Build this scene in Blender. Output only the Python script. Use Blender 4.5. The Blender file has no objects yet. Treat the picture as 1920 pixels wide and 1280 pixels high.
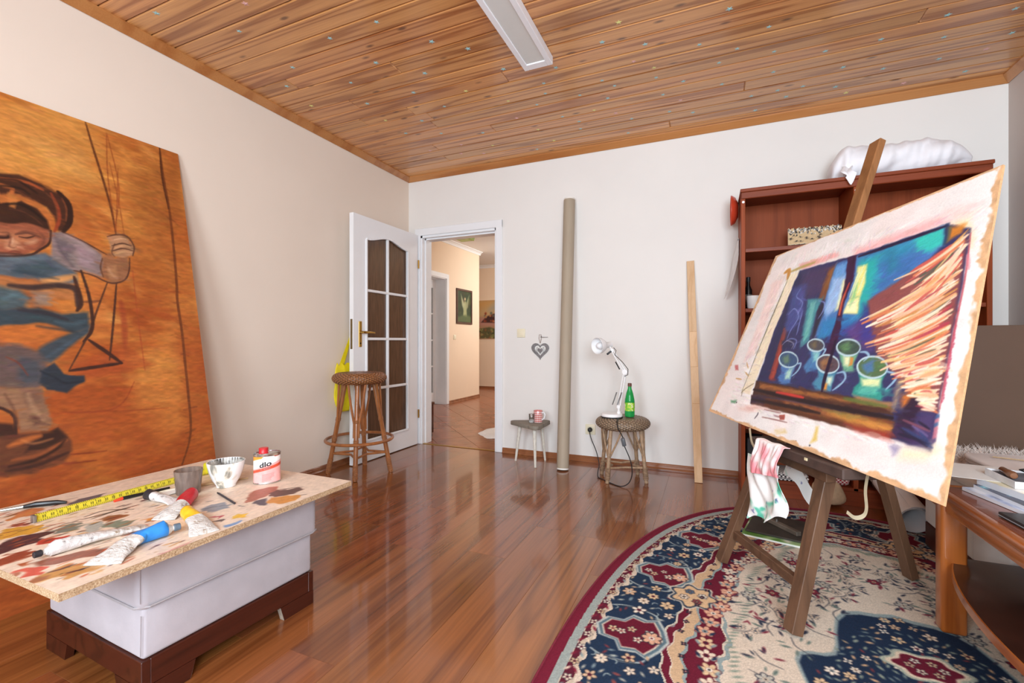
import bpy, bmesh, math, random
import numpy as np
from mathutils import Vector, Matrix
from math import pi, sin, cos, radians

scene = bpy.context.scene
COL = scene.collection
# ------------------------------------------------------------------ camera
cam = bpy.data.cameras.new('camera')
cam.sensor_width = 36.0
cam.lens = 16.125
cam.clip_start = 0.05
co = bpy.data.objects.new('camera', cam)
COL.objects.link(co)
co.location = (0, 0, 1.0)
co.rotation_euler = (radians(90), 0, radians(23.5))
scene.camera = co
# ------------------------------------------------------------------ light
scene.view_settings.view_transform = 'Standard'
scene.view_settings.look = 'None'
scene.view_settings.gamma = 1
scene.view_settings.use_curve_mapping = False
scene.view_settings.exposure = 0.0
scene.cycles.max_bounces = 10
scene.cycles.diffuse_bounces = 6
scene.cycles.sample_clamp_indirect = 6
world = bpy.data.worlds.new('sky')
scene.world = world
world.use_nodes = True
wn = world.node_tree
bg = wn.nodes['Background']
bg.inputs['Color'].default_value = (0.80, 0.90, 1.0, 1)
bg.inputs['Strength'].default_value = 1.0


def area(name, loc, rot, sx, sy, power, col):
    l = bpy.data.lights.new(name, 'AREA')
    l.shape = 'RECTANGLE'
    l.size, l.size_y = sx, sy
    l.energy = power
    l.color = col
    o = bpy.data.objects.new(name, l)
    COL.objects.link(o)
    o.location = loc
    o.rotation_euler = rot
    return o


# daylight through the window behind the camera, and the lit hallway
area('daylight_window', (0.75, -1.28, 1.62), (radians(84), 0, 0), 1.25, 1.45, 126, (0.85, 0.98, 1.09))
area('daylight_second_window', (-0.9, -1.28, 1.68), (radians(84), 0, 0), 0.85, 1.3, 68, (0.85, 0.98, 1.09))
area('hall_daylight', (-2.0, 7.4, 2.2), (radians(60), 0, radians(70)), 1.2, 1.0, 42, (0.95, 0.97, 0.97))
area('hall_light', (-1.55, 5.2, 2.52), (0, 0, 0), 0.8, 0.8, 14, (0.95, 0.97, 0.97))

# ------------------------------------------------------------------ helpers
def lin1(c):
    return c / 12.92 if c <= 0.04045 else ((c + 0.055) / 1.055) ** 2.4


def H(h):
    return tuple(lin1(int(h[i:i + 2], 16) / 255) for i in (0, 2, 4))


def H4(h, k=1.0):
    return tuple(min(1, c * k) for c in H(h)) + (1,)


MATS = {}


class NT:
    def __init__(s, name):
        s.m = bpy.data.materials.new(name)
        s.m.use_nodes = True
        s.t = s.m.node_tree
        s.b = s.t.nodes['Principled BSDF']

    def n(s, typ, **kw):
        n = s.t.nodes.new(typ)
        for k, v in kw.items():
            if k.startswith('i_'):
                n.inputs[k[2:].replace('_', ' ')].default_value = v
            else:
                setattr(n, k, v)
        return n

    def l(s, a, b):
        s.t.links.new(a, b)

    def ramp(s, src, stops, interp='LINEAR'):
        r = s.n('ShaderNodeValToRGB')
        r.color_ramp.interpolation = interp
        e = r.color_ramp.elements
        while len(e) < len(stops):
            e.new(0.5)
        for k, (p, c) in enumerate(stops):
            e[k].position = p
            e[k].color = c
        s.l(src, r.inputs[0])
        return r.outputs[0]

    def coords(s, scale=(1, 1, 1), rnd=False):
        tc = s.n('ShaderNodeTexCoord')
        mp = s.n('ShaderNodeMapping')
        mp.inputs['Scale'].default_value = scale
        s.l(tc.outputs['Object'], mp.inputs['Vector'])
        if rnd:
            oi = s.n('ShaderNodeObjectInfo')
            m = s.n('ShaderNodeMath', operation='MULTIPLY')
            m.inputs[1].default_value = 37.0
            s.l(oi.outputs['Random'], m.inputs[0])
            s.l(m.outputs[0], mp.inputs['Location'])
        return mp.outputs[0]

    def noise(s, vec, scale, detail=2, rough=0.5, dist=0):
        n = s.n('ShaderNodeTexNoise')
        n.inputs['Scale'].default_value = scale
        n.inputs['Detail'].default_value = detail
        n.inputs['Roughness'].default_value = rough
        n.inputs['Distortion'].default_value = dist
        s.l(vec, n.inputs['Vector'])
        return n.outputs[0]

    def mix(s, fac, a, b, mode='MIX'):
        m = s.n('ShaderNodeMix', data_type='RGBA', blend_type=mode)
        for src, i in ((fac, 0), (a, 6), (b, 7)):
            if hasattr(src, 'is_linked'):
                s.l(src, m.inputs[i])
            else:
                m.inputs[i].default_value = src
        return m.outputs[2]

    def bump(s, h, strength=0.2, dist=0.002):
        b = s.n('ShaderNodeBump')
        b.inputs['Strength'].default_value = strength
        b.inputs['Distance'].default_value = dist
        s.l(h, b.inputs['Height'])
        s.l(b.outputs[0], s.b.inputs['Normal'])


def mat(name, col, rough=0.5, metal=0.0, var=0.08, scale=25, bump=0.0, bscale=None, spec=0.5, coat=0.0, trans=0.0, ior=1.45, stretch=(1, 1, 1), sheen=0, rnd=0.0):
    if name in MATS:
        return MATS[name]
    t = NT(name)
    v = t.coords(stretch)
    nz = t.noise(v, scale, 3)
    c = H(col)
    lo = tuple(x * (1 - var) for x in c) + (1,)
    hi = tuple(min(1, x * (1 + var)) for x in c) + (1,)
    out = t.ramp(nz, [(0.3, lo), (0.7, hi)])
    if rnd:
        oi = t.n('ShaderNodeObjectInfo')
        hs = t.n('ShaderNodeHueSaturation')
        mr = t.n('ShaderNodeMapRange')
        mr.inputs['To Min'].default_value = 1 - rnd
        mr.inputs['To Max'].default_value = 1 + rnd
        t.l(oi.outputs['Random'], mr.inputs['Value'])
        t.l(mr.outputs[0], hs.inputs['Value'])
        t.l(out, hs.inputs['Color'])
        out = hs.outputs[0]
    t.l(out, t.b.inputs['Base Color'])
    t.b.inputs['Roughness'].default_value = rough
    t.b.inputs['Metallic'].default_value = metal
    t.b.inputs['Specular IOR Level'].default_value = spec
    t.b.inputs['Coat Weight'].default_value = coat
    t.b.inputs['Coat Roughness'].default_value = 0.08
    t.b.inputs['Transmission Weight'].default_value = trans
    t.b.inputs['IOR'].default_value = ior
    if sheen:
        t.b.inputs['Sheen Weight'].default_value = sheen
    if bump:
        t.bump(t.noise(v, bscale or scale * 4, 3), bump)
    MATS[name] = t.m
    return t.m


def wood(name, light, dark, axis='x', rings=10.0, rough=0.4, knots=False, rnd=0.0, coat=0.0, cross=9.0, spec=0.5, figure=0.5, along=0.9, hue=0.0, croughness=0.1, bump=0.04, fine_s=150.0, fine_k=0.62):
    if name in MATS:
        return MATS[name]
    t = NT(name)
    ax = {'x': 0, 'y': 1, 'z': 2}[axis]
    s1 = [cross] * 3
    s1[ax] = along
    s2 = [fine_s] * 3
    s2[ax] = fine_s / 38
    v1 = t.coords(s1, True)
    v2 = t.coords(s2, True)
    n1 = t.noise(v1, 1.0, 1.5, 0.45)
    k = t.n('ShaderNodeMath', operation='MULTIPLY')
    k.inputs[1].default_value = rings * 2 * pi
    t.l(n1, k.inputs[0])
    sn = t.n('ShaderNodeMath', operation='SINE')
    t.l(k.outputs[0], sn.inputs[0])
    mr = t.n('ShaderNodeMapRange')
    mr.inputs['From Min'].default_value = -1
    mr.inputs['From Max'].default_value = 1
    t.l(sn.outputs[0], mr.inputs['Value'])
    fig = t.ramp(mr.outputs[0], [(0.0, (0, 0, 0, 1)), (0.7, (0.25, 0.25, 0.25, 1)), (1.0, (1, 1, 1, 1))])
    fine = t.noise(v2, 1.0, 2, 0.6)
    f2 = t.n('ShaderNodeMath', operation='MULTIPLY_ADD')
    f2.inputs[1].default_value = figure
    t.l(fig, f2.inputs[0])
    f3 = t.n('ShaderNodeMath', operation='MULTIPLY')
    f3.inputs[1].default_value = fine_k
    t.l(fine, f3.inputs[0])
    t.l(f3.outputs[0], f2.inputs[2])
    colr = t.ramp(f2.outputs[0], [(0.12, H4(light)), (0.95, H4(dark))])
    if knots:
        sk = [11.0] * 3
        sk[ax] = 4.2
        vk = t.coords(sk, True)
        vo = t.n('ShaderNodeTexVoronoi', feature='F1')
        vo.inputs['Scale'].default_value = 1.0
        t.l(vk, vo.inputs['Vector'])
        kf = t.ramp(vo.outputs['Distance'], [(0.06, (1, 1, 1, 1)), (0.15, (0, 0, 0, 1))])
        sep = t.n('ShaderNodeSeparateColor')
        t.l(vo.outputs['Color'], sep.inputs[0])
        gt = t.n('ShaderNodeMath', operation='GREATER_THAN')
        gt.inputs[1].default_value = 0.35
        t.l(sep.outputs[0], gt.inputs[0])
        mu = t.n('ShaderNodeMath', operation='MULTIPLY')
        t.l(kf, mu.inputs[0])
        t.l(gt.outputs[0], mu.inputs[1])
        m9 = t.n('ShaderNodeMath', operation='MULTIPLY')
        m9.inputs[1].default_value = 0.8
        t.l(mu.outputs[0], m9.inputs[0])
        colr = t.mix(m9.outputs[0], colr, H4(knots))
    if rnd or hue:
        oi = t.n('ShaderNodeObjectInfo')
        hs = t.n('ShaderNodeHueSaturation')
        a = t.n('ShaderNodeMapRange')
        a.inputs['To Min'].default_value = 1 - rnd
        a.inputs['To Max'].default_value = 1 + rnd
        t.l(oi.outputs['Random'], a.inputs['Value'])
        t.l(a.outputs[0], hs.inputs['Value'])
        if hue:
            wh = t.n('ShaderNodeTexWhiteNoise', noise_dimensions='1D')
            t.l(oi.outputs['Random'], wh.inputs['W'])
            b = t.n('ShaderNodeMapRange')
            b.inputs['To Min'].default_value = 0.5 - hue
            b.inputs['To Max'].default_value = 0.5 + hue
            t.l(wh.outputs[0], b.inputs['Value'])
            t.l(b.outputs[0], hs.inputs['Hue'])
        t.l(colr, hs.inputs['Color'])
        colr = hs.outputs[0]
    t.l(colr, t.b.inputs['Base Color'])
    t.b.inputs['Roughness'].default_value = rough
    t.b.inputs['Specular IOR Level'].default_value = spec
    t.b.inputs['Coat Weight'].default_value = coat
    t.b.inputs['Coat Roughness'].default_value = croughness
    if bump:
        t.bump(fine, bump, 0.001)
    MATS[name] = t.m
    return t.m


def vcol_mat(name, rough=0.6, bump=0.1, bscale=300, stretch=(1, 1, 1), spec=0.4, gain=1.0, coat=0.0):
    if name in MATS:
        return MATS[name]
    t = NT(name)
    a = t.n('ShaderNodeAttribute', attribute_name='paint')
    v = t.coords(stretch)
    nz = t.noise(v, bscale, 3)
    gr = t.ramp(nz, [(0.25, (0.9 * gain,) * 3 + (1,)), (0.75, (1.06 * gain,) * 3 + (1,))])
    t.l(t.mix(1.0, a.outputs['Color'], gr, 'MULTIPLY'), t.b.inputs['Base Color'])
    t.b.inputs['Roughness'].default_value = rough
    t.b.inputs['Specular IOR Level'].default_value = spec
    t.b.inputs['Coat Weight'].default_value = coat
    if bump:
        t.bump(nz, bump, 0.001)
    MATS[name] = t.m
    return t.m


OFF = {}


def empty(name, loc, label=None, cat=None, group=None):
    o = bpy.data.objects.new(name, None)
    COL.objects.link(o)
    o.location = loc
    o.empty_display_size = 0.05
    OFF[o.name] = Vector(loc)
    tag(o, label, cat, group)
    return o


def tag(o, label=None, cat=None, group=None, kind=None):
    if label:
        o['label'] = label
    if cat:
        o['category'] = cat
    if group:
        o['group'] = group
    if kind:
        o['kind'] = kind
    return o


class B:
    """collects shapes (world coordinates) and links them as ONE mesh object"""

    def __init__(s):
        s.bm = bmesh.new()

    def quad(s, pts):
        return s.bm.faces.new([s.bm.verts.new(p) for p in pts])

    def box(s, lo, hi, rot=None, about=None, bev=0.0, seg=1):
        vs = [s.bm.verts.new((lo[0] if i & 1 == 0 else hi[0], lo[1] if i & 2 == 0 else hi[1], lo[2] if i & 4 == 0 else hi[2])) for i in range(8)]
        fs = [s.bm.faces.new([vs[i] for i in f]) for f in ((0, 2, 3, 1), (4, 5, 7, 6), (0, 1, 5, 4), (2, 6, 7, 3), (0, 4, 6, 2), (1, 3, 7, 5))]
        if bev:
            es = list({e for f in fs for e in f.edges})
            r = bmesh.ops.bevel(s.bm, geom=es, offset=bev, segments=seg, affect='EDGES', profile=0.5)
            vs = list({v for v in vs if v.is_valid} | set(r['verts']))
        if rot is not None:
            c = Vector(about) if about is not None else Vector([(a + b) / 2 for a, b in zip(lo, hi)])
            for v in vs:
                v.co = rot @ (v.co - c) + c
        return s

    def beam(s, p0, p1, w, h, side=(0, 0, 1), bev=0.002):
        """square bar from p0 to p1, w across 'side x axis', h along side"""
        p0, p1 = Vector(p0), Vector(p1)
        d = (p1 - p0)
        L = d.length
        d.normalize()
        sd = Vector(side)
        sd = (sd - d * sd.dot(d)).normalized()
        x = sd.cross(d).normalized()
        M = Matrix((x, sd, d)).transposed()
        k = len(s.bm.verts)
        n0 = set(s.bm.verts)
        s.box((-w / 2, -h / 2, 0), (w / 2, h / 2, L), bev=bev)
        for v in s.bm.verts:
            if v not in n0:
                v.co = M @ v.co + p0
        return s

    def tube(s, pts, r, seg=10, cap=True, closed=False):
        pts = [Vector(p) for p in pts]
        n = len(pts)
        rr = r if hasattr(r, '__len__') else [r] * n
        rings = []
        ref = None
        for i in range(n):
            if closed:
                d = pts[(i + 1) % n] - pts[i - 1]
            else:
                d = pts[min(n - 1, i + 1)] - pts[max(0, i - 1)]
            d.normalize()
            if ref is None:
                ref = d.orthogonal().normalized()
            ref = (ref - d * ref.dot(d))
            if ref.length < 1e-6:
                ref = d.orthogonal()
            ref.normalize()
            y = d.cross(ref)
            rings.append([s.bm.verts.new(pts[i] + (ref * cos(2 * pi * k / seg) + y * sin(2 * pi * k / seg)) * rr[i]) for k in range(seg)])
        m = n if closed else n - 1
        for i in range(m):
            a, b = rings[i], rings[(i + 1) % n]
            for k in range(seg):
                s.bm.faces.new((a[k], a[(k + 1) % seg], b[(k + 1) % seg], b[k]))
        if cap and not closed:
            s.bm.faces.new(rings[0][::-1])
            s.bm.faces.new(rings[-1])
        return s

    def lathe(s, prof, c, seg=32, M=None, sx=1.0, sy=1.0, cap=True):
        c = Vector(c)
        rings = []
        for (r, z) in prof:
            ring = []
            for k in range(seg):
                v = Vector((r * cos(2 * pi * k / seg) * sx, r * sin(2 * pi * k / seg) * sy, z))
                if M is not None:
                    v = M @ v
                ring.append(s.bm.verts.new(c + v))
            rings.append(ring)
        for a, b in zip(rings, rings[1:]):
            for k in range(seg):
                s.bm.faces.new((a[k], a[(k + 1) % seg], b[(k + 1) % seg], b[k]))
        if cap:
            s.bm.faces.new(rings[0][::-1])
            s.bm.faces.new(rings[-1])
        return s

    def prism(s, poly, vec, bev=0.0):
        vec = Vector(vec)
        a = [s.bm.verts.new(p) for p in poly]
        b = [s.bm.verts.new(Vector(p) + vec) for p in poly]
        n = len(a)
        fs = [s.bm.faces.new(a[::-1]), s.bm.faces.new(b)]
        for i in range(n):
            fs.append(s.bm.faces.new((a[i], a[(i + 1) % n], b[(i + 1) % n], b[i])))
        if bev:
            es = list(set(fs[0].edges) | set(fs[1].edges))
            bmesh.ops.bevel(s.bm, geom=es, offset=bev, segments=2, affect='EDGES', profile=0.5)
        return s

    def sheet(s, fn, nu, nv, thick=0.0, cu=False):
        """grid surface fn(u,v)->xyz, given a back skin when thick"""
        g = [[Vector(fn(i / nu, j / nv)) for j in range(nv + 1)] for i in range(nu + (0 if cu else 1))]
        N = len(g)
        nm = [[None] * (nv + 1) for _ in range(N)]
        for i in range(N):
            for j in range(nv + 1):
                du = g[(i + 1) % N if cu else min(N - 1, i + 1)][j] - g[i - 1 if cu else max(0, i - 1)][j]
                dv = g[i][min(nv, j + 1)] - g[i][max(0, j - 1)]
                q = du.cross(dv)
                nm[i][j] = q.normalized() if q.length > 1e-12 else Vector((0, 0, 1))
        A = [[s.bm.verts.new(g[i][j]) for j in range(nv + 1)] for i in range(N)]
        M = N if cu else N - 1
        for i in range(M):
            for j in range(nv):
                s.bm.faces.new((A[i][j], A[(i + 1) % N][j], A[(i + 1) % N][j + 1], A[i][j + 1]))
        if thick:
            C = [[s.bm.verts.new(g[i][j] - nm[i][j] * thick) for j in range(nv + 1)] for i in range(N)]
            for i in range(M):
                for j in range(nv):
                    s.bm.faces.new((C[i][j], C[i][j + 1], C[(i + 1) % N][j + 1], C[(i + 1) % N][j]))
            for i in range(M):
                a, b = i, (i + 1) % N
                s.bm.faces.new((A[a][0], C[a][0], C[b][0], A[b][0]))
                s.bm.faces.new((A[a][nv], A[b][nv], C[b][nv], C[a][nv]))
            if not cu:
                for j in range(nv):
                    s.bm.faces.new((A[0][j], A[0][j + 1], C[0][j + 1], C[0][j]))
                    s.bm.faces.new((A[-1][j], C[-1][j], C[-1][j + 1], A[-1][j + 1]))
        return s

    def ball(s, c, r, M=None, u=12, v=8):
        rr = r if hasattr(r, '__len__') else (r, r, r)
        c = Vector(c)
        top = None
        rings = []
        for j in range(1, v):
            th = pi * j / v
            ring = []
            for i in range(u):
                ph = 2 * pi * i / u
                p = Vector((rr[0] * sin(th) * cos(ph), rr[1] * sin(th) * sin(ph), rr[2] * cos(th)))
                ring.append(s.bm.verts.new(c + (M @ p if M is not None else p)))
            rings.append(ring)
        pt = Vector((0, 0, rr[2]))
        a = s.bm.verts.new(c + (M @ pt if M is not None else pt))
        b = s.bm.verts.new(c - (M @ pt if M is not None else pt))
        for i in range(u):
            s.bm.faces.new((a, rings[0][i], rings[0][(i + 1) % u]))
            s.bm.faces.new((b, rings[-1][(i + 1) % u], rings[-1][i]))
        for p, q in zip(rings, rings[1:]):
            for i in range(u):
                s.bm.faces.new((p[i], q[i], q[(i + 1) % u], p[(i + 1) % u]))
        return s

    def to(s, name, m, parent=None, smooth=35, loc=None, label=None, cat=None, group=None, kind=None, fixn=True):
        if fixn:
            bmesh.ops.recalc_face_normals(s.bm, faces=s.bm.faces)
        off = OFF[parent.name] if parent is not None else (Vector(loc) if loc is not None else Vector((0, 0, 0)))
        for v in s.bm.verts:
            v.co -= off
        me = bpy.data.meshes.new(name)
        s.bm.to_mesh(me)
        s.bm.free()
        if smooth:
            me.shade_smooth()
            me.set_sharp_from_angle(angle=radians(smooth))
        me.materials.append(m)
        return link(name, me, parent, off if parent is None else None, label, cat, group, kind, off)


def link(name, me, parent=None, loc=None, label=None, cat=None, group=None, kind=None, off=None):
    o = bpy.data.objects.new(name, me)
    COL.objects.link(o)
    if parent is not None:
        o.parent = parent
    elif loc is not None:
        o.location = loc
    OFF[o.name] = Vector(off) if off is not None else Vector((0, 0, 0))
    return tag(o, label, cat, group, kind)


def grid_mesh(name, P, C, m, parent=None, label=None, cat=None, group=None, keep=None, kind=None, loc=None):
    """P (ny,nx,3) world positions, C (ny,nx,3) sRGB colours -> one mesh with a point colour layer"""
    ny, nx = P.shape[:2]
    off = OFF[parent.name] if parent is not None else Vector(loc or (0, 0, 0))
    V = P.reshape(-1, 3) - np.array(off)
    idx = np.arange(ny * nx).reshape(ny, nx)
    Fq = np.stack([idx[:-1, :-1], idx[:-1, 1:], idx[1:, 1:], idx[1:, :-1]], -1).reshape(-1, 4)
    Cc = C.reshape(-1, 3)
    if keep is not None:
        k = keep.reshape(-1)
        Fq = Fq[k[Fq].all(1)]
        used = np.zeros(len(V), bool)
        used[Fq.ravel()] = True
        mp = np.cumsum(used) - 1
        V, Cc, Fq = V[used], Cc[used], mp[Fq]
    me = bpy.data.meshes.new(name)
    me.vertices.add(len(V))
    me.vertices.foreach_set('co', V.astype(np.float32).ravel())
    me.loops.add(Fq.size)
    me.loops.foreach_set('vertex_index', Fq.astype(np.int32).ravel())
    me.polygons.add(len(Fq))
    me.polygons.foreach_set('loop_start', np.arange(0, Fq.size, 4, dtype=np.int32))
    me.polygons.foreach_set('loop_total', np.full(len(Fq), 4, np.int32))
    me.polygons.foreach_set('use_smooth', np.ones(len(Fq), bool))
    me.update(calc_edges=True)
    a = me.color_attributes.new('paint', 'FLOAT_COLOR', 'POINT')
    Cl = np.where(Cc <= 0.04045, Cc / 12.92, ((np.clip(Cc, 0, 1) + 0.055) / 1.055) ** 2.4)
    a.data.foreach_set('color', np.concatenate([np.clip(Cl, 0, 1), np.ones((len(Cl), 1))], 1).astype(np.float32).ravel())
    me.materials.append(m)
    return link(name, me, parent, off if parent is None else None, label, cat, group, kind, off)


def value_noise(h, w, cy, cx, rng):
    """smooth random field: cy x cx random lattice, bicubic-ish"""
    g = rng.random((cy + 3, cx + 3))
    y = np.linspace(0, cy, h)
    x = np.linspace(0, cx, w)
    yi, xi = y.astype(int), x.astype(int)
    fy, fx = y - yi, x - xi
    fy = fy * fy * (3 - 2 * fy)
    fx = fx * fx * (3 - 2 * fx)
    a = g[yi][:, xi] * (1 - fx) + g[yi][:, xi + 1] * fx
    b = g[yi + 1][:, xi] * (1 - fx) + g[yi + 1][:, xi + 1] * fx
    return a * (1 - fy)[:, None] + b * fy[:, None]


def rgb(h):
    return np.array([int(h[i:i + 2], 16) / 255 for i in (0, 2, 4)])


class Paint:
    """a flat picture in metres, colours in sRGB"""

    def __init__(s, x0, y0, x1, y1, res, base):
        s.x0, s.y0, s.res = x0, y0, res
        s.w = int(round((x1 - x0) / res)) + 1
        s.h = int(round((y1 - y0) / res)) + 1
        s.X = x0 + np.arange(s.w) * res
        s.Y = y0 + np.arange(s.h) * res
        s.a = np.ones((s.h, s.w, 3)) * rgb(base)
        s.rng = np.random.default_rng(11)
        s.jit = None

    def _win(s, lox, loy, hix, hiy):
        i0 = max(0, int((lox - s.x0) / s.res))
        i1 = min(s.w, int((hix - s.x0) / s.res) + 2)
        j0 = max(0, int((loy - s.y0) / s.res))
        j1 = min(s.h, int((hiy - s.y0) / s.res) + 2)
        return (i0, i1, j0, j1) if i1 > i0 and j1 > j0 else None

    def _blend(s, w, cov, col):
        i0, i1, j0, j1 = w
        t = s.a[j0:j1, i0:i1]
        t += (col - t) * cov[..., None]

    def fill(s, pts, col, soft=0.004, alpha=1.0):
        p = np.asarray(pts, float)
        e = soft + s.res
        w = s._win(p[:, 0].min() - e, p[:, 1].min() - e, p[:, 0].max() + e, p[:, 1].max() + e)
        if not w:
            return
        gx, gy = np.meshgrid(s.X[w[0]:w[1]], s.Y[w[2]:w[3]])
        if s.jit is not None:
            gx = gx + s.jit[0][w[2]:w[3], w[0]:w[1]]
            gy = gy + s.jit[1][w[2]:w[3], w[0]:w[1]]
        ins = np.zeros(gx.shape, bool)
        d = np.full(gx.shape, 1e9)
        n = len(p)
        for k in range(n):
            a, b = p[k], p[(k + 1) % n]
            if a[1] != b[1]:
                c = ((a[1] > gy) != (b[1] > gy)) & (gx < (b[0] - a[0]) * (gy - a[1]) / (b[1] - a[1]) + a[0])
                ins ^= c
            ab = b - a
            L = ab @ ab + 1e-12
            t = np.clip(((gx - a[0]) * ab[0] + (gy - a[1]) * ab[1]) / L, 0, 1)
            d = np.minimum(d, (gx - a[0] - t * ab[0]) ** 2 + (gy - a[1] - t * ab[1]) ** 2)
        d = np.sqrt(d)
        sd = np.where(ins, d, -d)
        hw = max(soft, s.res * 0.7)
        s._blend(w, np.clip(sd / hw * 0.5 + 0.5, 0, 1) * alpha, rgb(col) if isinstance(col, str) else col)

    def stroke(s, pts, col, width, soft=0.002, alpha=1.0, taper=0.5):
        p = np.asarray(pts, float)
        if len(p) > 2:                                  # Catmull-Rom
            q = []
            P = np.vstack([2 * p[0] - p[1], p, 2 * p[-1] - p[-2]])
            for i in range(1, len(P) - 2):
                for t in (0, .25, .5, .75):
                    a, b, c, d = P[i - 1:i + 3]
                    q.append(.5 * (2 * b + (c - a) * t + (2 * a - 5 * b + 4 * c - d) * t * t + (3 * b - a - 3 * c + d) * t ** 3))
            q.append(p[-1])
            p = np.array(q)
        e = width + soft + s.res
        w = s._win(p[:, 0].min() - e, p[:, 1].min() - e, p[:, 0].max() + e, p[:, 1].max() + e)
        if not w:
            return
        gx, gy = np.meshgrid(s.X[w[0]:w[1]], s.Y[w[2]:w[3]])
        best = np.full(gx.shape, 1e9)
        n = len(p) - 1
        for k in range(n):
            a, b = p[k], p[k + 1]
            ab = b - a
            L = ab @ ab + 1e-12
            t = np.clip(((gx - a[0]) * ab[0] + (gy - a[1]) * ab[1]) / L, 0, 1)
            u = (k + t) / n
            hw = width * 0.5 * (1 - taper * np.abs(2 * u - 1) ** 3)
            best = np.minimum(best, np.sqrt((gx - a[0] - t * ab[0]) ** 2 + (gy - a[1] - t * ab[1]) ** 2) - hw)
        h = max(soft, s.res * 0.7)
        s._blend(w, np.clip(0.5 - best / h * 0.5, 0, 1) * alpha, rgb(col) if isinstance(col, str) else col)

    def disc(s, x, y, r, col, soft=0.002, alpha=1.0, sy=1.0, rot=0.0):
        R = r * max(1, sy) + soft + s.res
        w = s._win(x - R, y - R, x + R, y + R)
        if not w:
            return
        gx, gy = np.meshgrid(s.X[w[0]:w[1]] - x, s.Y[w[2]:w[3]] - y)
        c, q = cos(rot), sin(rot)
        d = np.sqrt((gx * c + gy * q) ** 2 + ((gy * c - gx * q) / sy) ** 2) - r
        h = max(soft, s.res * 0.7)
        s._blend(w, np.clip(0.5 - d / h * 0.5, 0, 1) * alpha, rgb(col) if isinstance(col, str) else col)

    def run(s, strokes):
        for k, c, wd, so, al, pts in strokes:
            p = np.array(pts).reshape(-1, 2)
            if k == 'F':
                s.fill(p, c, so, al)
            else:
                s.stroke(p, c, wd, so, al)

    def brushify(s, n, L, width, ang, jit=.06, alpha=.6, box=None, rn=None):
        """go over the picture with short strokes in the colour already there"""
        rn = rn or random.Random(3)
        x0, y0, x1, y1 = box or (s.X[0], s.Y[0], s.X[-1], s.Y[-1])
        for _ in range(n):
            x, y = rn.uniform(x0, x1), rn.uniform(y0, y1)
            i, j = min(s.w - 1, int((x - s.x0) / s.res)), min(s.h - 1, int((y - s.y0) / s.res))
            c = np.clip(s.a[j, i] * (1 + rn.uniform(-jit, jit)) + np.array([rn.uniform(-jit, jit) * .3 for _ in range(3)]), 0, 1)
            a = ang(x, y) if callable(ang) else ang + rn.uniform(-.5, .5)
            l = L * rn.uniform(.5, 1.3)
            dx, dy = l * .5 * cos(a), l * .5 * sin(a)
            ends = [s.a[min(s.h - 1, max(0, int((y + q * dy - s.y0) / s.res))), min(s.w - 1, max(0, int((x + q * dx - s.x0) / s.res)))] for q in (-1, 1)]
            if max(np.abs(ends[0] - s.a[j, i]).max(), np.abs(ends[1] - s.a[j, i]).max()) > .24:
                continue
            k = rn.uniform(-.15, .15) * l
            s.stroke([(x - dx, y - dy), (x - dy / l * k, y + dx / l * k), (x + dx, y + dy)], c, width * rn.uniform(.5, 1.3), s.res * .8, alpha)

    def at(s, x, y):
        fx = np.clip((x - s.x0) / s.res, 0, s.w - 1.001)
        fy = np.clip((y - s.y0) / s.res, 0, s.h - 1.001)
        i, j = fx.astype(int), fy.astype(int)
        u, v = (fx - i)[..., None], (fy - j)[..., None]
        a = s.a
        return (a[j, i] * (1 - u) + a[j, i + 1] * u) * (1 - v) + (a[j + 1, i] * (1 - u) + a[j + 1, i + 1] * u) * v




rnd = random.Random(7)

rnd = random.Random(7)

rnd = random.Random(7)

rnd = random.Random(7)

rnd = random.Random(7)

rnd = random.Random(7)

rnd = random.Random(7)

rnd = random.Random(7)

rnd = random.Random(7)

rnd = random.Random(7)

rnd = random.Random(7)
# ------------------------------------------------------------------ materials of the room
XL, XR, YB, YF, ZC = -2.75, 1.656, 3.76, -1.35, 2.612
m_wall = mat('warm_white_wall_paint', 'e9e6e1', 0.85, var=0.015, scale=2.5, bump=0.03, bscale=220, spec=0.2)
m_wall_left = mat('cream_wall_paint', 'e8dacb', 0.85, var=0.015, scale=2.5, bump=0.03, bscale=220, spec=0.2)
m_peach = mat('peach_wall_paint', 'f0d8bc', 0.85, var=0.015, scale=2.5, bump=0.03, bscale=220, spec=0.2)
m_white = mat('white_plaster', 'ecebe8', 0.8, var=0.01, spec=0.2)
m_gloss_white = mat('white_gloss_paint', 'eef0f2', 0.28, var=0.01, scale=8)
m_ceil = wood('varnished_spruce_boards', 'e0a466', '9c5c2a', 'x', rings=5, rough=0.34, knots='5c341c', rnd=0.09, hue=0.005, cross=12, along=0.5, coat=0.45, croughness=0.16, figure=0.55)
m_ceil_trim = wood('orange_varnished_trim', 'c08650', 'a26434', 'x', rings=2, rough=0.35, rnd=0.05, cross=8, coat=0.3)
m_floor = wood('glossy_merbau_laminate', 'a05f33', '5a2c14', 'y', rings=4, rough=0.24, rnd=0.12, hue=0.008, cross=7, along=0.5, coat=0.6, croughness=0.06, figure=0.30, bump=0.0, fine_s=75.0, fine_k=0.75)
m_skirt = wood('brown_skirting', '9c6440', '7a4628', 'x', rings=2, rough=0.35, cross=10, coat=0.3)
m_groove = mat('dark_underlay', '3a2012', 0.8)
m_brass = mat('polished_brass', 'b8924a', 0.28, metal=1.0, var=0.05)
m_glass = mat('window_glass', 'ffffff', 0.02, trans=1.0, var=0.0)

# ------------------------------------------------------------------ shell
def struct(b, name, m, parent=None, smooth=0):
    return b.to(name, m, parent, smooth=smooth, kind='structure')


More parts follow.
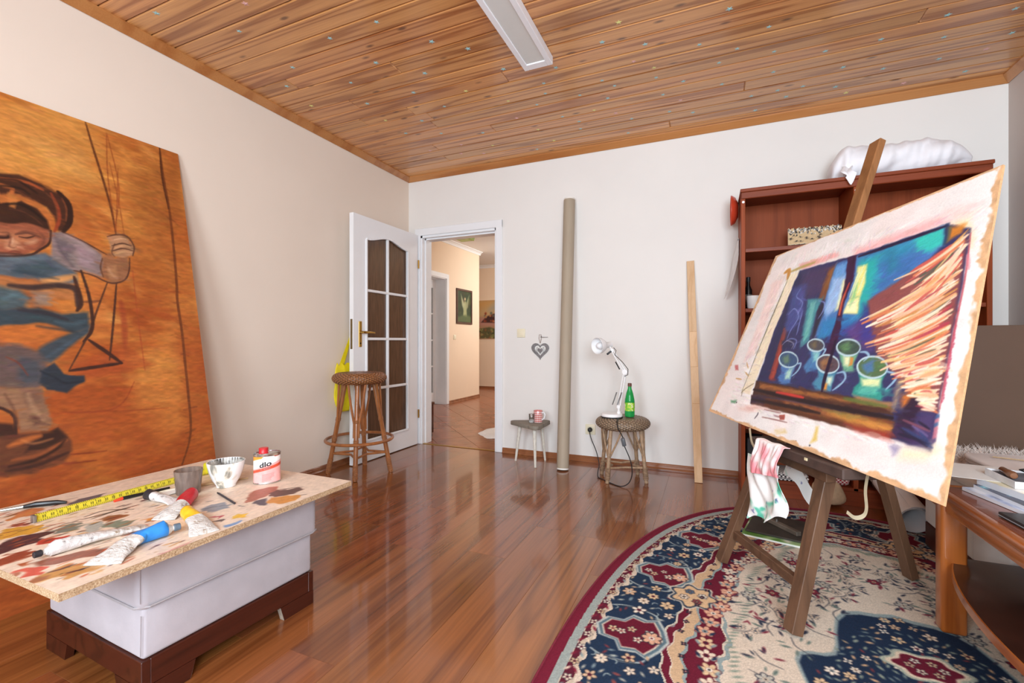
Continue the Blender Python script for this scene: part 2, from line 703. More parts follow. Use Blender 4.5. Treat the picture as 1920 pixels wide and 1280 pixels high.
floor = struct(B().box((XL - .15, YF - .15, -0.06), (XR + .15, YB + .07, -0.009)), 'floor', m_groove)
row = 0
x = XL - 0.06
while x < XR:
    x1 = min(x + 0.194, XR)
    y = YF - rnd.uniform(0.1, 1.2)
    while y < YB + 0.03:
        y1 = min(y + 1.285, YB + 0.03)
        a, c = max(x, XL), max(y, YF)
        if y1 - c > 0.02 and x1 - a > 0.01:
            B().box((a + .0002, c + .0002, -0.0088), (x1 - .0002, y1 - .0002, 0), bev=0.0005).to('floor_plank', m_floor, floor, smooth=0)
        y = y1
    x += 0.194
wb = B()
wb.box((-4.1, YB, -.05), (-2.61, YB + .14, 2.75)).box((-1.785, YB, -.05), (XR + .15, YB + .14, 2.75)).box((-2.61, YB, 2.03), (-1.785, YB + .14, 2.75))
struct(wb, 'wall_back', m_wall)
struct(B().box((XL - .14, YF - .14, -.05), (XL, YB, 2.75)), 'wall_left', m_wall_left)
struct(B().box((XR, YF - .14, -.05), (XR + .14, YB, 2.75)), 'wall_right', mat('shade_greyed_wall_paint', 'c8beb8', 0.85, var=0.015, scale=2.5, spec=0.2))  # greyer than the other walls: the corner's shade is put into this colour
wf = B()
for x0, x1 in ((XL, -1.35), (-.45, .1), (1.4, XR)):
    wf.box((x0, YF - .14, -.05), (x1, YF, 2.75))
wf.box((.1, YF - .14, -.05), (1.4, YF, .85)).box((.1, YF - .14, 2.38), (1.4, YF, 2.75)).box((-1.35, YF - .14, 2.38), (-.45, YF, 2.75)).box((-1.35, YF - .14, -.05), (-.45, YF, .98))
struct(wf, 'wall_front', m_wall)
for k, (x0, x1, n, zl) in enumerate(((-1.35, -.45, 1, .98), (.1, 1.4, 2, .85))):
    w = tag(empty('window_%d' % (k + 1), ((x0 + x1) / 2, YF - .07, zl)), kind='structure')
    f = B()
    for a in range(n + 1):
        xx = x0 + (x1 - x0) * a / n
        f.box((max(x0, xx - .035), YF - .1, zl), (min(x1, xx + .035), YF - .04, 2.38))
    f.box((x0, YF - .1, zl), (x1, YF - .04, zl + .07)).box((x0, YF - .1, 2.31), (x1, YF - .04, 2.38))
    f.to('window_frame', m_gloss_white, w, smooth=0)
    for a in range(n):
        B().box((x0 + (x1 - x0) * a / n + .035, YF - .075, zl + .07), (x0 + (x1 - x0) * (a + 1) / n - .035, YF - .07, 2.31)).to('window_pane', m_glass, w, smooth=0)

ceiling = struct(B().box((XL - .1, YF - .1, ZC + .0125), (XR + .1, YB + .05, ZC + .1)), 'ceiling', m_groove)
ROW = 0.115
k = 0
y = YB
while y > YF:
    y0 = max(y - ROW, YF)
    cuts = sorted(rnd.uniform(XL + .25, XR - .2) for _ in range(rnd.choice((0, 0, 1, 1))))
    if k in (2, 4, 7, 9, 13):
        cuts = sorted(cuts + [rnd.uniform(-2.4, -1.7)])
    cuts = [c for i, c in enumerate(cuts) if i == 0 or c - cuts[i - 1] > .3]
    ends = [XL] + cuts + [XR]
    for a, c in zip(ends, ends[1:]):
        dz = rnd.uniform(0, .0012)
        B().box((a + .0004, y0 + .0012, ZC - dz), (c - .0004, y - .0012, ZC + .012), bev=0.0052).to('ceiling_plank', m_ceil, ceiling, smooth=0)
    y = y0
    k += 1


def cove(p0, p1, inx, iny, name):
    """triangular ceiling moulding from p0 to p1, (inx,iny) points into the room"""
    b = B()
    p0, p1 = Vector(p0), Vector(p1)
    q = Vector((inx, iny, 0))
    prof = [(0, 0), (0, -.042), (.006, -.045), (.045, -.009), (.045, 0)]
    b.prism([p0 + q * u + Vector((0, 0, v)) for u, v in prof], p1 - p0)
    return struct(b, name, m_ceil_trim)


cove((XL, YB, ZC), (XR, YB, ZC), 0, -1, 'trim_1')
cove((XL, YF, ZC), (XL, YB, ZC), 1, 0, 'trim_2')
cove((XR, YF, ZC), (XR, YB, ZC), -1, 0, 'trim_3')
cove((XL, YF, ZC), (XR, YF, ZC), 0, 1, 'trim_4')


def skirting(p0, p1, inx, iny, name):
    b = B()
    p0, p1 = Vector(p0), Vector(p1)
    q = Vector((inx, iny, 0))
    prof = [(0, 0), (.020, 0), (.020, .006), (.014, .013), (.012, .016), (.012, .030), (.009, .033), (.009, .040), (.004, .046), (0, .046)]
    b.prism([p0 + q * u + Vector((0, 0, v)) for u, v in prof], p1 - p0)
    return struct(b, name, m_skirt)


skirting((-1.724, YB, .0005), (XR, YB, .0005), 0, -1, 'baseboard_back')
skirting((XL, YF, .0005), (XL, YB, .0005), 1, 0, 'baseboard_left')
skirting((XR, YF, .0005), (XR, YB, .0005), -1, 0, 'baseboard_right')

# ------------------------------------------------------------------ door to the hall
d1 = tag(empty('door_1', (-2.2, YB, 0)), kind='structure')
f = B()
for x0, x1 in ((-2.668, -2.605), (-1.79, -1.727)):
    f.box((x0, YB - .016, 0.0005), (x1, YB + .0005, 2.098), bev=.004)
    f.box((x0, YB + .1395, 0.0005), (x1, YB + .156, 2.098), bev=.004)
f.box((-2.668, YB - .0165, 2.03), (-1.727, YB + .0005, 2.1), bev=.004)
f.box((-2.668, YB + .1395, 2.03), (-1.727, YB + .156, 2.1), bev=.004)
f.box((-2.6101, YB, .0005), (-2.59, YB + .14, 2.031)).box((-1.805, YB, .0005), (-1.7849, YB + .14, 2.031)).box((-2.61, YB, 2.01), (-1.785, YB + .14, 2.0302))
f.box((-2.592, YB + .045, .0005), (-2.577, YB + .14, 2.011)).box((-1.818, YB + .045, .0005), (-1.803, YB + .14, 2.011)).box((-2.6, YB + .045, 1.997), (-1.8, YB + .14, 2.011))
f.to('door_frame', m_gloss_white, d1, smooth=0)
B().box((-2.59, YB + .005, -.001), (-1.805, YB + .04, .004), bev=.001).to('threshold_strip', m_brass, d1, smooth=0)
B().box((-1.8052, YB + .015, .96), (-1.8032, YB + .035, 1.12)).to('strike_plate', m_brass, d1, smooth=0)

# leaf, folded back along the left wall: x is its thickness, y its width
LX0, LX1, LY0, LY1, LZ0, LZ1 = -2.66, -2.62, 2.852, 3.722, .008, 2.032
GY0, GY1, GZ0, GZS, GZT = 3.0, 3.565, .178, 1.85, 1.905     # glazed opening, shoulder and crown of its arch


def arch(y):
    t = min(1, abs((y - (GY0 + GY1) / 2) / ((GY1 - GY0) / 2)))
    s = 1 - t
    return GZS + (GZT - GZS) * (s * s * (3 - 2 * s))


NA = 16
ay = [GY0 + (GY1 - GY0) * i / NA for i in range(NA + 1)]
leaf = B()
leaf.box((LX0, LY0, LZ0), (LX1, GY0, LZ1)).box((LX0, GY1, LZ0), (LX1, LY1, LZ1)).box((LX0, GY0, LZ0), (LX1, GY1, GZ0))
leaf.prism([(LX0, yy, arch(yy)) for yy in ay] + [(LX0, GY1, LZ1), (LX0, GY0, LZ1)], (LX1 - LX0, 0, 0))
leaf_o = leaf.to('door_leaf', m_gloss_white, d1, smooth=0)
bead = B()
rim = [(LX1 + .004, GY0, GZ0), (LX1 + .004, GY1, GZ0)] + [(LX1 + .004, yy, arch(yy)) for yy in reversed(ay)]
cy, cz = (GY0 + GY1) / 2, 1.0
for a, c in zip(rim, rim[1:] + rim[:1]):
    bead.beam(a, c, .018, .014, (1, 0, 0), bev=.003)
bead.to('glazing_bead', m_gloss_white, leaf_o, smooth=0)
MY = 3.283
rows = [GZ0, .600, 1.022, 1.425]
B().box((LX0 + .004, MY - .011, GZ0), (LX1 + .002, MY + .011, arch(MY)), bev=.004).to('muntin', m_gloss_white, leaf_o, smooth=0)
for z in rows[1:]:
    B().box((LX0 + .004, GY0, z - .011), (LX1 + .0015, GY1, z + .011), bev=.004).to('muntin', m_gloss_white, leaf_o, smooth=0)
m_brown_glass = mat('brown_ribbed_glass', '5e4432', 0.22, var=0.22, scale=60, stretch=(1, 1, .12), bump=0.25, bscale=160, spec=0.5)
for zi, z in enumerate(rows):
    for y0, y1 in ((GY0, MY), (MY, GY1)):
        b = B()
        if zi < 3:
            b.box((-2.643, y0 + .004, z + .004), (-2.637, y1 - .004, rows[zi + 1] - .004))
        else:
            yy = [y0 + .004 + (y1 - y0 - .008) * i / 8 for i in range(9)]
            b.prism([(-2.643, q, arch(q) - .004) for q in yy] + [(-2.643, yy[-1], z + .004), (-2.643, yy[0], z + .004)], (.006, 0, 0))
        b.to('glass_pane', m_brown_glass, leaf_o, smooth=0)
hp = B()
hp.box((LX1, 2.909, .955), (LX1 + .006, 2.945, 1.165), bev=.003)
plate = hp.to('handle_plate', m_brass, leaf_o, smooth=0)
B().tube([(LX1 + .004, 2.927, 1.075), (LX1 + .045, 2.927, 1.075), (LX1 + .05, 2.94, 1.075), (LX1 + .05, 2.99, 1.074), (LX1 + .047, 3.05, 1.071)], [.011, .01, .01, .009, .007], 10).to('door_handle', m_brass, leaf_o)
B().tube([(LX1 + .005, 2.927, .985), (LX1 + .008, 2.927, .985)], [.007, .007], 10).to('keyhole', mat('dark_metal', '2a2724', .4, metal=.8), leaf_o)
B().box((-2.65, LY0 - .002, .94), (-2.63, LY0 + .001, 1.18)).to('lock_plate', mat('aged_brass', '8a7a58', .4, metal=.9), leaf_o, smooth=0)
for z in (.3, 1.75):
    B().tube([(-2.612, 3.728, z - .04), (-2.612, 3.728, z + .04)], .008, 10).to('hinge', m_brass, d1)

# ------------------------------------------------------------------ hall behind the door
HX, HY0, HY1, HYF = -3.868, YB + .14, 7.4, 8.754
hf = struct(B().box((-6.2, YB + .07, -.06), (-0.95, HYF + .1, -.008)), 'floor_hall', mat('tile_grout', '5a3a2a', .8))
m_tile = mat('reddish_brown_floor_tile', '9a5e40', .22, var=.22, scale=6, spec=.5, rnd=.06)


def clip(poly, ax, lim, keep_less):
    out = []
    for i in range(len(poly)):
        a, b = poly[i], poly[(i + 1) % len(poly)]
        ia = (a[ax] <= lim) == keep_less
        ib = (b[ax] <= lim) == keep_less
        if ia:
            out.append(a)
        if ia != ib:
            t = (lim - a[ax]) / (b[ax] - a[ax])
            out.append(tuple(a[k] + (b[k] - a[k]) * t for k in range(2)))
    return out


TS = .33
for i in range(-16, 18):
    for j in range(-16, 18):
        cxx, cyy = -2.6 + (i + j) * TS * .7071, 5.6 + (i - j) * TS * .7071
        r = (TS - .004) * .7071
        p = [(cxx - r, cyy), (cxx, cyy - r), (cxx + r, cyy), (cxx, cyy + r)]
        for ax, lim, kl in ((0, -4.6, False), (0, -1.1, True), (1, YB + .045, False), (1, HYF, True)):
            if p:
                p = clip(p, ax, lim, kl)
        if len(p) >= 3 and max(q[0] for q in p) - min(q[0] for q in p) > .02:
            B().prism([(q[0], q[1], -.0078) for q in p], (0, 0, .0078)).to('floor_tile', m_tile, hf, smooth=0)
hw = B()
hw.box((HX - .26, HY0, -.05), (HX, 5.46, 2.75)).box((HX - .26, 6.275, -.05), (HX, HY1, 2.75)).box((HX - .26, 5.46, 2.0), (HX, 6.275, 2.75))
struct(hw, 'wall_hall_left', m_peach)
struct(B().box((-6.2, HYF, -.05), (-0.95, HYF + .12, 2.75)), 'wall_hall_far', m_peach)
struct(B().box((-1.0, HY0, -.05), (-0.88, HYF, 2.75)), 'wall_hall_right', m_peach)
struct(B().box((-6.2, HY1 - .12, -.05), (HX - .26, HY1, 2.75)), 'wall_hall_recess', m_peach)
struct(B().box((-6.3, HY1, -.05), (-6.2, HYF, 2.75)), 'wall_hall_end', m_peach)
struct(B().box((-6.2, HY0, 2.62), (-0.9, HYF + .1, 2.72)), 'ceiling_hall', m_white)
for nm, a, c, ix, iy in (('trim_5', (HX, HY0, 2.62), (HX, HY1 + .03, 2.62), 1, 0), ('trim_6', (-6.2, HYF, 2.62), (-1, HYF, 2.62), 0, -1)):
    b = B()
    q = Vector((ix, iy, 0))
    b.prism([Vector(a) + q * u + Vector((0, 0, v)) for u, v in ((0, 0), (0, -.06), (.012, -.06), (.02, -.035), (.04, -.016), (.06, -.012), (.06, 0))], Vector(c) - Vector(a))
    struct(b, nm, m_white)
m_skirt_y = m_skirt
skirting((HX, HY0, .0005), (HX, 5.39, .0005), 1, 0, 'baseboard_hall_left')
skirting((HX, 6.336, .0005), (HX, HY1, .0005), 1, 0, 'baseboard_hall_corner')
skirting((-6.2, HYF, .0005), (-1, HYF, .0005), 0, -1, 'baseboard_hall_far')
d2 = tag(empty('door_2', (HX, 5.87, 0)), kind='structure')
f = B()
f.box((HX - .001, 5.4, .0005), (HX + .016, 5.465, 2.07), bev=.004).box((HX - .001, 6.27, .0005), (HX + .016, 6.336, 2.07), bev=.004).box((HX - .001, 5.4, 1.995), (HX + .0165, 6.336, 2.07), bev=.004)
f.box((HX - .26, 5.4599, .0005), (HX, 5.475, 2.0)).box((HX - .26, 6.26, .0005), (HX, 6.2751, 2.0)).box((HX - .26, 5.46, 1.985), (HX, 6.275, 2.0001))
f.to('door_frame', m_gloss_white, d2, smooth=0)
f = B()
X0, X1 = HX - .23, HX - .19
f.box((X0, 5.475, .01), (X1, 5.6, 1.985)).box((X0, 6.185, .01), (X1, 6.26, 1.985)).box((X0, 5.6, .01), (X1, 6.185, .19)).box((X0, 5.6, 1.85), (X1, 6.185, 1.985))
l2 = f.to('door_leaf', m_gloss_white, d2, smooth=0)
for z in (.605, 1.02, 1.44):
    B().box((X0 + .004, 5.6, z - .012), (X1 + .002, 6.185, z + .012), bev=.003).to('muntin', m_gloss_white, l2, smooth=0)
B().box((X0 + .004, 5.855, .19), (X1 + .0015, 5.877, 1.85), bev=.003).to('muntin', m_gloss_white, l2, smooth=0)
for z0, z1 in ((.19, .593), (.617, 1.008), (1.032, 1.428), (1.452, 1.85)):
    for y0, y1 in ((5.602, 5.853), (5.879, 6.183)):
        B().box((X0 + .017, y0, z0), (X0 + .022, y1, z1)).to('glass_pane', mat('dark_door_glass', '3c3430', .12, var=.2), l2, smooth=0)
# ------------------------------------------------------------------ things in the hall
m_darkwood = wood('dark_mahogany_stain', '4a1c10', '2a0d08', 'y', rings=3, rough=.35, cross=10, coat=.3)
b = empty('shoe_bench', (-2.95, 4.0, 0), 'dark brown low cabinet just inside the hall, seen past the doorway edge', 'cabinet')
B().box((-3.3, 3.935, .05), (-2.672, 4.085, .34), bev=.004).to('body', m_darkwood, b, smooth=0)
B().box((-3.31, 3.925, .3402), (-2.664, 4.095, .37), bev=.008, seg=2).to('top', m_darkwood, b)
for sx in (-3.27, -2.70):
    for sy in (3.962, 4.058):
        B().lathe([(.016, 0), (.026, .012), (.026, .03), (.018, .05)], (sx, sy, 0), 12).to('foot', m_darkwood, b)
# painting of an angel and the switch on the peach wall
pic = empty('framed_picture', (HX, 6.83, 1.3), 'small dark framed picture of a pale winged figure on the peach hall wall', 'picture')
p = Paint(0, 0, .5, .56, .006, '2c3a22')
for i in range(60):
    p.disc(rnd.random() * .5, rnd.random() * .56, rnd.uniform(.02, .06), rnd.choice(['26331c', '3c4a26', '2a3f30', '4a5228', '5a3a24']), .02, .6)
p.fill([(.20, .12), (.24, .36), (.27, .40), (.31, .36), (.34, .10)], 'a8a878', .015, .9)
p.fill([(.25, .33), (.12, .50), (.16, .30), (.22, .22)], 'b8b890', .02, .85)
p.fill([(.29, .33), (.42, .50), (.38, .28), (.31, .22)], '9ca078', .02, .8)
p.disc(.27, .42, .025, 'c8b088', .008)
p.fill([(.0, .0), (.5, .0), (.5, .1), (.3, .14), (.0, .09)], '5c6840', .02, .8)
yy, zz = np.meshgrid(6.84 - .235 + np.linspace(0, .47, 60), 1.325 + np.linspace(0, .53, 66))
gx = np.full_like(yy, HX + .012)
m_canvas = vcol_mat('oil_on_canvas', .55, .12, 350)
grid_mesh('painted_canvas', np.stack([gx, yy, zz], -1), p.at((yy - 6.605) * .5 / .47, (zz - 1.325) * .56 / .53), m_canvas, pic)
f = B()
for lo, hi in (((HX + .001, 6.575, 1.295), (HX + .022, 6.61, 1.885)), ((HX + .001, 7.07, 1.295), (HX + .022, 7.105, 1.885)), ((HX + .001, 6.61, 1.295), (HX + .022, 7.07, 1.33)), ((HX + .001, 6.61, 1.85), (HX + .022, 7.07, 1.885))):
    f.box(lo, hi, bev=.004)
f.to('frame', m_darkwood, pic, smooth=0)


def switch(name, c, ux, uy, label, size=.08):
    """square wall switch; (ux,uy) points out of the wall"""
    s = empty(name, c, label, 'switch')
    M = Matrix(((-uy, ux, 0), (ux, uy, 0), (0, 0, 1))).transposed().to_3x3()
    for nm, r, d0, d1, bv, m in (('cover', size / 2, .0005, .009, .004, m_ivory), ('rocker', size * .33, .009, .013, .002, m_ivory)):
        q = B().box((-r, d0, -r), (r, d1, r), bev=bv, seg=2)
        for v in q.bm.verts:
            v.co = M @ v.co + Vector(c)
        q.to(nm, m, s)
    return s


m_ivory = mat('ivory_plastic', 'ece4c8', .35, var=.02)
switch('light_switch', (HX, 6.53, 1.07), 1, 0, 'white light switch on the peach hall wall below the framed picture')
# landscape on the far wall of the hall
pn = Paint(0, 0, .9, .81, .008, 'b0886a')
pn.fill([(0, .45), (.9, .5), (.9, .81), (0, .81)], 'c8a878', .05)
pn.fill([(0, .6), (.5, .81), (0, .81)], 'd0a060', .08)
pn.fill([(.3, .6), (.9, .7), (.9, .81), (.5, .81)], '98a0a0', .08, .7)
pn.fill([(0, .28), (.9, .26), (.9, .45), (0, .44)], 'b88878', .02)
pn.fill([(.1, .34), (.22, .46), (.4, .52), (.6, .55), (.9, .6), (.9, .33), (.4, .33)], '4a2e2c', .015)
for i in range(30):
    pn.disc(rnd.uniform(.15, .88), rnd.uniform(.36, .54), rnd.uniform(.012, .03), rnd.choice(['8a3c2a', 'a85a3a', '2a2428', 'c08a5c', '6c7060']), .008, .9)
pn.fill([(0, 0), (.9, 0), (.9, .2), (.6, .16), (.3, .24), (0, .2)], '5c5a3a', .015)
for i in range(50):
    pn.disc(rnd.uniform(0, .9), rnd.uniform(0, .2), rnd.uniform(.012, .035), rnd.choice(['7a7c4a', '3c4430', '8a5c3c', 'a89a60']), .01, .85)
xx, zz = np.meshgrid(-4.62 + np.linspace(0, .9, 110), 1.065 + np.linspace(0, .81, 100))
lp = empty('canvas_painting', (-4.17, HYF, 1.06), 'unframed landscape canvas with a dark village on the far hall wall', 'painting')
grid_mesh('painted_canvas', np.stack([xx, np.full_like(xx, HYF - .0215), zz], -1), pn.at(xx + 4.62, zz - 1.065), m_canvas, lp)
B().box((-4.62, HYF - .021, 1.065), (-3.72, HYF - .001, 1.875)).to('stretcher', mat('raw_canvas', 'd8ccb4', .8), lp, smooth=0)
# green square lamp on the hall ceiling
gl = empty('hall_ceiling_lamp', (-3.2, 5.66, 2.5), 'small square green glass lamp under the white hall ceiling', 'lamp')
B().box((-3.225, 5.63, 2.60), (-3.175, 5.68, 2.6195), bev=.004).to('base', m_white, gl, smooth=0)
m_green_glass = mat('green_lamp_glass', 'b4d840', .3, var=.25, scale=14, trans=.15)
q = B()
q.prism([(-3.295, 5.56, 2.43), (-3.105, 5.56, 2.43), (-3.095, 5.77, 2.43), (-3.305, 5.77, 2.43)], (0, 0, .085), bev=.006)
for vv in q.bm.verts:
    k_ = 1 + .12 * (vv.co.z - 2.43) / .085
    vv.co.x = -3.2 + (vv.co.x + 3.2) * k_
    vv.co.y = 5.665 + (vv.co.y - 5.665) * k_
q.to('shade', m_green_glass, gl, smooth=0)
B().tube([(-3.2, 5.66, 2.51), (-3.2, 5.66, 2.602)], .006, 8).to('stem', m_brass, gl)
hr = B()
hr.sheet(lambda u, v: (-2.05 + .3 * (.02 + .98 * v) * cos(2 * pi * u) * (1 + .05 * sin(9 * u * 2 * pi)), 4.6 + .36 * (.02 + .98 * v) * sin(2 * pi * u) * (1 + .04 * cos(7 * u * 2 * pi)), .001 + .028 * max(0, 1 - v ** 6) + .004 * sin(60 * v + 30 * u)), 48, 10, cu=True)
hr.to('sheepskin_rug', mat('white_fleece', 'eeeae6', .95, var=.06, scale=40, bump=.8, bscale=120), None, smooth=180, loc=(-2.05, 4.6, 0), label='white fluffy sheepskin rug on the tiled hall floor', cat='rug')

# ------------------------------------------------------------------ ceiling: panel light and stars
cl = empty('ceiling_light', (-.905, 1.86, ZC), 'long white rectangular panel light fixed to the boarded ceiling', 'lamp')
x0, x1, y0, y1, zb = -.992, -.822, 1.27, 2.47, 2.565
hs = B()
hs.box((x0, y0, zb), (x0 + .03, y1, ZC - .0015), bev=.002).box((x1 - .03, y0, zb), (x1, y1, ZC - .0015), bev=.002).box((x0 + .03, y0, zb), (x1 - .03, y0 + .05, ZC - .0015), bev=.002).box((x0 + .03, y1 - .05, zb), (x1 - .03, y1, ZC - .0015), bev=.002)
hs.to('housing', mat('white_lacquered_metal', 'f0f1f5', .4, var=.01), cl, smooth=0)
B().box((x0 + .028, y0 + .048, zb + .006), (x1 - .028, y1 - .048, zb + .012)).to('diffuser', mat('opal_diffuser', 'd8d9d6', .5, var=.01), cl, smooth=0)
STARS=[(-2.5,1.37,0),(-2.04,1.5,1),(-2.25,1.62,0),(-1.55,1.85,0),(-1.86,1.85,0),(-2.26,1.96,0),(-1.78,2.12,0),(-2.06,2.22,0),(-1.77,2.47,0),(-2.46,2.09,0),(-1.58,2.32,0),(-2.14,2.46,0),(-2.51,2.33,2),(-2.18,2.7,2),(-1.94,2.81,0),(-2.17,2.93,0),(-1.38,2.09,0),(-1.23,2.22,0),(-1.13,2.47,0),(-0.84,2.58,0),(-1.68,2.7,0),(-1.45,2.6,2),(-0.96,2.71,0),(-0.99,2.83,0),(-1.25,2.81,2),(-1.09,2.93,0),(-0.79,2.93,0),(-0.62,2.82,0),(-0.56,2.91,0),(-0.63,3.04,0),(-0.54,2.46,0),(-0.43,2.34,2),(-0.33,2.57,0),(-0.06,2.69,0),(-0.41,2.7,1),(-0.31,2.81,2),(-0.31,2.92,0),(0.04,2.91,0),(-0.16,3.03,0),(0.06,3.16,0),(-0.29,3.14,0),(-0.19,3.26,1),(-0.75,3.16,2),(-0.62,3.26,1),(-0.98,3.16,0),(-0.89,3.28,0),(-1.29,3.05,1),(-0.91,3.41,0),(-0.53,3.39,0),(-0.27,3.39,0),(-0.12,3.47,0),(-1.21,3.29,2),(-1.62,3.16,0),(-1.92,3.04,0),(-1.16,3.51,2),(-1.88,3.28,1),(-1.65,3.4,2),(-2.18,3.28,1),(-1.97,3.42,1),(-1.79,3.52,1),(-1.34,3.61,0),(-0.59,3.61,0),(0.08,2.46,0),(0.27,2.68,0),(0.13,2.81,0),(0.32,2.92,0),(0.58,3.03,0),(0.34,3.14,0),(0.39,3.38,0),(0.24,3.39,0),(0.45,3.49,0),(0.53,3.39,0),(0.72,3.48,0),(0.8,3.59,2),(0.71,3.25,0),(0.83,3.03,0),(0.93,3.36,0),(1.07,2.94,0),(1.13,3.14,0),(1.19,3.37,0),(1.1,3.6,1),(1.39,3.59,0),(1.39,3.36,1),(1.44,3.24,0),(1.35,3.01,0),(0.28,3.61,0)]

STAR_COL = [('pale blue', mat('glow_star_blue', '9cc4c4', .5)), ('pink', mat('glow_star_pink', 'd8a8a4', .5)), ('pale yellow', mat('glow_star_yellow', 'd8d084', .5))]
ORD = 'first second third fourth fifth sixth seventh eighth ninth tenth eleventh twelfth thirteenth fourteenth fifteenth sixteenth seventeenth eighteenth nineteenth twentieth'.split()
ORD += ['twenty-' + w for w in ORD[:9]] + ['thirtieth']
star_me = {}
for ci, (cn, cm) in enumerate(STAR_COL):
    bmx = B()
    pts = []
    for i in range(10):
        r = .019 if i % 2 == 0 else .0085
        pts.append((r * sin(i * pi / 5), r * cos(i * pi / 5), 0))
    c0 = bmx.bm.verts.new((0, 0, -.0035))
    vs = [bmx.bm.verts.new(q) for q in pts]
    for i in range(10):
        bmx.bm.faces.new((c0, vs[i], vs[(i + 1) % 10]))
    bmx.bm.faces.new(vs)
    bmesh.ops.recalc_face_normals(bmx.bm, faces=bmx.bm.faces)
    me = bpy.data.meshes.new('star_sticker')
    bmx.bm.to_mesh(me)
    me.materials.append(cm)
    star_me[ci] = me
byrow = {}
for sx, sy, ci in STARS:
    r = int((YB - sy) / ROW)
    sy = min(max(sy, YB - (r + 1) * ROW + .02), YB - r * ROW - .02)
    byrow.setdefault(r, []).append((sx, sy, ci))
for r, l in byrow.items():
    l.sort()
    for i, (sx, sy, ci) in enumerate(l):
        o = bpy.data.objects.new('star_sticker', star_me[ci])
        COL.objects.link(o)
        o.location = (sx, sy, ZC - .0004)
        o.rotation_euler = (0, 0, rnd.uniform(0, 2))
        OFF[o.name] = Vector(o.location)
        where = 'only one on' if len(l) == 1 else ORD[i] + ' from left on'
        tag(o, '%s star sticker, %s the %s ceiling board from back wall' % (STAR_COL[ci][0], where, ORD[r]), 'sticker', 'star stickers on the wooden ceiling')
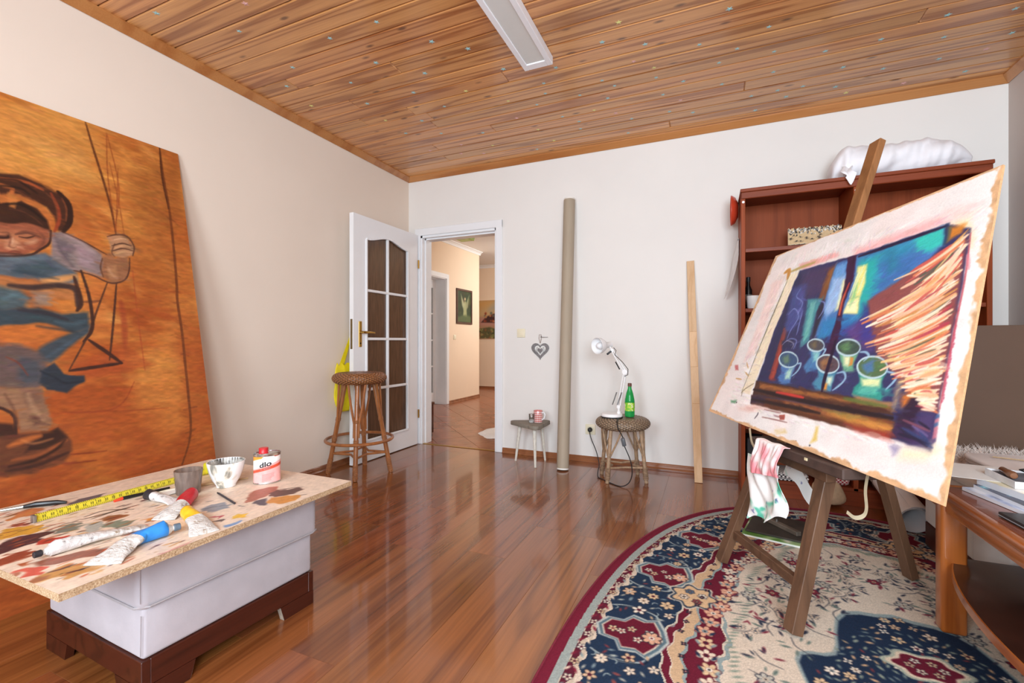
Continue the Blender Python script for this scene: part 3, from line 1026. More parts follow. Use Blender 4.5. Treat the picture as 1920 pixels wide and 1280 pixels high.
# ------------------------------------------------------------------ big painted board leaning on the left wall
rng = np.random.default_rng(5)
LEFT_STROKES=[
('F','a85a25',0,0.05,0.5,[1.518,2.09,1.605,2.098,1.59,0.38,1.469,0.409,1.51,0.904,1.52,1.537]),
('F','8a4c20',0,0.08,0.55,[1.385,1.919,1.606,2.035,1.604,1.73,1.436,1.586,1.334,1.659]),
('F','c98a45',0,0.06,0.6,[0.807,2.006,1.15,2.076,1.248,1.979,1.104,1.773,0.79,1.703]),
('F','d09a55',0,0.08,0.5,[0.935,1.947,1.158,1.897,1.218,1.766,1.082,1.765]),
('F','9a5524',0,0.06,0.5,[1.324,1.561,1.537,1.695,1.528,1.335,1.354,1.189,1.3,1.307]),
('F','cc8840',0,0.06,0.5,[1.275,0.914,1.472,1.099,1.495,0.904,1.474,0.587,1.35,0.489,1.256,0.71]),
('F','a05020',0,0.06,0.5,[0.954,0.725,1.345,0.699,1.455,0.419,1.012,0.472]),
('F','a35a28',0,0.04,0.55,[1.111,1.658,1.176,1.692,1.216,1.613,1.201,1.504,1.134,1.46,1.094,1.51]),
('F','b3602c',0,0.04,0.5,[1.134,1.46,1.208,1.385,1.192,1.061,1.111,1.046]),
('S','6b3618',0.012,0.004,0.95,[1.513,2.082,1.515,1.913,1.524,1.743,1.523,1.537,1.516,1.333,1.509,1.233,1.513,1.067,1.51,0.904,1.507,0.742,1.501,0.583,1.481,0.492,1.438,0.396]),
('S','4a2412',0.009,0.003,0.8,[1.513,2.082,1.508,1.911,1.521,1.742]),
('S','5c3018',0.009,0.003,0.9,[1.193,2.08,1.211,1.964,1.239,1.804,1.258,1.67,1.266,1.548]),
('S','8a4320',0.004,0.003,0.7,[1.274,2.062,1.259,1.826,1.267,1.564]),
('S','8a4320',0.004,0.003,0.7,[1.276,2.054,1.301,1.792,1.263,1.563]),
('S','8a4320',0.004,0.003,0.6,[1.306,1.89,1.281,1.676,1.268,1.564]),
('S','8a4320',0.004,0.003,0.6,[1.273,1.91,1.293,1.711,1.3,1.548]),
('F','9c4420',0,0.02,0.55,[1.031,0.905,1.246,0.996,1.373,0.902,1.21,0.866,1.106,0.859]),
('S','8e3c20',0.022,0.012,0.55,[1.256,1.212,1.259,1.107,1.251,0.988]),
('S','9a4422',0.005,0.003,0.6,[1.319,1.372,1.318,1.155,1.323,0.874]),
('S','8a3c1c',0.006,0.004,0.6,[1.273,0.825,1.222,0.736,1.148,0.704,0.973,0.719]),
('S','8a3c1c',0.004,0.003,0.55,[1.002,0.72,1.194,0.697,1.405,0.683]),
('S','43251a',0.008,0.003,0.95,[1.246,1.301,1.218,1.12,1.186,0.932]),
('S','4a2a1c',0.007,0.003,0.9,[1.209,1.296,1.153,1.146,1.123,1.06,1.041,0.897]),
('S','3c2018',0.016,0.004,0.95,[1.118,1.025,1.172,0.975,1.232,0.916]),
('S','3c2018',0.014,0.004,0.95,[1.232,0.916,1.132,0.903,1.04,0.891]),
('F','3a1f16',0,0.01,0.95,[0.79,1.691,0.94,1.733,1.006,1.714,1.045,1.689,1.076,1.691,1.098,1.633,1.099,1.568,1.067,1.506,1.05,1.514,1.041,1.568,1.019,1.611,0.961,1.629,0.784,1.586]),
('F','b06430',0,0.01,0.9,[0.785,1.608,0.934,1.645,0.981,1.632,1.018,1.601,1.037,1.553,1.021,1.507,1.005,1.558,0.959,1.594,0.783,1.573]),
('S','a85a2c',0.012,0.006,0.8,[0.788,1.665,0.908,1.666,0.911,1.64]),
('S','9a4a26',0.01,0.005,0.8,[0.789,1.675,0.947,1.706,1.014,1.686]),
('F','301a13',0,0.008,0.95,[0.783,1.568,0.908,1.6,0.942,1.62,0.988,1.595,1.019,1.548,1.026,1.501,0.972,1.512,0.925,1.514,0.778,1.476]),
('F','b87038',0,0.008,0.85,[0.902,1.644,0.92,1.65,0.932,1.617,0.916,1.575,0.9,1.578]),
('F','905038',0,0.008,0.95,[0.778,1.481,0.926,1.52,0.982,1.517,1.021,1.51,1.02,1.465,0.985,1.417,0.935,1.381,0.771,1.355]),
('F','a86a48',0,0.02,0.8,[0.776,1.451,0.924,1.49,0.97,1.482,0.967,1.441,0.9,1.414,0.773,1.401]),
('F','c08c68',0,0.015,0.8,[0.888,1.431,0.921,1.444,0.932,1.414,0.908,1.396,0.882,1.398]),
('S','4a2a22',0.012,0.008,0.8,[0.775,1.431,0.88,1.446,0.893,1.459]),
('S','5a3428',0.008,0.006,0.8,[0.913,1.466,0.951,1.48,0.989,1.47]),
('S','5a3428',0.008,0.005,0.8,[0.771,1.367,0.894,1.381,0.93,1.383]),
('S','3a2018',0.008,0.004,0.9,[1.026,1.508,1.017,1.451,0.985,1.415,0.935,1.379,0.771,1.35]),
('S','8c3a20',0.012,0.006,0.85,[1.039,1.68,1.058,1.614,1.056,1.557,1.037,1.505]),
('S','2c1812',0.02,0.006,0.95,[1.064,1.695,1.096,1.647,1.094,1.567,1.069,1.512]),
('F','807070',0,0.012,0.95,[1.025,1.491,1.062,1.511,1.127,1.485,1.207,1.437,1.193,1.317,1.124,1.343,1.082,1.335,1.022,1.383]),
('F','5c5258',0,0.02,0.7,[1.049,1.472,1.085,1.465,1.089,1.381,1.058,1.39]),
('F','9c8288',0,0.02,0.7,[1.102,1.468,1.177,1.432,1.16,1.363,1.11,1.37]),
('F','8a5c40',0,0.01,0.95,[1.201,1.414,1.236,1.45,1.254,1.423,1.306,1.438,1.304,1.37,1.273,1.313,1.227,1.296,1.197,1.325]),
('F','a5754f',0,0.012,0.8,[1.215,1.394,1.251,1.392,1.251,1.324,1.221,1.32]),
('F','a57a5a',0,0.008,0.95,[1.23,1.525,1.265,1.542,1.312,1.543,1.337,1.497,1.327,1.448,1.286,1.429,1.247,1.434,1.235,1.465]),
('S','4e3024',0.005,0.003,0.9,[1.244,1.482,1.287,1.503,1.325,1.498]),
('S','4e3024',0.005,0.003,0.9,[1.246,1.458,1.288,1.478,1.329,1.474]),
('S','4e3024',0.006,0.003,0.9,[1.23,1.525,1.269,1.543,1.312,1.543,1.337,1.497,1.327,1.448]),
('S','4a2c22',0.006,0.003,0.9,[1.062,1.511,1.127,1.485,1.219,1.435]),
('S','4a2c22',0.006,0.003,0.9,[1.091,1.339,1.157,1.326,1.201,1.304,1.237,1.298,1.282,1.321,1.304,1.37,1.312,1.433]),
('S','5c3a2a',0.005,0.003,0.8,[1.201,1.414,1.19,1.368,1.197,1.322]),
('F','4c5a66',0,0.015,0.95,[0.771,1.355,0.935,1.379,1.003,1.4,1.056,1.361,1.096,1.332,1.097,1.28,1.023,1.267,0.947,1.281,0.767,1.285]),
('F','36474f',0,0.02,0.8,[0.904,1.337,1.001,1.366,1.049,1.332,0.967,1.296,0.893,1.294]),
('F','a5683c',0,0.015,0.85,[0.767,1.284,0.946,1.275,1.023,1.263,1.098,1.283,1.104,1.199,1.019,1.206,0.906,1.224,0.763,1.219]),
('S','c88a50',0.025,0.015,0.8,[0.984,1.277,1.035,1.289,1.089,1.313]),
('S','3a2a28',0.022,0.01,0.9,[0.881,1.247,0.954,1.246,1.033,1.264,1.09,1.251,1.091,1.177]),
('F','43555c',0,0.02,0.95,[0.765,1.243,0.906,1.232,0.936,1.199,0.919,1.152,0.757,1.118]),
('F','7a7a78',0,0.02,0.7,[0.943,1.225,0.991,1.227,1.001,1.171,0.948,1.167]),
('F','2c3c46',0,0.015,0.95,[0.759,1.138,0.957,1.158,1.034,1.137,1.129,1.152,1.125,1.081,1.069,1.059,0.981,1.094,0.755,1.065]),
('S','2c2a30',0.014,0.008,0.8,[0.901,1.147,0.984,1.139,1.052,1.113]),
('F','b5652c',0,0.012,0.9,[0.754,1.059,0.962,1.096,1.059,1.059,0.965,1.005,0.891,1.008,0.752,1.024]),
('F','34424c',0,0.015,0.95,[0.954,0.992,1.026,1.038,1.126,1.091,1.125,1.06,1.053,0.991,0.988,0.926,0.933,0.954]),
('F','5a4a48',0,0.02,0.95,[0.752,1.018,0.891,1.003,0.953,0.977,0.978,0.927,0.963,0.851,0.933,0.822,0.742,0.848]),
('F','3a4149',0,0.02,0.8,[0.888,0.956,0.951,0.941,0.944,0.852,0.881,0.845]),
('S','3a221a',0.012,0.005,0.95,[1.116,1.342,1.135,1.23,1.139,1.117,1.128,1.06,1.098,1.018]),
('S','3a221a',0.016,0.006,0.9,[1.089,1.31,1.104,1.199,1.087,1.156]),
('F','262f3a',0,0.008,0.97,[0.948,0.9,0.998,0.926,1.024,0.879,1.091,0.865,1.087,0.838,1.023,0.8,0.961,0.819,0.94,0.852]),
('F','86624a',0,0.01,0.95,[0.742,0.84,0.947,0.829,0.955,0.743,0.968,0.685,0.948,0.648,0.87,0.655,0.865,0.737,0.741,0.823]),
('F','6a4c3c',0,0.02,0.7,[0.888,0.826,0.942,0.821,0.946,0.751,0.901,0.757]),
('F','54302a',0,0.015,0.85,[0.903,0.713,0.935,0.715,0.937,0.68,0.912,0.679]),
('S','38201a',0.01,0.004,0.9,[0.74,0.806,0.852,0.739,0.861,0.654]),
('F','5c3320',0,0.012,0.95,[0.732,0.667,0.868,0.653,0.948,0.64,0.987,0.658,1.024,0.598,1.026,0.552,0.986,0.514,0.892,0.489,0.724,0.516]),
('F','2e1a14',0,0.012,0.9,[0.902,0.634,0.982,0.654,1.009,0.614,0.944,0.583,0.88,0.578]),
('F','2e1a14',0,0.012,0.9,[0.736,0.733,0.854,0.697,0.861,0.648,0.732,0.656]),
('S','8a4a28',0.012,0.008,0.8,[0.844,0.557,0.924,0.562,1.008,0.601]),
('S','3a2018',0.012,0.008,0.8,[0.825,0.521,0.912,0.522,1.008,0.55]),
('S','b0602c',0.02,0.012,0.7,[0.84,0.611,0.883,0.626,0.929,0.634]),
('S','7a3018',0.006,0.004,0.7,[1.018,0.541,1.069,0.534,1.139,0.529]),
('S','7a3018',0.006,0.004,0.7,[0.986,0.509,1.035,0.502,1.1,0.497])]
FACE_STROKES=[
('S','2e1812',0.006,0.002,0.9,[0.775,1.427,0.879,1.443,0.891,1.455]),
('S','6a3c2c',0.005,0.003,0.8,[0.776,1.441,0.881,1.467,0.893,1.465]),
('S','2e1812',0.006,0.002,0.9,[0.923,1.458,0.947,1.458,0.971,1.471]),
('S','6a3c2c',0.005,0.003,0.8,[0.918,1.473,0.947,1.487,0.98,1.484]),
('S','7a4834',0.006,0.003,0.8,[0.901,1.453,0.894,1.426,0.891,1.412,0.9,1.406,0.911,1.412]),
('S','caa080',0.006,0.004,0.7,[0.904,1.448,0.901,1.425]),
('S','703428',0.007,0.003,0.85,[0.888,1.386,0.904,1.393,0.923,1.391]),
('S','c8a07c',0.012,0.008,0.6,[0.943,1.433,0.962,1.443,0.976,1.456]),
('S','5a3226',0.008,0.006,0.6,[0.981,1.498,0.999,1.475,0.997,1.444,0.975,1.415]),
('S','160e0c',0.008,0.004,0.8,[0.788,1.665,0.919,1.702,0.956,1.692,0.993,1.666]),
('S','160e0c',0.008,0.004,0.8,[0.787,1.642,0.926,1.672,0.968,1.655]),
('S','6a3a24',0.006,0.003,0.7,[0.889,1.66,0.935,1.654,0.98,1.627]),
('S','6a3a24',0.006,0.003,0.7,[1.023,1.675,1.05,1.643,1.052,1.571]),
('S','160e0c',0.01,0.004,0.8,[0.894,1.589,0.931,1.6,0.972,1.584,1.009,1.546]),
('S','5a3020',0.005,0.003,0.7,[0.902,1.571,0.938,1.571,0.975,1.551,1.002,1.523]),
('S','8a4a2a',0.006,0.003,0.7,[1.075,1.669,1.087,1.623,1.081,1.564]),
('S','d0a47c',0.006,0.003,0.7,[1.256,1.515,1.289,1.528,1.314,1.524]),
('S','c8986c',0.007,0.004,0.7,[1.255,1.472,1.29,1.494,1.318,1.49]),
('S','c8986c',0.007,0.004,0.7,[1.256,1.446,1.289,1.463,1.32,1.463]),
('S','5c3828',0.005,0.002,0.85,[1.257,1.497,1.241,1.451,1.251,1.429]),
('S','c49a78',0.01,0.006,0.5,[1.219,1.372,1.231,1.341,1.251,1.323]),
('S','b8a0a0',0.014,0.01,0.5,[1.077,1.499,1.124,1.473,1.177,1.432]),
('S','4a4048',0.012,0.008,0.5,[1.039,1.476,1.055,1.417,1.088,1.359]),
('S','5c757e',0.014,0.008,0.5,[0.879,1.352,0.943,1.37,1.002,1.38]),
('S','20303c',0.01,0.006,0.6,[0.894,1.31,0.958,1.303,1.035,1.292]),
('S','60808c',0.014,0.008,0.5,[0.86,1.192,0.896,1.208,0.927,1.198]),
('S','4c6874',0.012,0.008,0.5,[1.011,1.105,1.061,1.093,1.111,1.109]),
('S','1c2834',0.01,0.006,0.7,[0.951,1.083,1.019,1.071,1.08,1.059]),
('S','4a5c6c',0.01,0.006,0.5,[0.971,0.953,1.023,0.991,1.078,1.039]),
('S','1a2028',0.008,0.004,0.8,[0.948,0.896,0.989,0.868,1.026,0.839,1.083,0.844]),
('S','b08a68',0.012,0.008,0.6,[0.905,0.806,0.915,0.755,0.942,0.695]),
('S','5a3a2c',0.008,0.005,0.7,[0.84,0.813,0.861,0.75,0.869,0.676]),
('S','c8804c',0.008,0.005,0.6,[0.875,0.627,0.909,0.608,0.965,0.616]),
('S','1e100c',0.01,0.005,0.8,[0.835,0.536,0.904,0.542,0.971,0.57,1.003,0.602]),
('S','7a2c18',0.005,0.003,0.7,[0.853,0.957,0.886,0.931,0.91,0.88])]

PV = Vector((-.395, 0, 2.05)).normalized()
PNn = Vector((0, 1, 0)).cross(PV)
PY0, PY1, PS = .12, 1.605, 2.083
bp = empty('swing_painting', (-2.34, .9, 0), 'large unframed orange painting of a child on a swing leaning against cream wall', 'painting')
pt = Paint(PY0, 0, PY1, PS, .0034, 'b06a2c')
n1 = value_noise(pt.h, pt.w, 9, 6, rng)
n2 = value_noise(pt.h, pt.w, 40, 7, rng)
n3 = value_noise(pt.h, pt.w, 130, 14, rng)
tt = np.clip(.2 + .75 * (np.linspace(0, 1, pt.h)[:, None] - .45) + (n1 - .5) * .9 + (n2 - .5) * .45 + (n3 - .5) * .35, 0, 1)
pt.a = rgb('98481c') * (1 - tt[..., None]) + rgb('cd8c42') * tt[..., None]
for i in range(420):
    x, y = rnd.uniform(PY0, PY1), rnd.uniform(0, PS)
    an = rnd.uniform(-.5, .2) if y < 1.2 else rnd.uniform(-1.1, -.1)
    L = rnd.uniform(.06, .22)
    c = rnd.choice(['d8984c', 'c27c38', 'a4561f', '8c451c', 'b86c2c', 'e0a860']) if y > 1.1 else rnd.choice(['b8622a', 'a4501f', 'c27434', '984a1e', 'b4662c'])
    pt.stroke([(x, y), (x + L * cos(an) * .5, y + L * sin(an) * .5 + .01), (x + L * cos(an), y + L * sin(an))], c, rnd.uniform(.01, .035), .012, .33)
pt.jit = ((value_noise(pt.h, pt.w, 45, 32, rng) - .5) * .010, (value_noise(pt.h, pt.w, 45, 32, rng) - .5) * .010)
pt.run([(k, c, w, so * .55, al, p) for k, c, w, so, al, p in LEFT_STROKES])
pt.jit = None
pt.brushify(2600, .055, .010, lambda x, y: rnd.uniform(-.6, .3) + (.5 if y > 1.3 else 0) * rnd.uniform(-1, 1), .07, .5, (.7, .25, PY1, PS))
pt.run([(k, c, w, so * .55, al * .9, p) for k, c, w, so, al, p in LEFT_STROKES if k == 'S'])
pt.run(FACE_STROKES)
# the picture's other half balances this one
jx = np.arange(pt.w)
for j in range(pt.h):
    yb_ = .776 + .136 * pt.Y[j] / 2.08
    mi = np.clip(np.round((2 * yb_ - pt.X - PY0) / pt.res).astype(int), 0, pt.w - 1)
    lf = pt.X < yb_ - .004
    pt.a[j, lf] = pt.a[j, mi[lf]]
pt.a *= (.92 + .16 * value_noise(pt.h, pt.w, 260, 60, rng))[..., None]
yy, ss = np.meshgrid(pt.X, pt.Y)
o3 = np.array((-2.34, 0, 0)) + np.array(PNn) * .0006
P = o3 + yy[..., None] * np.array((0, 1., 0)) + ss[..., None] * np.array(PV)
grid_mesh('painted_surface', P, pt.a, vcol_mat('brushed_oil_paint', .5, .15, 260, (1, .25, 1), gain=1.08), bp)
bb = B()
bb.prism([Vector((-2.34, PY0, 0)), Vector((-2.34, PY1, 0)), Vector((-2.34, PY1, 0)) + PV * PS, Vector((-2.34, PY0, 0)) + PV * PS], -PNn * .010)
for v in bb.bm.verts:
    v.co.z = max(v.co.z, 0.0003)
bb.to('board', mat('fibreboard_edge', 'b48a5c', .7, var=.15), bp, smooth=0)

# ------------------------------------------------------------------ ottoman with the chipboard palette on it
OA = Vector((-1.422, .742, 0))
Rz = Matrix.Rotation(radians(-2.4), 3, 'Z')


def ott(b):
    for v in b.bm.verts:
        v.co = Rz @ v.co + OA
    return b


ot = empty('ottoman', (-1.70, 1.03, 0), 'pale grey suede ottoman on dark brown wooden base under the paint-covered board', 'ottoman')
m_suede = mat('pale_grey_suede', 'bcb7bd', .95, var=.14, scale=5, bump=.25, bscale=90, sheen=.3, spec=.2)
m_base = wood('dark_red_brown_stain', '4c1f12', '2c0f08', 'y', rings=3, rough=.38, cross=14, coat=.25)
m_raw = mat('chipped_raw_wood', 'a89a8a', .8, var=.2, scale=60)
W, D, T = .566, .566, .022
pl = B()
for lo, hi in (((-W, 0, .052), (0, T, .124)), ((-W, D - T, .052), (0, D, .124)), ((-W, T, .052), (-W + T, D - T, .124)), ((-T, T, .052), (0, D - T, .124)), ((-W + T, T, .1), (-T, D - T, .118))):
    pl.box(lo, hi, bev=.0015)
ott(pl).to('plinth', m_base, ot, smooth=0)
for fx, fy, sx, sy in ((0, 0, -1, 1), (0, D, -1, -1), (-W, 0, 1, 1), (-W, D, 1, -1)):
    q = B()
    q.prism([(fx, fy, .0005), (fx, fy + sy * .125, .0005), (fx, fy + sy * .14, .0515), (fx, fy, .0515)], (sx * T, 0, 0))
    q.prism([(fx + sx * T, fy, .0005), (fx + sx * .125, fy, .0005), (fx + sx * .14, fy, .0515), (fx + sx * T, fy, .0515)], (0, sy * T, 0))
    fo = ott(q).to('foot', m_base, ot, smooth=0)
    q = B()
    q.prism([(fx + sx * .001, fy + sy * .1252, .001), (fx + sx * .001, fy + sy * .1267, .001), (fx + sx * .001, fy + sy * .1405, .0505), (fx + sx * .001, fy + sy * .139, .0505)], (sx * (T - .002), 0, 0))
    ott(q).to('chipped_end', m_raw, fo, smooth=0)
bd = B().box((-W + .004, .004, .1245), (-.004, D - .004, .27), bev=.012, seg=3)
bmesh.ops.subdivide_edges(bd.bm, edges=[e for e in bd.bm.edges if e.calc_length() > .2], cuts=8, use_grid_fill=True)
for v in bd.bm.verts:
    k = (v.co.z - .125) / .145
    s_ = .004 * sin(v.co.y * 31 + 1) * sin(v.co.x * 27) + .003 * sin(v.co.y * 11)
    if v.co.x > -.02:
        v.co.x += s_ * sin(pi * max(0, min(1, k)))
    if v.co.y < .02:
        v.co.y -= s_ * sin(pi * max(0, min(1, k)))
ott(bd).to('body', m_suede, ot, smooth=60)
cu = B().box((-W - .012, -.012, .262), (.012, D + .012, .4315), bev=.026, seg=4)
ott(cu).to('cushion', m_suede, ot, smooth=60)
sm = B()
zz_ = .276
sm.tube([(.0125, .014, zz_), (.0125, D - .014, zz_), (0, D + .0125, zz_), (-W, D + .0125, zz_), (-W - .0125, D - .01, zz_), (-W - .0125, .01, zz_), (-W + .01, -.0125, zz_), (-.01, -.0125, zz_)], .0032, 6, closed=True)
ott(sm).to('piping', mat('grey_suede_piping', 'b2adb0', .95), ot)
cs = B()
cs.tube([(.0075, -.0065, .29), (.0085, -.0075, .34), (.0075, -.0065, .40)], .0011, 5)
cs.tube([(-.0065, .0065 - .0065, .14), (-.0055, .001, .25)], .0014, 5)
ott(cs).to('corner_seam', mat('seam_thread', 'b4afb4', .9), ot)

PX0, PX1, QY0, QY1, PZ = -2.145, -1.303, .522, 1.407, .45
pb = empty('palette_board', (-1.72, .96, .4318), 'square chipboard sheet used as a paint palette lying on the ottoman', 'board')
m_chip = NT('chipboard_edge')
v = m_chip.coords((1, 1, 1))
c1 = m_chip.noise(v, 260, 3, .7)
m_chip.l(m_chip.ramp(c1, [(.3, H4('8c6c4c')), (.5, H4('bc9c78')), (.7, H4('dcc8a8'))]), m_chip.b.inputs['Base Color'])
m_chip.b.inputs['Roughness'].default_value = .85
m_chip.bump(c1, .5, .002)
B().box((PX0, QY0, .4321), (PX1, QY1, PZ)).to('board', m_chip.m, pb, smooth=0)
PALETTE_STROKES=[
('F','c87a44',0,0.004,0.95,[-2.037,0.699,-2.057,0.751,-2.006,0.767,-1.977,0.737,-1.978,0.679]),
('F','a04c38',0,0.003,0.95,[-1.93,0.668,-1.914,0.702,-1.873,0.693,-1.889,0.665]),
('F','d09a38',0,0.003,0.97,[-1.874,0.612,-1.897,0.652,-1.86,0.688,-1.8,0.694,-1.779,0.663,-1.798,0.618,-1.802,0.589]),
('F','4c2a2e',0,0.003,0.97,[-1.758,0.574,-1.787,0.614,-1.779,0.663,-1.747,0.687,-1.691,0.646,-1.693,0.611,-1.688,0.58,-1.684,0.55]),
('F','b83a30',0,0.003,0.97,[-1.675,0.627,-1.706,0.658,-1.679,0.688,-1.654,0.68,-1.657,0.644]),
('F','74786c',0,0.003,0.95,[-1.751,0.68,-1.788,0.73,-1.743,0.75,-1.694,0.72,-1.712,0.693]),
('F','aaada4',0,0.003,0.95,[-1.73,0.744,-1.701,0.778,-1.664,0.773,-1.632,0.747,-1.651,0.719]),
('F','788674',0,0.003,0.95,[-1.678,0.767,-1.672,0.813,-1.628,0.832,-1.598,0.813,-1.609,0.767]),
('F','dc9830',0,0.003,0.95,[-1.66,0.706,-1.642,0.733,-1.604,0.739,-1.585,0.701,-1.597,0.679]),
('F','8c3c26',0,0.004,0.95,[-1.648,0.536,-1.668,0.573,-1.645,0.599,-1.594,0.59,-1.601,0.55,-1.592,0.518]),
('F','a8502c',0,0.004,0.9,[-1.571,0.562,-1.564,0.588,-1.542,0.575,-1.548,0.558]),
('F','d05c4c',0,0.004,0.95,[-1.538,0.535,-1.527,0.56,-1.476,0.569,-1.449,0.554,-1.469,0.526]),
('F','8c5240',0,0.004,0.95,[-1.545,0.581,-1.516,0.639,-1.491,0.682,-1.447,0.718,-1.425,0.679,-1.472,0.62,-1.5,0.569]),
('F','b8542e',0,0.004,0.9,[-1.477,0.676,-1.462,0.72,-1.438,0.713,-1.435,0.678]),
('F','be8a4c',0,0.004,0.95,[-1.45,0.534,-1.459,0.59,-1.417,0.622,-1.359,0.627,-1.368,0.576,-1.419,0.529]),
('F','a0684c',0,0.004,0.9,[-1.446,0.524,-1.446,0.546,-1.41,0.555,-1.415,0.528]),
('F','86502e',0,0.004,0.9,[-1.728,0.777,-1.747,0.825,-1.691,0.85,-1.68,0.787]),
('S','2e2622',0.008,0.003,0.9,[-1.783,0.77,-1.777,0.812,-1.773,0.862,-1.769,0.915]),
('S','2e2622',0.006,0.003,0.9,[-1.76,0.785,-1.772,0.844,-1.763,0.885]),
('S','3a2e28',0.006,0.003,0.9,[-1.801,0.784,-1.808,0.841,-1.738,0.884]),
('F','94402a',0,0.004,0.9,[-1.526,0.754,-1.525,0.808,-1.489,0.799,-1.483,0.754]),
('F','b8564a',0,0.004,0.9,[-1.572,0.803,-1.555,0.831,-1.541,0.817,-1.553,0.796]),
('F','56525a',0,0.004,0.9,[-1.991,0.806,-2.026,0.872,-2.014,0.936,-1.965,0.898,-1.959,0.819]),
('F','868a96',0,0.004,0.92,[-1.538,0.971,-1.545,1.026,-1.503,1.051,-1.459,1.011,-1.489,0.955]),
('S','60646e',0.006,0.003,0.9,[-1.528,0.969,-1.515,1.006,-1.485,1.036]),
('F','b84450',0,0.003,0.95,[-1.44,0.936,-1.433,0.96,-1.406,0.962,-1.399,0.945]),
('F','5a4640',0,0.003,0.95,[-1.409,0.916,-1.376,0.941,-1.365,0.914]),
('F','e4b434',0,0.003,0.95,[-1.381,0.961,-1.384,0.993,-1.356,1.007,-1.334,0.982,-1.363,0.953]),
('F','6c90c0',0,0.003,0.95,[-1.341,0.914,-1.321,0.956,-1.312,0.937,-1.317,0.909]),
('F','d88c44',0,0.003,0.9,[-1.61,0.839,-1.603,0.871,-1.57,0.846]),
('F','c88a80',0,0.004,0.8,[-1.309,0.729,-1.312,0.768,-1.316,0.81,-1.293,0.776,-1.286,0.731]),
('F','a05c44',0,0.004,0.8,[-1.484,0.489,-1.538,0.528,-1.51,0.527,-1.458,0.488]),
('F','aa6450',0,0.004,0.95,[-1.476,1.084,-1.543,1.152,-1.533,1.209,-1.502,1.243,-1.465,1.199,-1.447,1.12,-1.45,1.079]),
('F','60403a',0,0.004,0.95,[-1.469,1.159,-1.475,1.207,-1.424,1.256,-1.39,1.247,-1.381,1.209,-1.415,1.158]),
('S','4a302c',0.006,0.003,0.8,[-1.475,1.207,-1.444,1.25,-1.416,1.273]),
('S','4a302c',0.005,0.003,0.8,[-1.353,1.185,-1.346,1.206,-1.336,1.219]),
('F','d08a3a',0,0.004,0.95,[-1.393,1.098,-1.419,1.144,-1.39,1.181,-1.352,1.197,-1.317,1.153,-1.33,1.109]),
('F','46424c',0,0.004,0.95,[-1.42,1.075,-1.444,1.11,-1.43,1.128,-1.371,1.085,-1.39,1.072]),
('S','4a4448',0.006,0.003,0.8,[-1.588,1.024,-1.578,1.04]),
('S','4a4448',0.006,0.003,0.8,[-1.453,1.044,-1.426,1.045])]

pp = Paint(PX0, QY0, PX1, QY1, .0022, 'e4cfbb')
pp.jit = ((value_noise(pp.h, pp.w, 40, 50, rng) - .5) * .012, (value_noise(pp.h, pp.w, 22, 60, rng) - .5) * .034)
pp.a *= (.97 + .06 * value_noise(pp.h, pp.w, 40, 40, rng))[..., None]
pp.run(PALETTE_STROKES)
pp.jit = None
pp.brushify(1500, .03, .005, 1.6, .09, .6, (-2.12, .53, -1.35, 1.2))
for i in range(300):
    x = rnd.uniform(-2.12, -1.33)
    y = rnd.triangular(.53, 1.05, .58)
    if (x < -1.95 and y > .85) or (x > -1.5 and y > .8):
        continue
    L = rnd.uniform(.004, .035)
    an = rnd.uniform(1.2, 1.9)
    pp.stroke([(x, y), (x + L * cos(an), y + L * sin(an))], rnd.choice(['8c3c26', 'b8542e', '4c2a2e', 'a0684c', 'c89048', '5a4640', '3a302c', 'be8a4c', 'b06048']), rnd.uniform(.002, .008), .003, .85)
nz_ = value_noise(pp.h, pp.w, 60, 100, rng)
pp.a *= (.96 + .08 * nz_)[..., None]
xx, yy = np.meshgrid(pp.X, pp.Y)
zz = np.full_like(xx, PZ + .0005)
grid_mesh('paint_layer', np.stack([xx, yy, zz], -1), pp.a, vcol_mat('dried_paint_on_board', .45, .35, 120, gain=1.0), pb)

ZP = PZ + .0009


def tube_foil(name, base, stain, stain2, bumps):
    t = NT(name)
    v = t.coords()
    a = t.ramp(t.noise(v, 55, 4, .6, .5), [(.50, H4(base)), (.60, H4(base, .86)), (.66, H4(stain)), (.76, H4(stain2))])
    t.l(a, t.b.inputs['Base Color'])
    t.b.inputs['Roughness'].default_value = .3
    t.bump(t.noise(v, 48, 3, .55, .8), bumps, .012)
    return t.m


m_tube_white = tube_foil('paint_tube_white', 'd6d4d2', '989290', '6a6468', .35)
m_tube_metal = tube_foil('stained_white_tube_foil', 'd2d0cc', 'a8947c', '6c6c74', .6)
m_cap_black = mat('black_tube_cap', '2a2a2e', .4, var=.2, scale=60)


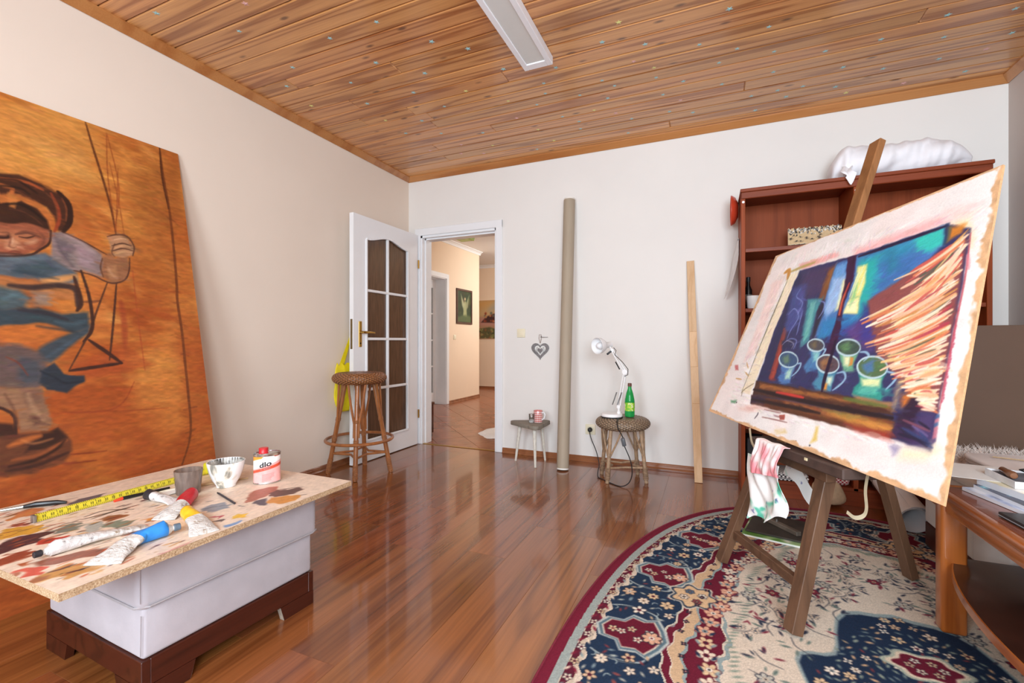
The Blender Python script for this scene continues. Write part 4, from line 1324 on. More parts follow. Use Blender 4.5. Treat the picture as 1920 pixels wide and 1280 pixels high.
def paint_tube(label, path, r, tailw, lab_t, mlab, mtail, capm, seed, cap=True, flat=.35):
    """squeezed paint tube lying on the board: path runs from the shoulder to the crimped tail"""
    q = random.Random(seed)
    path = [Vector((a[0], a[1], 0)) for a in path]
    # arc length resample
    ds = [0]
    for a, c in zip(path, path[1:]):
        ds.append(ds[-1] + (c - a).length)

    def P(t):
        s = t * ds[-1]
        for i in range(len(path) - 1):
            if s <= ds[i + 1] + 1e-9:
                return path[i].lerp(path[i + 1], (s - ds[i]) / (ds[i + 1] - ds[i]))
        return path[-1]
    t0 = empty('paint_tube', (path[0].x, path[0].y, ZP), label, 'paint tube')

    def section(t, u):
        d = (P(min(1, t + .03)) - P(max(0, t - .03))).normalized()
        s = Vector((-d.y, d.x, 0))
        k = t ** 1.6
        rx = r * (1 - k) + tailw / 2 * k
        ry = r * (1 - t) * (1 - flat) + r * flat * (1 - t) ** .5 + .0022
        if t < .04:
            rx *= .8
            ry *= .8
        a = 2 * pi * u
        wob = 1 + .10 * sin(3 * a + 9 * t + seed) * sin(pi * t)
        off = .12 * r * sin(13 * t + seed + 2 * a) * (1 - t)
        return P(t) + s * (cos(a) * rx * wob) + Vector((0, 0, ZP + ry + sin(a) * (ry * wob) * .98 + max(0, off) * .4))

    def part(name, ta, tb, m):
        b = B()
        n = 10
        rings = [[b.bm.verts.new(section(ta + (tb - ta) * i / n, j / 20)) for j in range(20)] for i in range(n + 1)]
        for a, c in zip(rings, rings[1:]):
            for j in range(20):
                b.bm.faces.new((a[j], a[(j + 1) % 20], c[(j + 1) % 20], c[j]))
        b.bm.faces.new(rings[0][::-1])
        b.bm.faces.new(rings[-1])
        b.to(name, m, t0, smooth=50)
    part('label_band', 0, lab_t, mlab)
    part('foil_body', lab_t, 1, mtail)
    if cap:
        d = (path[0] - path[1]).normalized()
        c = P(0) + Vector((0, 0, ZP + r * .85))
        B().tube([c, c + d * .010, c + d * .0101, c + d * .016], [r * .78, r * .45, r * .36, r * .36], 14).to('shoulder', mtail, t0)
        B().tube([c + d * .015, c + d * .017, c + d * .030, c + d * .031], [r * .42, r * .5, r * .47, r * .40], 12).to('cap', capm, t0)


paint_tube('long white paint tube with black cap at the near corner of the palette board', [(-1.553, .605), (-1.55, .70), (-1.535, .815)], .0175, .052, .55, m_tube_white, m_tube_metal, m_cap_black, 1)
paint_tube('paint tube with a bright blue label and wide white crimped tail', [(-1.41, .80), (-1.425, .745), (-1.415, .70), (-1.372, .632)], .021, .085, .40, mat('blue_tube_label', '2f84d0', .35, var=.12, scale=40, bump=.3, bscale=60), m_tube_metal, mat('grey_blue_cap', '5a6a78', .45), 3)
paint_tube('paint tube with a crumpled red label beside the dirty glass', [(-1.648, 1.015), (-1.60, .955), (-1.572, .915), (-1.545, .865)], .022, .07, .5, mat('red_tube_label', 'b8202c', .35, var=.2, scale=30, bump=.4, bscale=50), m_tube_metal, m_cap_black, 5, cap=False, flat=.6)
paint_tube('paint tube with a yellow label and white crimped tail at the board edge', [(-1.50, .905), (-1.45, .893), (-1.385, .872), (-1.325, .85)], .019, .075, .42, mat('yellow_tube_label', 'e8b82c', .35, var=.18, scale=40, bump=.3, bscale=60), m_tube_metal, m_cap_black, 8, cap=False, flat=.5)
paint_tube('white paint tube with a dark end lying behind the dirty glass and red tube', [(-1.80, .955), (-1.77, .96), (-1.70, .97), (-1.668, .972)], .017, .05, .25, mat('black_tube_label', '2c2c30', .4, var=.2, scale=60), m_tube_white, m_cap_black, 11, cap=False)

gc = Vector((-1.737, 1.056, ZP))
gl = empty('dirty_glass', gc, 'short tumbler clouded with brown paint, standing on the palette board', 'glass')
m_dglass = mat('paint_clouded_glass', '9c8a80', .16, var=.35, scale=55, stretch=(1, 1, .25), trans=.5, bump=.2, bscale=90)
B().lathe([(.034, 0), (.037, .003), (.044, .083), (.0435, .086), (.0415, .086), (.040, .07), (.035, .008), (.01, .006)], gc, 32).to('tumbler', m_dglass, gl, smooth=50)
B().lathe([(.0345, .0085), (.0365, .030), (.0362, .032), (.002, .032)], gc, 28).to('murky_liquid', mat('murky_paint_water', '6a5448', .2, var=.2), gl, smooth=50)
bc = Vector((-1.692, 1.166, ZP))
bw = empty('paint_bowl', bc, 'small white bowl with grey paint smears, behind the dirty glass', 'bowl')
t = NT('paint_smeared_porcelain')
v = t.coords((1, 1, .6))
sm_ = t.noise(v, 17, 3, .55, .4)
t.l(t.ramp(sm_, [(.54, H4('f2f3f4')), (.585, H4('d8d0c0')), (.63, H4('9a968c')), (.72, H4('5c605c'))]), t.b.inputs['Base Color'])
t.b.inputs['Roughness'].default_value = .2
B().lathe([(.026, 0), (.032, .001), (.033, .008), (.046, .03), (.058, .062), (.064, .093), (.0635, .0955), (.061, .0955), (.055, .064), (.042, .033), (.02, .012), (.004, .011)], bc, 40).to('bowl', t.m, bw, smooth=50)
t = NT('dried_grey_paint_film')
t.l(t.ramp(t.noise(t.coords((1, 1, 1)), 34, 3), [(.40, H4('4c4844')), (.5, H4('8c8880')), (.62, H4('c8c4bc')), (.7, H4('6a8a90'))]), t.b.inputs['Base Color'])
B().lathe([(.0608, .0945), (.0548, .064), (.0418, .034), (.02, .0135), (.003, .0125)], bc, 36, cap=False).to('dried_paint', t.m, bw, smooth=50, fixn=False)

# solvent can: flat oval tin with a printed label
cc = Vector((-1.592, 1.262, ZP))
can = empty('solvent_can', cc, 'small oval metal thinner can with red cap and white-pink label', 'can')
fa = math.atan2(-.619, .787)
Mc = Matrix.Rotation(fa + pi / 2, 3, 'Z')
RX, RY, CH = .047, .031, .118
m_tin = mat('bright_tinplate', 'c8c6c4', .22, metal=.95, var=.05)
B().lathe([(.97, 0), (1.0, .002), (1.02, .004), (1.0, .006), (1.0, CH - .006), (1.03, CH - .004), (1.03, CH), (.98, CH), (.96, CH - .003), (.3, CH - .002)], (0, 0, 0), 40).bm.free() if False else None
q = B().lathe([(.97, 0), (1.02, .001), (1.02, .005), (.995, .007), (.995, CH - .007), (1.025, CH - .005), (1.025, CH), (.97, CH), (.95, CH - .003), (.2, CH - .003)], (0, 0, 0), 44)
for vv in q.bm.verts:
    vv.co = Mc @ Vector((vv.co.x * RX, vv.co.y * RY, vv.co.z)) + cc
q.to('tin', m_tin, can, smooth=40)
lab = Paint(0, 0, .14, .106, .0012, 'f0b0ac')
lab.fill([(0, .052), (.14, .088), (.14, .106), (0, .106)], 'f4f0ee', .001)
lab.fill([(0, .038), (.14, .066), (.14, .078), (0, .048)], 'd8543c', .001)
lab.fill([(0, .086), (.05, .096), (.06, .106), (0, .106)], 'e89a3c', .001)
lab.fill([(.10, .100), (.14, .104), (.14, .106), (.09, .106)], 'c84838', .001)
for i in range(7):
    lab.stroke([(.052, .034 - i * .0042), (.052 + rnd.uniform(.03, .045), .038 - i * .0042)], 'b8605c', .0012, .0008, .8, 0)
for i in range(4):
    lab.stroke([(.074, .078 + i * .004), (.096, .0825 + i * .004)], 'b8b4b8', .001, .0008, .8, 0)
A0, A1 = -pi / 2 - 1.45, -pi / 2 + 1.45
au, hv = np.meshgrid(np.linspace(0, 1, 118), np.linspace(.006, .106, 84))


def onlabel(u, h, k=1.006):
    a = A0 + (A1 - A0) * u
    p = np.stack([np.cos(a) * RX * k, np.sin(a) * RY * k, h], -1)
    return p @ np.array(Mc).T + np.array(cc)


grid_mesh('printed_label', onlabel(au, hv), lab.at(au * .14, hv - .003), vcol_mat('printed_tin_label', .25, 0.0, 100), can)


def can_text(txt, u0, h0, size, m, name, k=1.03, skew=.25):
    cv = bpy.data.curves.new('lettering', 'FONT')
    cv.body = txt
    cv.size = size
    cv.extrude = .0002
    cv.offset = .0007 if size > .02 else 0
    to = bpy.data.objects.new('lettering', cv)
    COL.objects.link(to)
    me = bpy.data.meshes.new_from_object(to.evaluated_get(bpy.context.evaluated_depsgraph_get()))
    bpy.data.objects.remove(to)
    for v in me.vertices:
        u, h = u0 + v.co.x / .108, h0 + v.co.y + v.co.x * skew
        p = onlabel(np.array(u), np.array(h), k + v.co.z * 4)
        v.co = Vector(p) - OFF[can.name]
    me.materials.append(m)
    link(name, me, can)


can_text('dlo', .30, .064, .026, mat('black_print', '16161a', .4), 'lettering')
can_text('C 6000', .33, .054, .009, mat('grey_print', '8a8a90', .4), 'lettering')
q = B().tube([(-.012, .0, CH - .003), (-.012, .0, CH + .002), (-.012, 0, CH + .003), (-.012, 0, CH + .017), (-.012, 0, CH + .018)], [.017, .0172, .0165, .0165, .0155], 24)
for vv in q.bm.verts:
    vv.co = Mc @ vv.co + cc
q.to('screw_cap', mat('red_plastic_cap', 'cc2a30', .35, var=.04), can, smooth=40)

# tape measure pulled out across the board
tp = empty('tape_measure', (-1.915, 1.245, ZP), 'yellow tape measure with its blade pulled out across the palette board', 'tape measure')
ta, tb_ = Vector((-1.886, .702, 0)), Vector((-1.915, 1.233, 0))
bl = Paint(0, 0, .52, .024, .0012, 'd8c83c')
for i in range(104):
    L = .012 if i % 10 == 0 else (.008 if i % 5 == 0 else .005)
    bl.stroke([(i * .005, .024), (i * .005, .024 - L)], '3a3620', .0013, .0006, .9, 0)
    bl.stroke([(i * .005, 0), (i * .005, L * .7)], '3a3620', .0013, .0006, .9, 0)
for i in range(1, 26):
    for k in range(2):
        bl.stroke([(i * .02 + k * .005 - .004, .007), (i * .02 + k * .005 - .003, .013)], '2c2a1c', .002, .0006, .9, 0)
uu, vv_ = np.meshgrid(np.linspace(0, 1, 430), np.linspace(0, 1, 21))
dv = (tb_ - ta).normalized()
sv = Vector((-dv.y, dv.x, 0))
pos = np.array(ta) + uu[..., None] * np.array(tb_ - ta) + ((vv_ - .5) * .014)[..., None] * np.array(sv)
pos[..., 2] = ZP + .0008 + .021 * vv_ + .0025 * (1 - (2 * vv_ - 1) ** 2)
grid_mesh('blade', pos, bl.at(uu * .52, vv_ * .024), vcol_mat('yellow_tape_enamel', .3, 0.0, 100), tp)
B().box((-1.8965, .694, ZP), (-1.8765, .7015, ZP + .022), bev=.001).to('hook', mat('zinc_plate', '9a9a98', .35, metal=.8), tp, smooth=0)
B().box((-1.938, 1.232, ZP), (-1.893, 1.292, ZP + .046), bev=.010, seg=3).to('case', mat('lime_yellow_plastic', 'd2cc30', .4), tp)
B().box((-1.940, 1.244, ZP + .012), (-1.891, 1.28, ZP + .038), bev=.007, seg=2).to('grip', mat('black_rubber', '242424', .7), tp)


def brush(name, label, cat, pts, rad, m, tip=None, tipm=None, ferr=None):
    o = empty(name, (pts[0][0], pts[0][1], ZP), label, cat)
    P = [Vector((p[0], p[1], ZP + r + (p[2] if len(p) > 2 else 0))) for p, r in zip(pts, rad)]
    B().tube(P, rad, 10).to('handle', m, o)
    if tip:
        Q = [P[-1], P[-1].lerp(Vector((tip[0], tip[1], ZP + .003)), .35), Vector((tip[0], tip[1], ZP + .003))]
        if ferr:
            B().tube([Q[0] * .999 + P[-2] * .001, Q[1]], [rad[-1] * 1.05, rad[-1] * .8], 10).to('ferrule', ferr, o)
            B().tube([Q[1], Q[1].lerp(Q[2], .5), Q[2]], [rad[-1] * .8, rad[-1] * .9, .0008], 8).to('bristles', tipm, o)
        else:
            B().tube([P[-1], Q[2]], [rad[-1] * .98, rad[-1] * .7], 10).to('tip', tipm, o)
    return o


m_blk = mat('black_lacquer', '1c1c1e', .3)
m_steel = mat('palette_steel', 'a8a8a6', .3, metal=.9)
brush('palette_knife', 'palette knife with thick black handle at the back left of the board', 'palette knife', [(-2.005, .825), (-2.02, .805), (-2.055, .765), (-2.073, .743)], [.004, .008, .009, .006], m_blk, (-2.105, .70), m_steel)
brush('paint_brush', 'dark paintbrush with an orange-red handle end beside the tape blade', 'brush', [(-1.855, 1.06), (-1.86, 1.0), (-1.868, .935), (-1.871, .92)], [.004, .005, .006, .006], m_blk, (-1.8735, .895), mat('orange_red_lacquer', 'd8482c', .3))
brush('pencil', 'dark pencil lying in front of the white bowl', 'pencil', [(-1.475, 1.046), (-1.55, 1.069), (-1.622, 1.091)], [.0035, .0035, .0035], mat('dark_grey_lacquer', '38343a', .4), (-1.636, 1.095), mat('pencil_lead', '222222', .5))
brush('paint_brush', 'pale wooden paintbrush passing behind the dirty glass', 'brush', [(-1.70, 1.262), (-1.765, 1.15), (-1.80, 1.085)], [.003, .004, .005], wood('pale_brush_wood', 'd8bc94', 'b08c60', 'y', rings=2), (-1.84, 1.01), mat('pale_bristle', 'd8ccb8', .8), m_steel)
sp = B().sheet(lambda u, v: (-1.83 + .05 * u + .02 * v, 1.0 + .10 * v - .015 * u, ZP + .001 + .003 * sin(3 * v) ** 2), 6, 8, .0006)
sp.to('paper_scrap', mat('white_paper', 'eeeeea', .8, var=.02), None, loc=(-1.8, 1.04, ZP), label='small white paper scrap to the left of the dirty glass', cat='paper')

# ------------------------------------------------------------------ tall rattan bar stool
m_rattan = mat('varnished_rattan', '9a5f34', .35, var=.25, scale=35, bump=.15, bscale=200, coat=.3, stretch=(1, 1, .4))
m_wicker = mat('woven_rattan', '96623c', .5, var=.25, scale=60, bump=.2, bscale=240)


def woven_seat(b, c, R, z0, z1, rr):
    """round wicker cushion: woven ribs displaced over a fat disc"""
    n, m = 192, 30
    zc, hh = (z0 + z1) / 2, (z1 - z0) / 2
    rings = []
    for j in range(m + 1):
        a = -pi / 2 + pi * j / m
        ring = []
        for i in range(n):
            ph = 2 * pi * i / n
            wv = .003 * (1 if ((i // 3) + (j // 2)) % 2 else -1) * max(0, cos(a)) ** .3 if 0 < j < m else 0
            r = max(R - rr + (rr + wv) * cos(a), .01)
            ring.append(b.bm.verts.new((c[0] + r * cos(ph), c[1] + r * sin(ph), zc + (hh + wv) * sin(a))))
        rings.append(ring)
    # top spirals in
    for k in range(1, 9):
        r = (R - rr) * (1 - k / 9) + .008
        rings.append([b.bm.verts.new((c[0] + r * cos(2 * pi * i / n), c[1] + r * sin(2 * pi * i / n), z1 - .004 * sin(pi * k / 9) + (.0015 if ((i // 3) + k // 2) % 2 else 0))) for i in range(n)])
    for p, q in zip(rings, rings[1:]):
        for i in range(n):
            b.bm.faces.new((p[i], p[(i + 1) % n], q[(i + 1) % n], q[i]))
    b.bm.faces.new(rings[0][::-1])
    b.bm.faces.new(rings[-1])
    return b


def wrapped(p0, p1, r, n=10, rs=.0022):
    """pole bound with cane: one ring of relief per turn"""
    p0, p1 = Vector(p0), Vector(p1)
    pts, rad = [], []
    for i in range(n * 3 + 1):
        pts.append(p0.lerp(p1, i / (n * 3)))
        rad.append(r + (rs if i % 3 == 1 else -rs * .2))
    return pts, rad


SC = Vector((-2.458, 2.742, 0))
bs = empty('bar_stool', SC, 'tall brown rattan bar stool with woven round seat in front of the open door', 'stool')


def weave_colours(o, dark, light):
    """dark cane strands between light ones, in the order the seat's rings were laid"""
    me = o.data
    n = 192
    nv = len(me.vertices)
    i = np.arange(nv) % n
    j = np.arange(nv) // n
    k = ((i // 3) + (j // 2)) % 2
    edge = (i % 3 == 0)
    rg0 = np.random.default_rng(2)
    val = np.where(k == 1, .85, .45) + rg0.uniform(-.12, .12, nv) - .3 * edge
    C = rgb(dark) + (rgb(light) - rgb(dark)) * np.clip(val, 0, 1)[:, None]
    C = np.where(C <= .04045, C / 12.92, ((C + .055) / 1.055) ** 2.4)
    at_ = me.color_attributes.new('paint', 'FLOAT_COLOR', 'POINT')
    at_.data.foreach_set('color', np.concatenate([C, np.ones((nv, 1))], 1).astype(np.float32).ravel())


m_weave = vcol_mat('woven_cane', .45, .15, 240, coat=.2)
weave_colours(woven_seat(B(), SC, .197, .682, .765, .06).to('seat', m_weave, bs, smooth=60), '3c2214', 'b87a48')
angs = [radians(a) for a in (-56, 30, 122, 212)]


def legp(a, z):
    t = (z - 0) / .69
    r = .232 + (.105 - .232) * t
    return SC + Vector((r * cos(a), r * sin(a), z))


for a in angs:
    lg = B().tube([legp(a, .002), legp(a, .2), legp(a, .45), legp(a, .69)], [.017, .0165, .0165, .016], 12).to('leg', m_rattan, bs)
    for z0, z1, n in ((.012, .115, 11), (.25, .285, 4), (.40, .425, 3)):
        pts, rad = wrapped(legp(a, z0), legp(a, z1), .0185, n)
        B().tube(pts, rad, 12).to('cane_wrapping', m_wicker, lg)
    d = Vector((-sin(a), cos(a), 0))
    for s in (-1, 1):
        top = SC + Vector((.15 * cos(a + s * .42), .15 * sin(a + s * .42), .69))
        low = legp(a, .40) + d * s * .017
        B().tube([top, top.lerp(low, .5) + d * s * .004, low, legp(a, .30) + d * s * .016], .0085, 8).to('brace', m_rattan, bs)
B().tube([SC + Vector((.243 * cos(2 * pi * i / 48), .243 * sin(2 * pi * i / 48), .262)) for i in range(48)], .0115, 10, closed=True).to('foot_ring', m_rattan, bs)
for k in range(4):
    a, c = legp(angs[k], .155), legp(angs[(k + 1) % 4], .155)
    mid = a.lerp(c, .5) * .55 + SC * .45
    mid.z = .155
    B().tube([a, a.lerp(mid, .6), mid, c.lerp(mid, .6), c], .0085, 8).to('stretcher', m_rattan, bs)

# yellow bag hung from the handle on the far side of the door leaf
B().tube([(LX0, 2.927, 1.075), (LX0 - .03, 2.927, 1.075), (LX0 - .034, 2.94, 1.075), (LX0 - .034, 3.04, 1.072)], [.010, .009, .009, .007], 10).to('door_handle', m_brass, leaf_o)
yb = empty('yellow_bag', (-2.705, 2.87, .44), 'bright yellow bag hanging behind the open white door', 'bag')
m_yel = mat('yellow_bag_fabric', 'ecd81c', .55, var=.12, scale=14, bump=.4, bscale=25)
q = B()


def bagp(u, v):
    a = 2 * pi * u
    z = .44 + .38 * v
    wy = (.115 + .02 * sin(3 * v)) * (1 - .15 * (v - .4) ** 2) * (.85 + .15 * min(1, v * 6))
    wx = .026 * (1 - .5 * v) * min(1, .3 + v * 5)
    return (-2.706 + wx * cos(a) * (1 + .2 * sin(7 * a + 5 * v)), 2.872 + wy * sin(a) + .006 * sin(11 * v + 3 * a), z + .012 * cos(9 * a) * (v > .9))


q.sheet(bagp, 40, 20, 0, cu=True)
for vs in ([v for v in q.bm.verts if abs(v.co.z - .44) < .002],):
    bmesh.ops.holes_fill(q.bm, edges=[e for e in q.bm.edges if e.is_boundary and e.verts[0].co.z < .46])
q.to('bag_body', m_yel, yb, smooth=80)
for s in (-1, 1):
    B().sheet(lambda u, v: (-2.704 + s * .012 * (1 - v) + (.006 if s > 0 else -.006), (2.80 + .05 * u if s < 0 else 2.88 + .05 * u) * (1 - v) + (2.93 + .022 * u) * v, .80 + .285 * v + .006 * sin(6 * u)), 5, 12, .002).to('strap', m_yel, yb, smooth=80)
# ------------------------------------------------------------------ along the back wall
switch('light_switch', (-1.545, YB, 1.074), 0, -1, 'cream light switch on the white back wall right of the doorway', .078)

m_silver = mat('hammered_grey_metal', '8c8c8e', .38, metal=.75, var=.3, scale=90, bump=.4, bscale=160)
ht = empty('heart_ornament', (-1.365, YB, .925), 'grey openwork metal heart with smaller heart inside hanging on white wall', 'ornament')


def heart(s, n=40):
    out = []
    for i in range(n):
        t = 2 * pi * i / n
        out.append((16 * sin(t) ** 3 * s / 16, (13 * cos(t) - 5 * cos(2 * t) - 2 * cos(3 * t) - cos(4 * t)) * s / 16))
    return out


HC = Vector((-1.365, YB - .006, .925))
q = B()
oh, ih = heart(.081), heart(.052)
o1 = [q.bm.verts.new(HC + Vector((a, -.004, b))) for a, b in oh]
i1 = [q.bm.verts.new(HC + Vector((a, -.004, b + .002))) for a, b in ih]
o2 = [q.bm.verts.new(HC + Vector((a, .004, b))) for a, b in oh]
i2 = [q.bm.verts.new(HC + Vector((a, .004, b + .002))) for a, b in ih]
for i in range(40):
    j = (i + 1) % 40
    for f in ((o1[i], o1[j], i1[j], i1[i]), (o2[j], o2[i], i2[i], i2[j]), (o1[j], o1[i], o2[i], o2[j]), (i1[i], i1[j], i2[j], i2[i])):
        q.bm.faces.new(f)
q.to('outer_heart', m_silver, ht, smooth=0)
B().prism([HC + Vector((a, -.004, b - .003)) for a, b in heart(.026, 24)], (0, .007, 0), bev=.0015).to('inner_heart', m_silver, ht, smooth=0)
q = B()
q.tube([HC + Vector((0, 0, .022)), HC + Vector((0, 0, .05))], .0015, 6)
for s in (-1, 1):
    q.tube([HC + Vector((s * .012, 0, .01)), HC + Vector((s * .03, 0, .025)), HC + Vector((s * .036, 0, .0)), HC + Vector((s * .02, 0, -.03)), HC + Vector((s * .034, 0, -.02))], .0016, 6)
q.to('scroll_wire', m_silver, ht)
B().tube([HC + Vector((.0, 0, .06)), HC + Vector((-.012, 0, .10)), HC + Vector((-.008, 0, .135)), HC + Vector((.008, 0, .135)), HC + Vector((.01, 0, .10)), HC + Vector((0, 0, .06))], .002, 6).to('hanging_cord', mat('brown_cord', '8a6a5c', .8), ht)
nl = empty('wall_hook', (-1.34, YB, 1.037), 'thin metal hook in the white wall holding the grey heart ornament', 'hook')
B().tube([(-1.357, YB, 1.04), (-1.357, YB - .016, 1.038), (-1.34, YB - .018, 1.037), (-1.30, YB - .016, 1.037), (-1.292, YB - .012, 1.037)], .0022, 8).to('bent_wire', m_silver, nl)
B().tube([(-1.357, YB, 1.04), (-1.357, YB - .002, 1.04)], .006, 10).to('wall_plate', m_silver, nl)

# three-legged stool with the mug
st = empty('three_legged_stool', (-1.36, 3.53, 0), 'small low three-legged stool with grey worn top and whitish legs', 'stool')
feet = [Vector((-1.281, 3.41, 0)), Vector((-1.285, 3.655, 0)), Vector((-1.508, 3.545, 0))]
cen = (feet[0] + feet[1] + feet[2]) / 3
poly = []
for k, fp in enumerate(feet):
    d = (fp - cen)
    d.z = 0
    base = math.atan2(d.y, d.x)
    tip = cen + d.normalized() * (d.length + .0)
    for i in range(-2, 3):
        a = base + i * radians(25)
        poly.append(tip + Vector((cos(a), sin(a), 0)) * .042)
for fp in poly:
    fp.z = .304
q = B().prism(poly, (0, 0, .03), bev=.004)
q.to('seat', wood('weathered_grey_wood', '8e8678', '6e655a', 'x', rings=4, rough=.7, cross=12), st, smooth=40)
m_legw = mat('worn_white_paint', 'd8d4c8', .5, var=.12, scale=40)
for fp in feet:
    tp_ = cen + (fp - cen) * .72
    tp_.z = .306
    B().tube([fp + Vector((0, 0, .0005)), fp.lerp(tp_, .5), tp_], [.009, .0125, .017], 10).to('leg', m_legw, st)
mg = Vector((-1.313, 3.56, .3343))
mu = empty('checked_mug', mg, 'red and white checked mug on the small three-legged stool', 'mug')
t = NT('red_check_glaze')
tc = t.n('ShaderNodeTexCoord')
sp_ = t.n('ShaderNodeSeparateXYZ')
t.l(tc.outputs['Object'], sp_.inputs[0])
at2 = t.n('ShaderNodeMath', operation='ARCTAN2')
t.l(sp_.outputs[1], at2.inputs[0])
t.l(sp_.outputs[0], at2.inputs[1])


def band(src, k):
    m1 = t.n('ShaderNodeMath', operation='MULTIPLY')
    m1.inputs[1].default_value = k
    t.l(src, m1.inputs[0])
    m2 = t.n('ShaderNodeMath', operation='FRACT')
    t.l(m1.outputs[0], m2.inputs[0])
    m3 = t.n('ShaderNodeMath', operation='GREATER_THAN')
    m3.inputs[1].default_value = .5
    t.l(m2.outputs[0], m3.inputs[0])
    return m3.outputs[0]


ad = t.n('ShaderNodeMath', operation='ADD')
t.l(band(at2.outputs[0], 2.8), ad.inputs[0])
t.l(band(sp_.outputs[2], 62), ad.inputs[1])
hv_ = t.n('ShaderNodeMath', operation='MULTIPLY')
hv_.inputs[1].default_value = .5
t.l(ad.outputs[0], hv_.inputs[0])
t.l(t.ramp(hv_.outputs[0], [(.0, H4('f0e6e2')), (.4, H4('dc9a94')), (.9, H4('bc4440'))], 'CONSTANT'), t.b.inputs['Base Color'])
t.b.inputs['Roughness'].default_value = .15
B().lathe([(.030, 0), (.035, .001), (.0365, .006), (.037, .095), (.0355, .098), (.033, .095), (.032, .01), (.004, .007)], mg, 32).to('cup', t.m, mu, smooth=40)
B().tube([mg + Vector((.035, -.006, .08)), mg + Vector((.055, -.009, .085)), mg + Vector((.064, -.011, .065)), mg + Vector((.056, -.01, .035)), mg + Vector((.035, -.006, .022))], .006, 10).to('handle', m_gloss_white, mu)
tg = Vector((-1.352, 3.512, .3343))
tgo = empty('small_glass', tg, 'small clear glass standing in front of the checked mug', 'glass')
B().lathe([(.019, 0), (.021, .002), (.023, .072), (.0225, .073), (.0215, .072), (.0185, .006), (.003, .005)], tg, 24).to('tumbler', mat('clear_drinking_glass', 'f4f6f6', .04, trans=1.0, var=0), tgo, smooth=40)
B().lathe([(.0188, .0055), (.0195, .024), (.002, .0242)], tg, 20).to('white_residue', mat('white_primer', 'e8e8e6', .5), tgo)

# cardboard tube
ta_, tb2 = Vector((-1.062, 3.432, .0065)), Vector((-1.088, 3.7085, 2.19))
tb0 = empty('cardboard_tube', (-1.062, 3.432, 0), 'tall thin beige-grey roll leaning upright against the white back wall', 'tube')
m_kraft = mat('beige_grey_roll', 'a89a86', .6, var=.05, scale=10, stretch=(3, 3, .2))
L_ = (tb2 - ta_).normalized()
B().tube([ta_ + L_ * .012, tb2 - L_ * .012], .0475, 40).to('roll', m_kraft, tb0, smooth=40)
for a, c in ((ta_, ta_ + L_ * .013), (tb2 - L_ * .013, tb2)):
    B().tube([a, c], .0462, 40).to('end_cap', mat('white_end_paper', 'ece8e0', .7), tb0, smooth=40)

# low wicker stool with the desk lamp
WC = Vector((-.593, 3.388, 0))
ws = empty('wicker_stool', WC, 'low grey-brown wicker stool carrying a white desk lamp', 'stool')
m_gw = mat('weathered_wicker', '8c725a', .6, var=.28, scale=60, bump=.25, bscale=240)
m_gr = mat('weathered_cane', 'a08468', .6, var=.3, scale=40, bump=.2, bscale=200)
weave_colours(woven_seat(B(), WC, .192, .368, .452, .07).to('seat', m_weave, ws, smooth=60), '44342a', 'b0987c')
wang = [radians(a) for a in (243, 346, 160, 62)]


def wleg(a, z):
    r = .178 + (.135 - .178) * z / .38
    return WC + Vector((r * cos(a), r * sin(a), z))


for a in wang:
    lg = B().tube([wleg(a, .001), wleg(a, .2), wleg(a, .38)], [.0135, .0135, .013], 10).to('leg', m_gr, ws)
    pts, rad = wrapped(wleg(a, .025), wleg(a, .11), .018, 7, .003)
    B().tube(pts, rad, 12).to('cane_wrapping', m_gw, lg)
    d = Vector((-sin(a), cos(a), 0))
    for s in (-1, 1):
        top = WC + Vector((.15 * cos(a + s * .62), .15 * sin(a + s * .62), .385))
        low = wleg(a, .19) + d * s * .012
        B().tube([top, top.lerp(low, .5) + d * s * .004, low], .0068, 8).to('brace', m_gr, ws)
for k in range(4):
    order = (0, 1, 3, 2)
    a, c = wleg(wang[order[k]], .105), wleg(wang[order[(k + 1) % 4]], .105)
    mid = a.lerp(c, .5) * .6 + WC * .4
    mid.z = .10
    B().tube([a, a.lerp(mid, .6), mid, c.lerp(mid, .6), c], .007, 8).to('stretcher', m_gr, ws)

LB = Vector((-.662, 3.335, .4535))
lm = empty('desk_lamp', LB, 'white spring-arm desk lamp standing on the low wicker stool', 'lamp')
m_lw = mat('white_enamel', 'f2f2f2', .22, var=.01)
B().lathe([(.070, 0), (.078, .001), (.078, .006), (.074, .007)], LB, 36).to('base_pad', mat('black_base_pad', '2c2a2a', .6), lm, smooth=40)
B().lathe([(.074, .0065), (.077, .008), (.077, .022), (.072, .028), (.01, .030)], LB, 36).to('base', m_lw, lm, smooth=40)
pA, pB, pC, pD = Vector((-.612, 3.335, .478)), Vector((-.612, 3.335, .53)), Vector((-.567, 3.332, .783)), Vector((-.655, 3.325, .935))
B().tube([pA, pA + Vector((0, 0, .022)), pA + Vector((0, 0, .023)), pB], [.014, .014, .008, .008], 14).to('pivot_post', m_lw, lm)
for off in (-.008, .008):
    o_ = Vector((off * .9, off * .9, 0))
    B().beam(pB + o_, pC + o_, .008, .013, (0, 1, 0)).to('lower_arm', m_lw, lm, smooth=0)
    B().beam(pC + o_, pD + o_, .008, .013, (0, 1, 0)).to('upper_arm', m_lw, lm, smooth=0)
q = B()
q.tube([pC + Vector((0, -.014, 0)), pC + Vector((0, .014, 0))], .019, 16)
q.tube([pD + Vector((0, -.012, 0)), pD + Vector((0, .012, 0))], .013, 14)
q.tube([pB + Vector((0, -.013, 0)), pB + Vector((0, .013, 0))], .013, 14)
q.to('joint', m_lw, lm)
m_spring = mat('dark_spring_steel', '3c3c3e', .4, metal=.6)


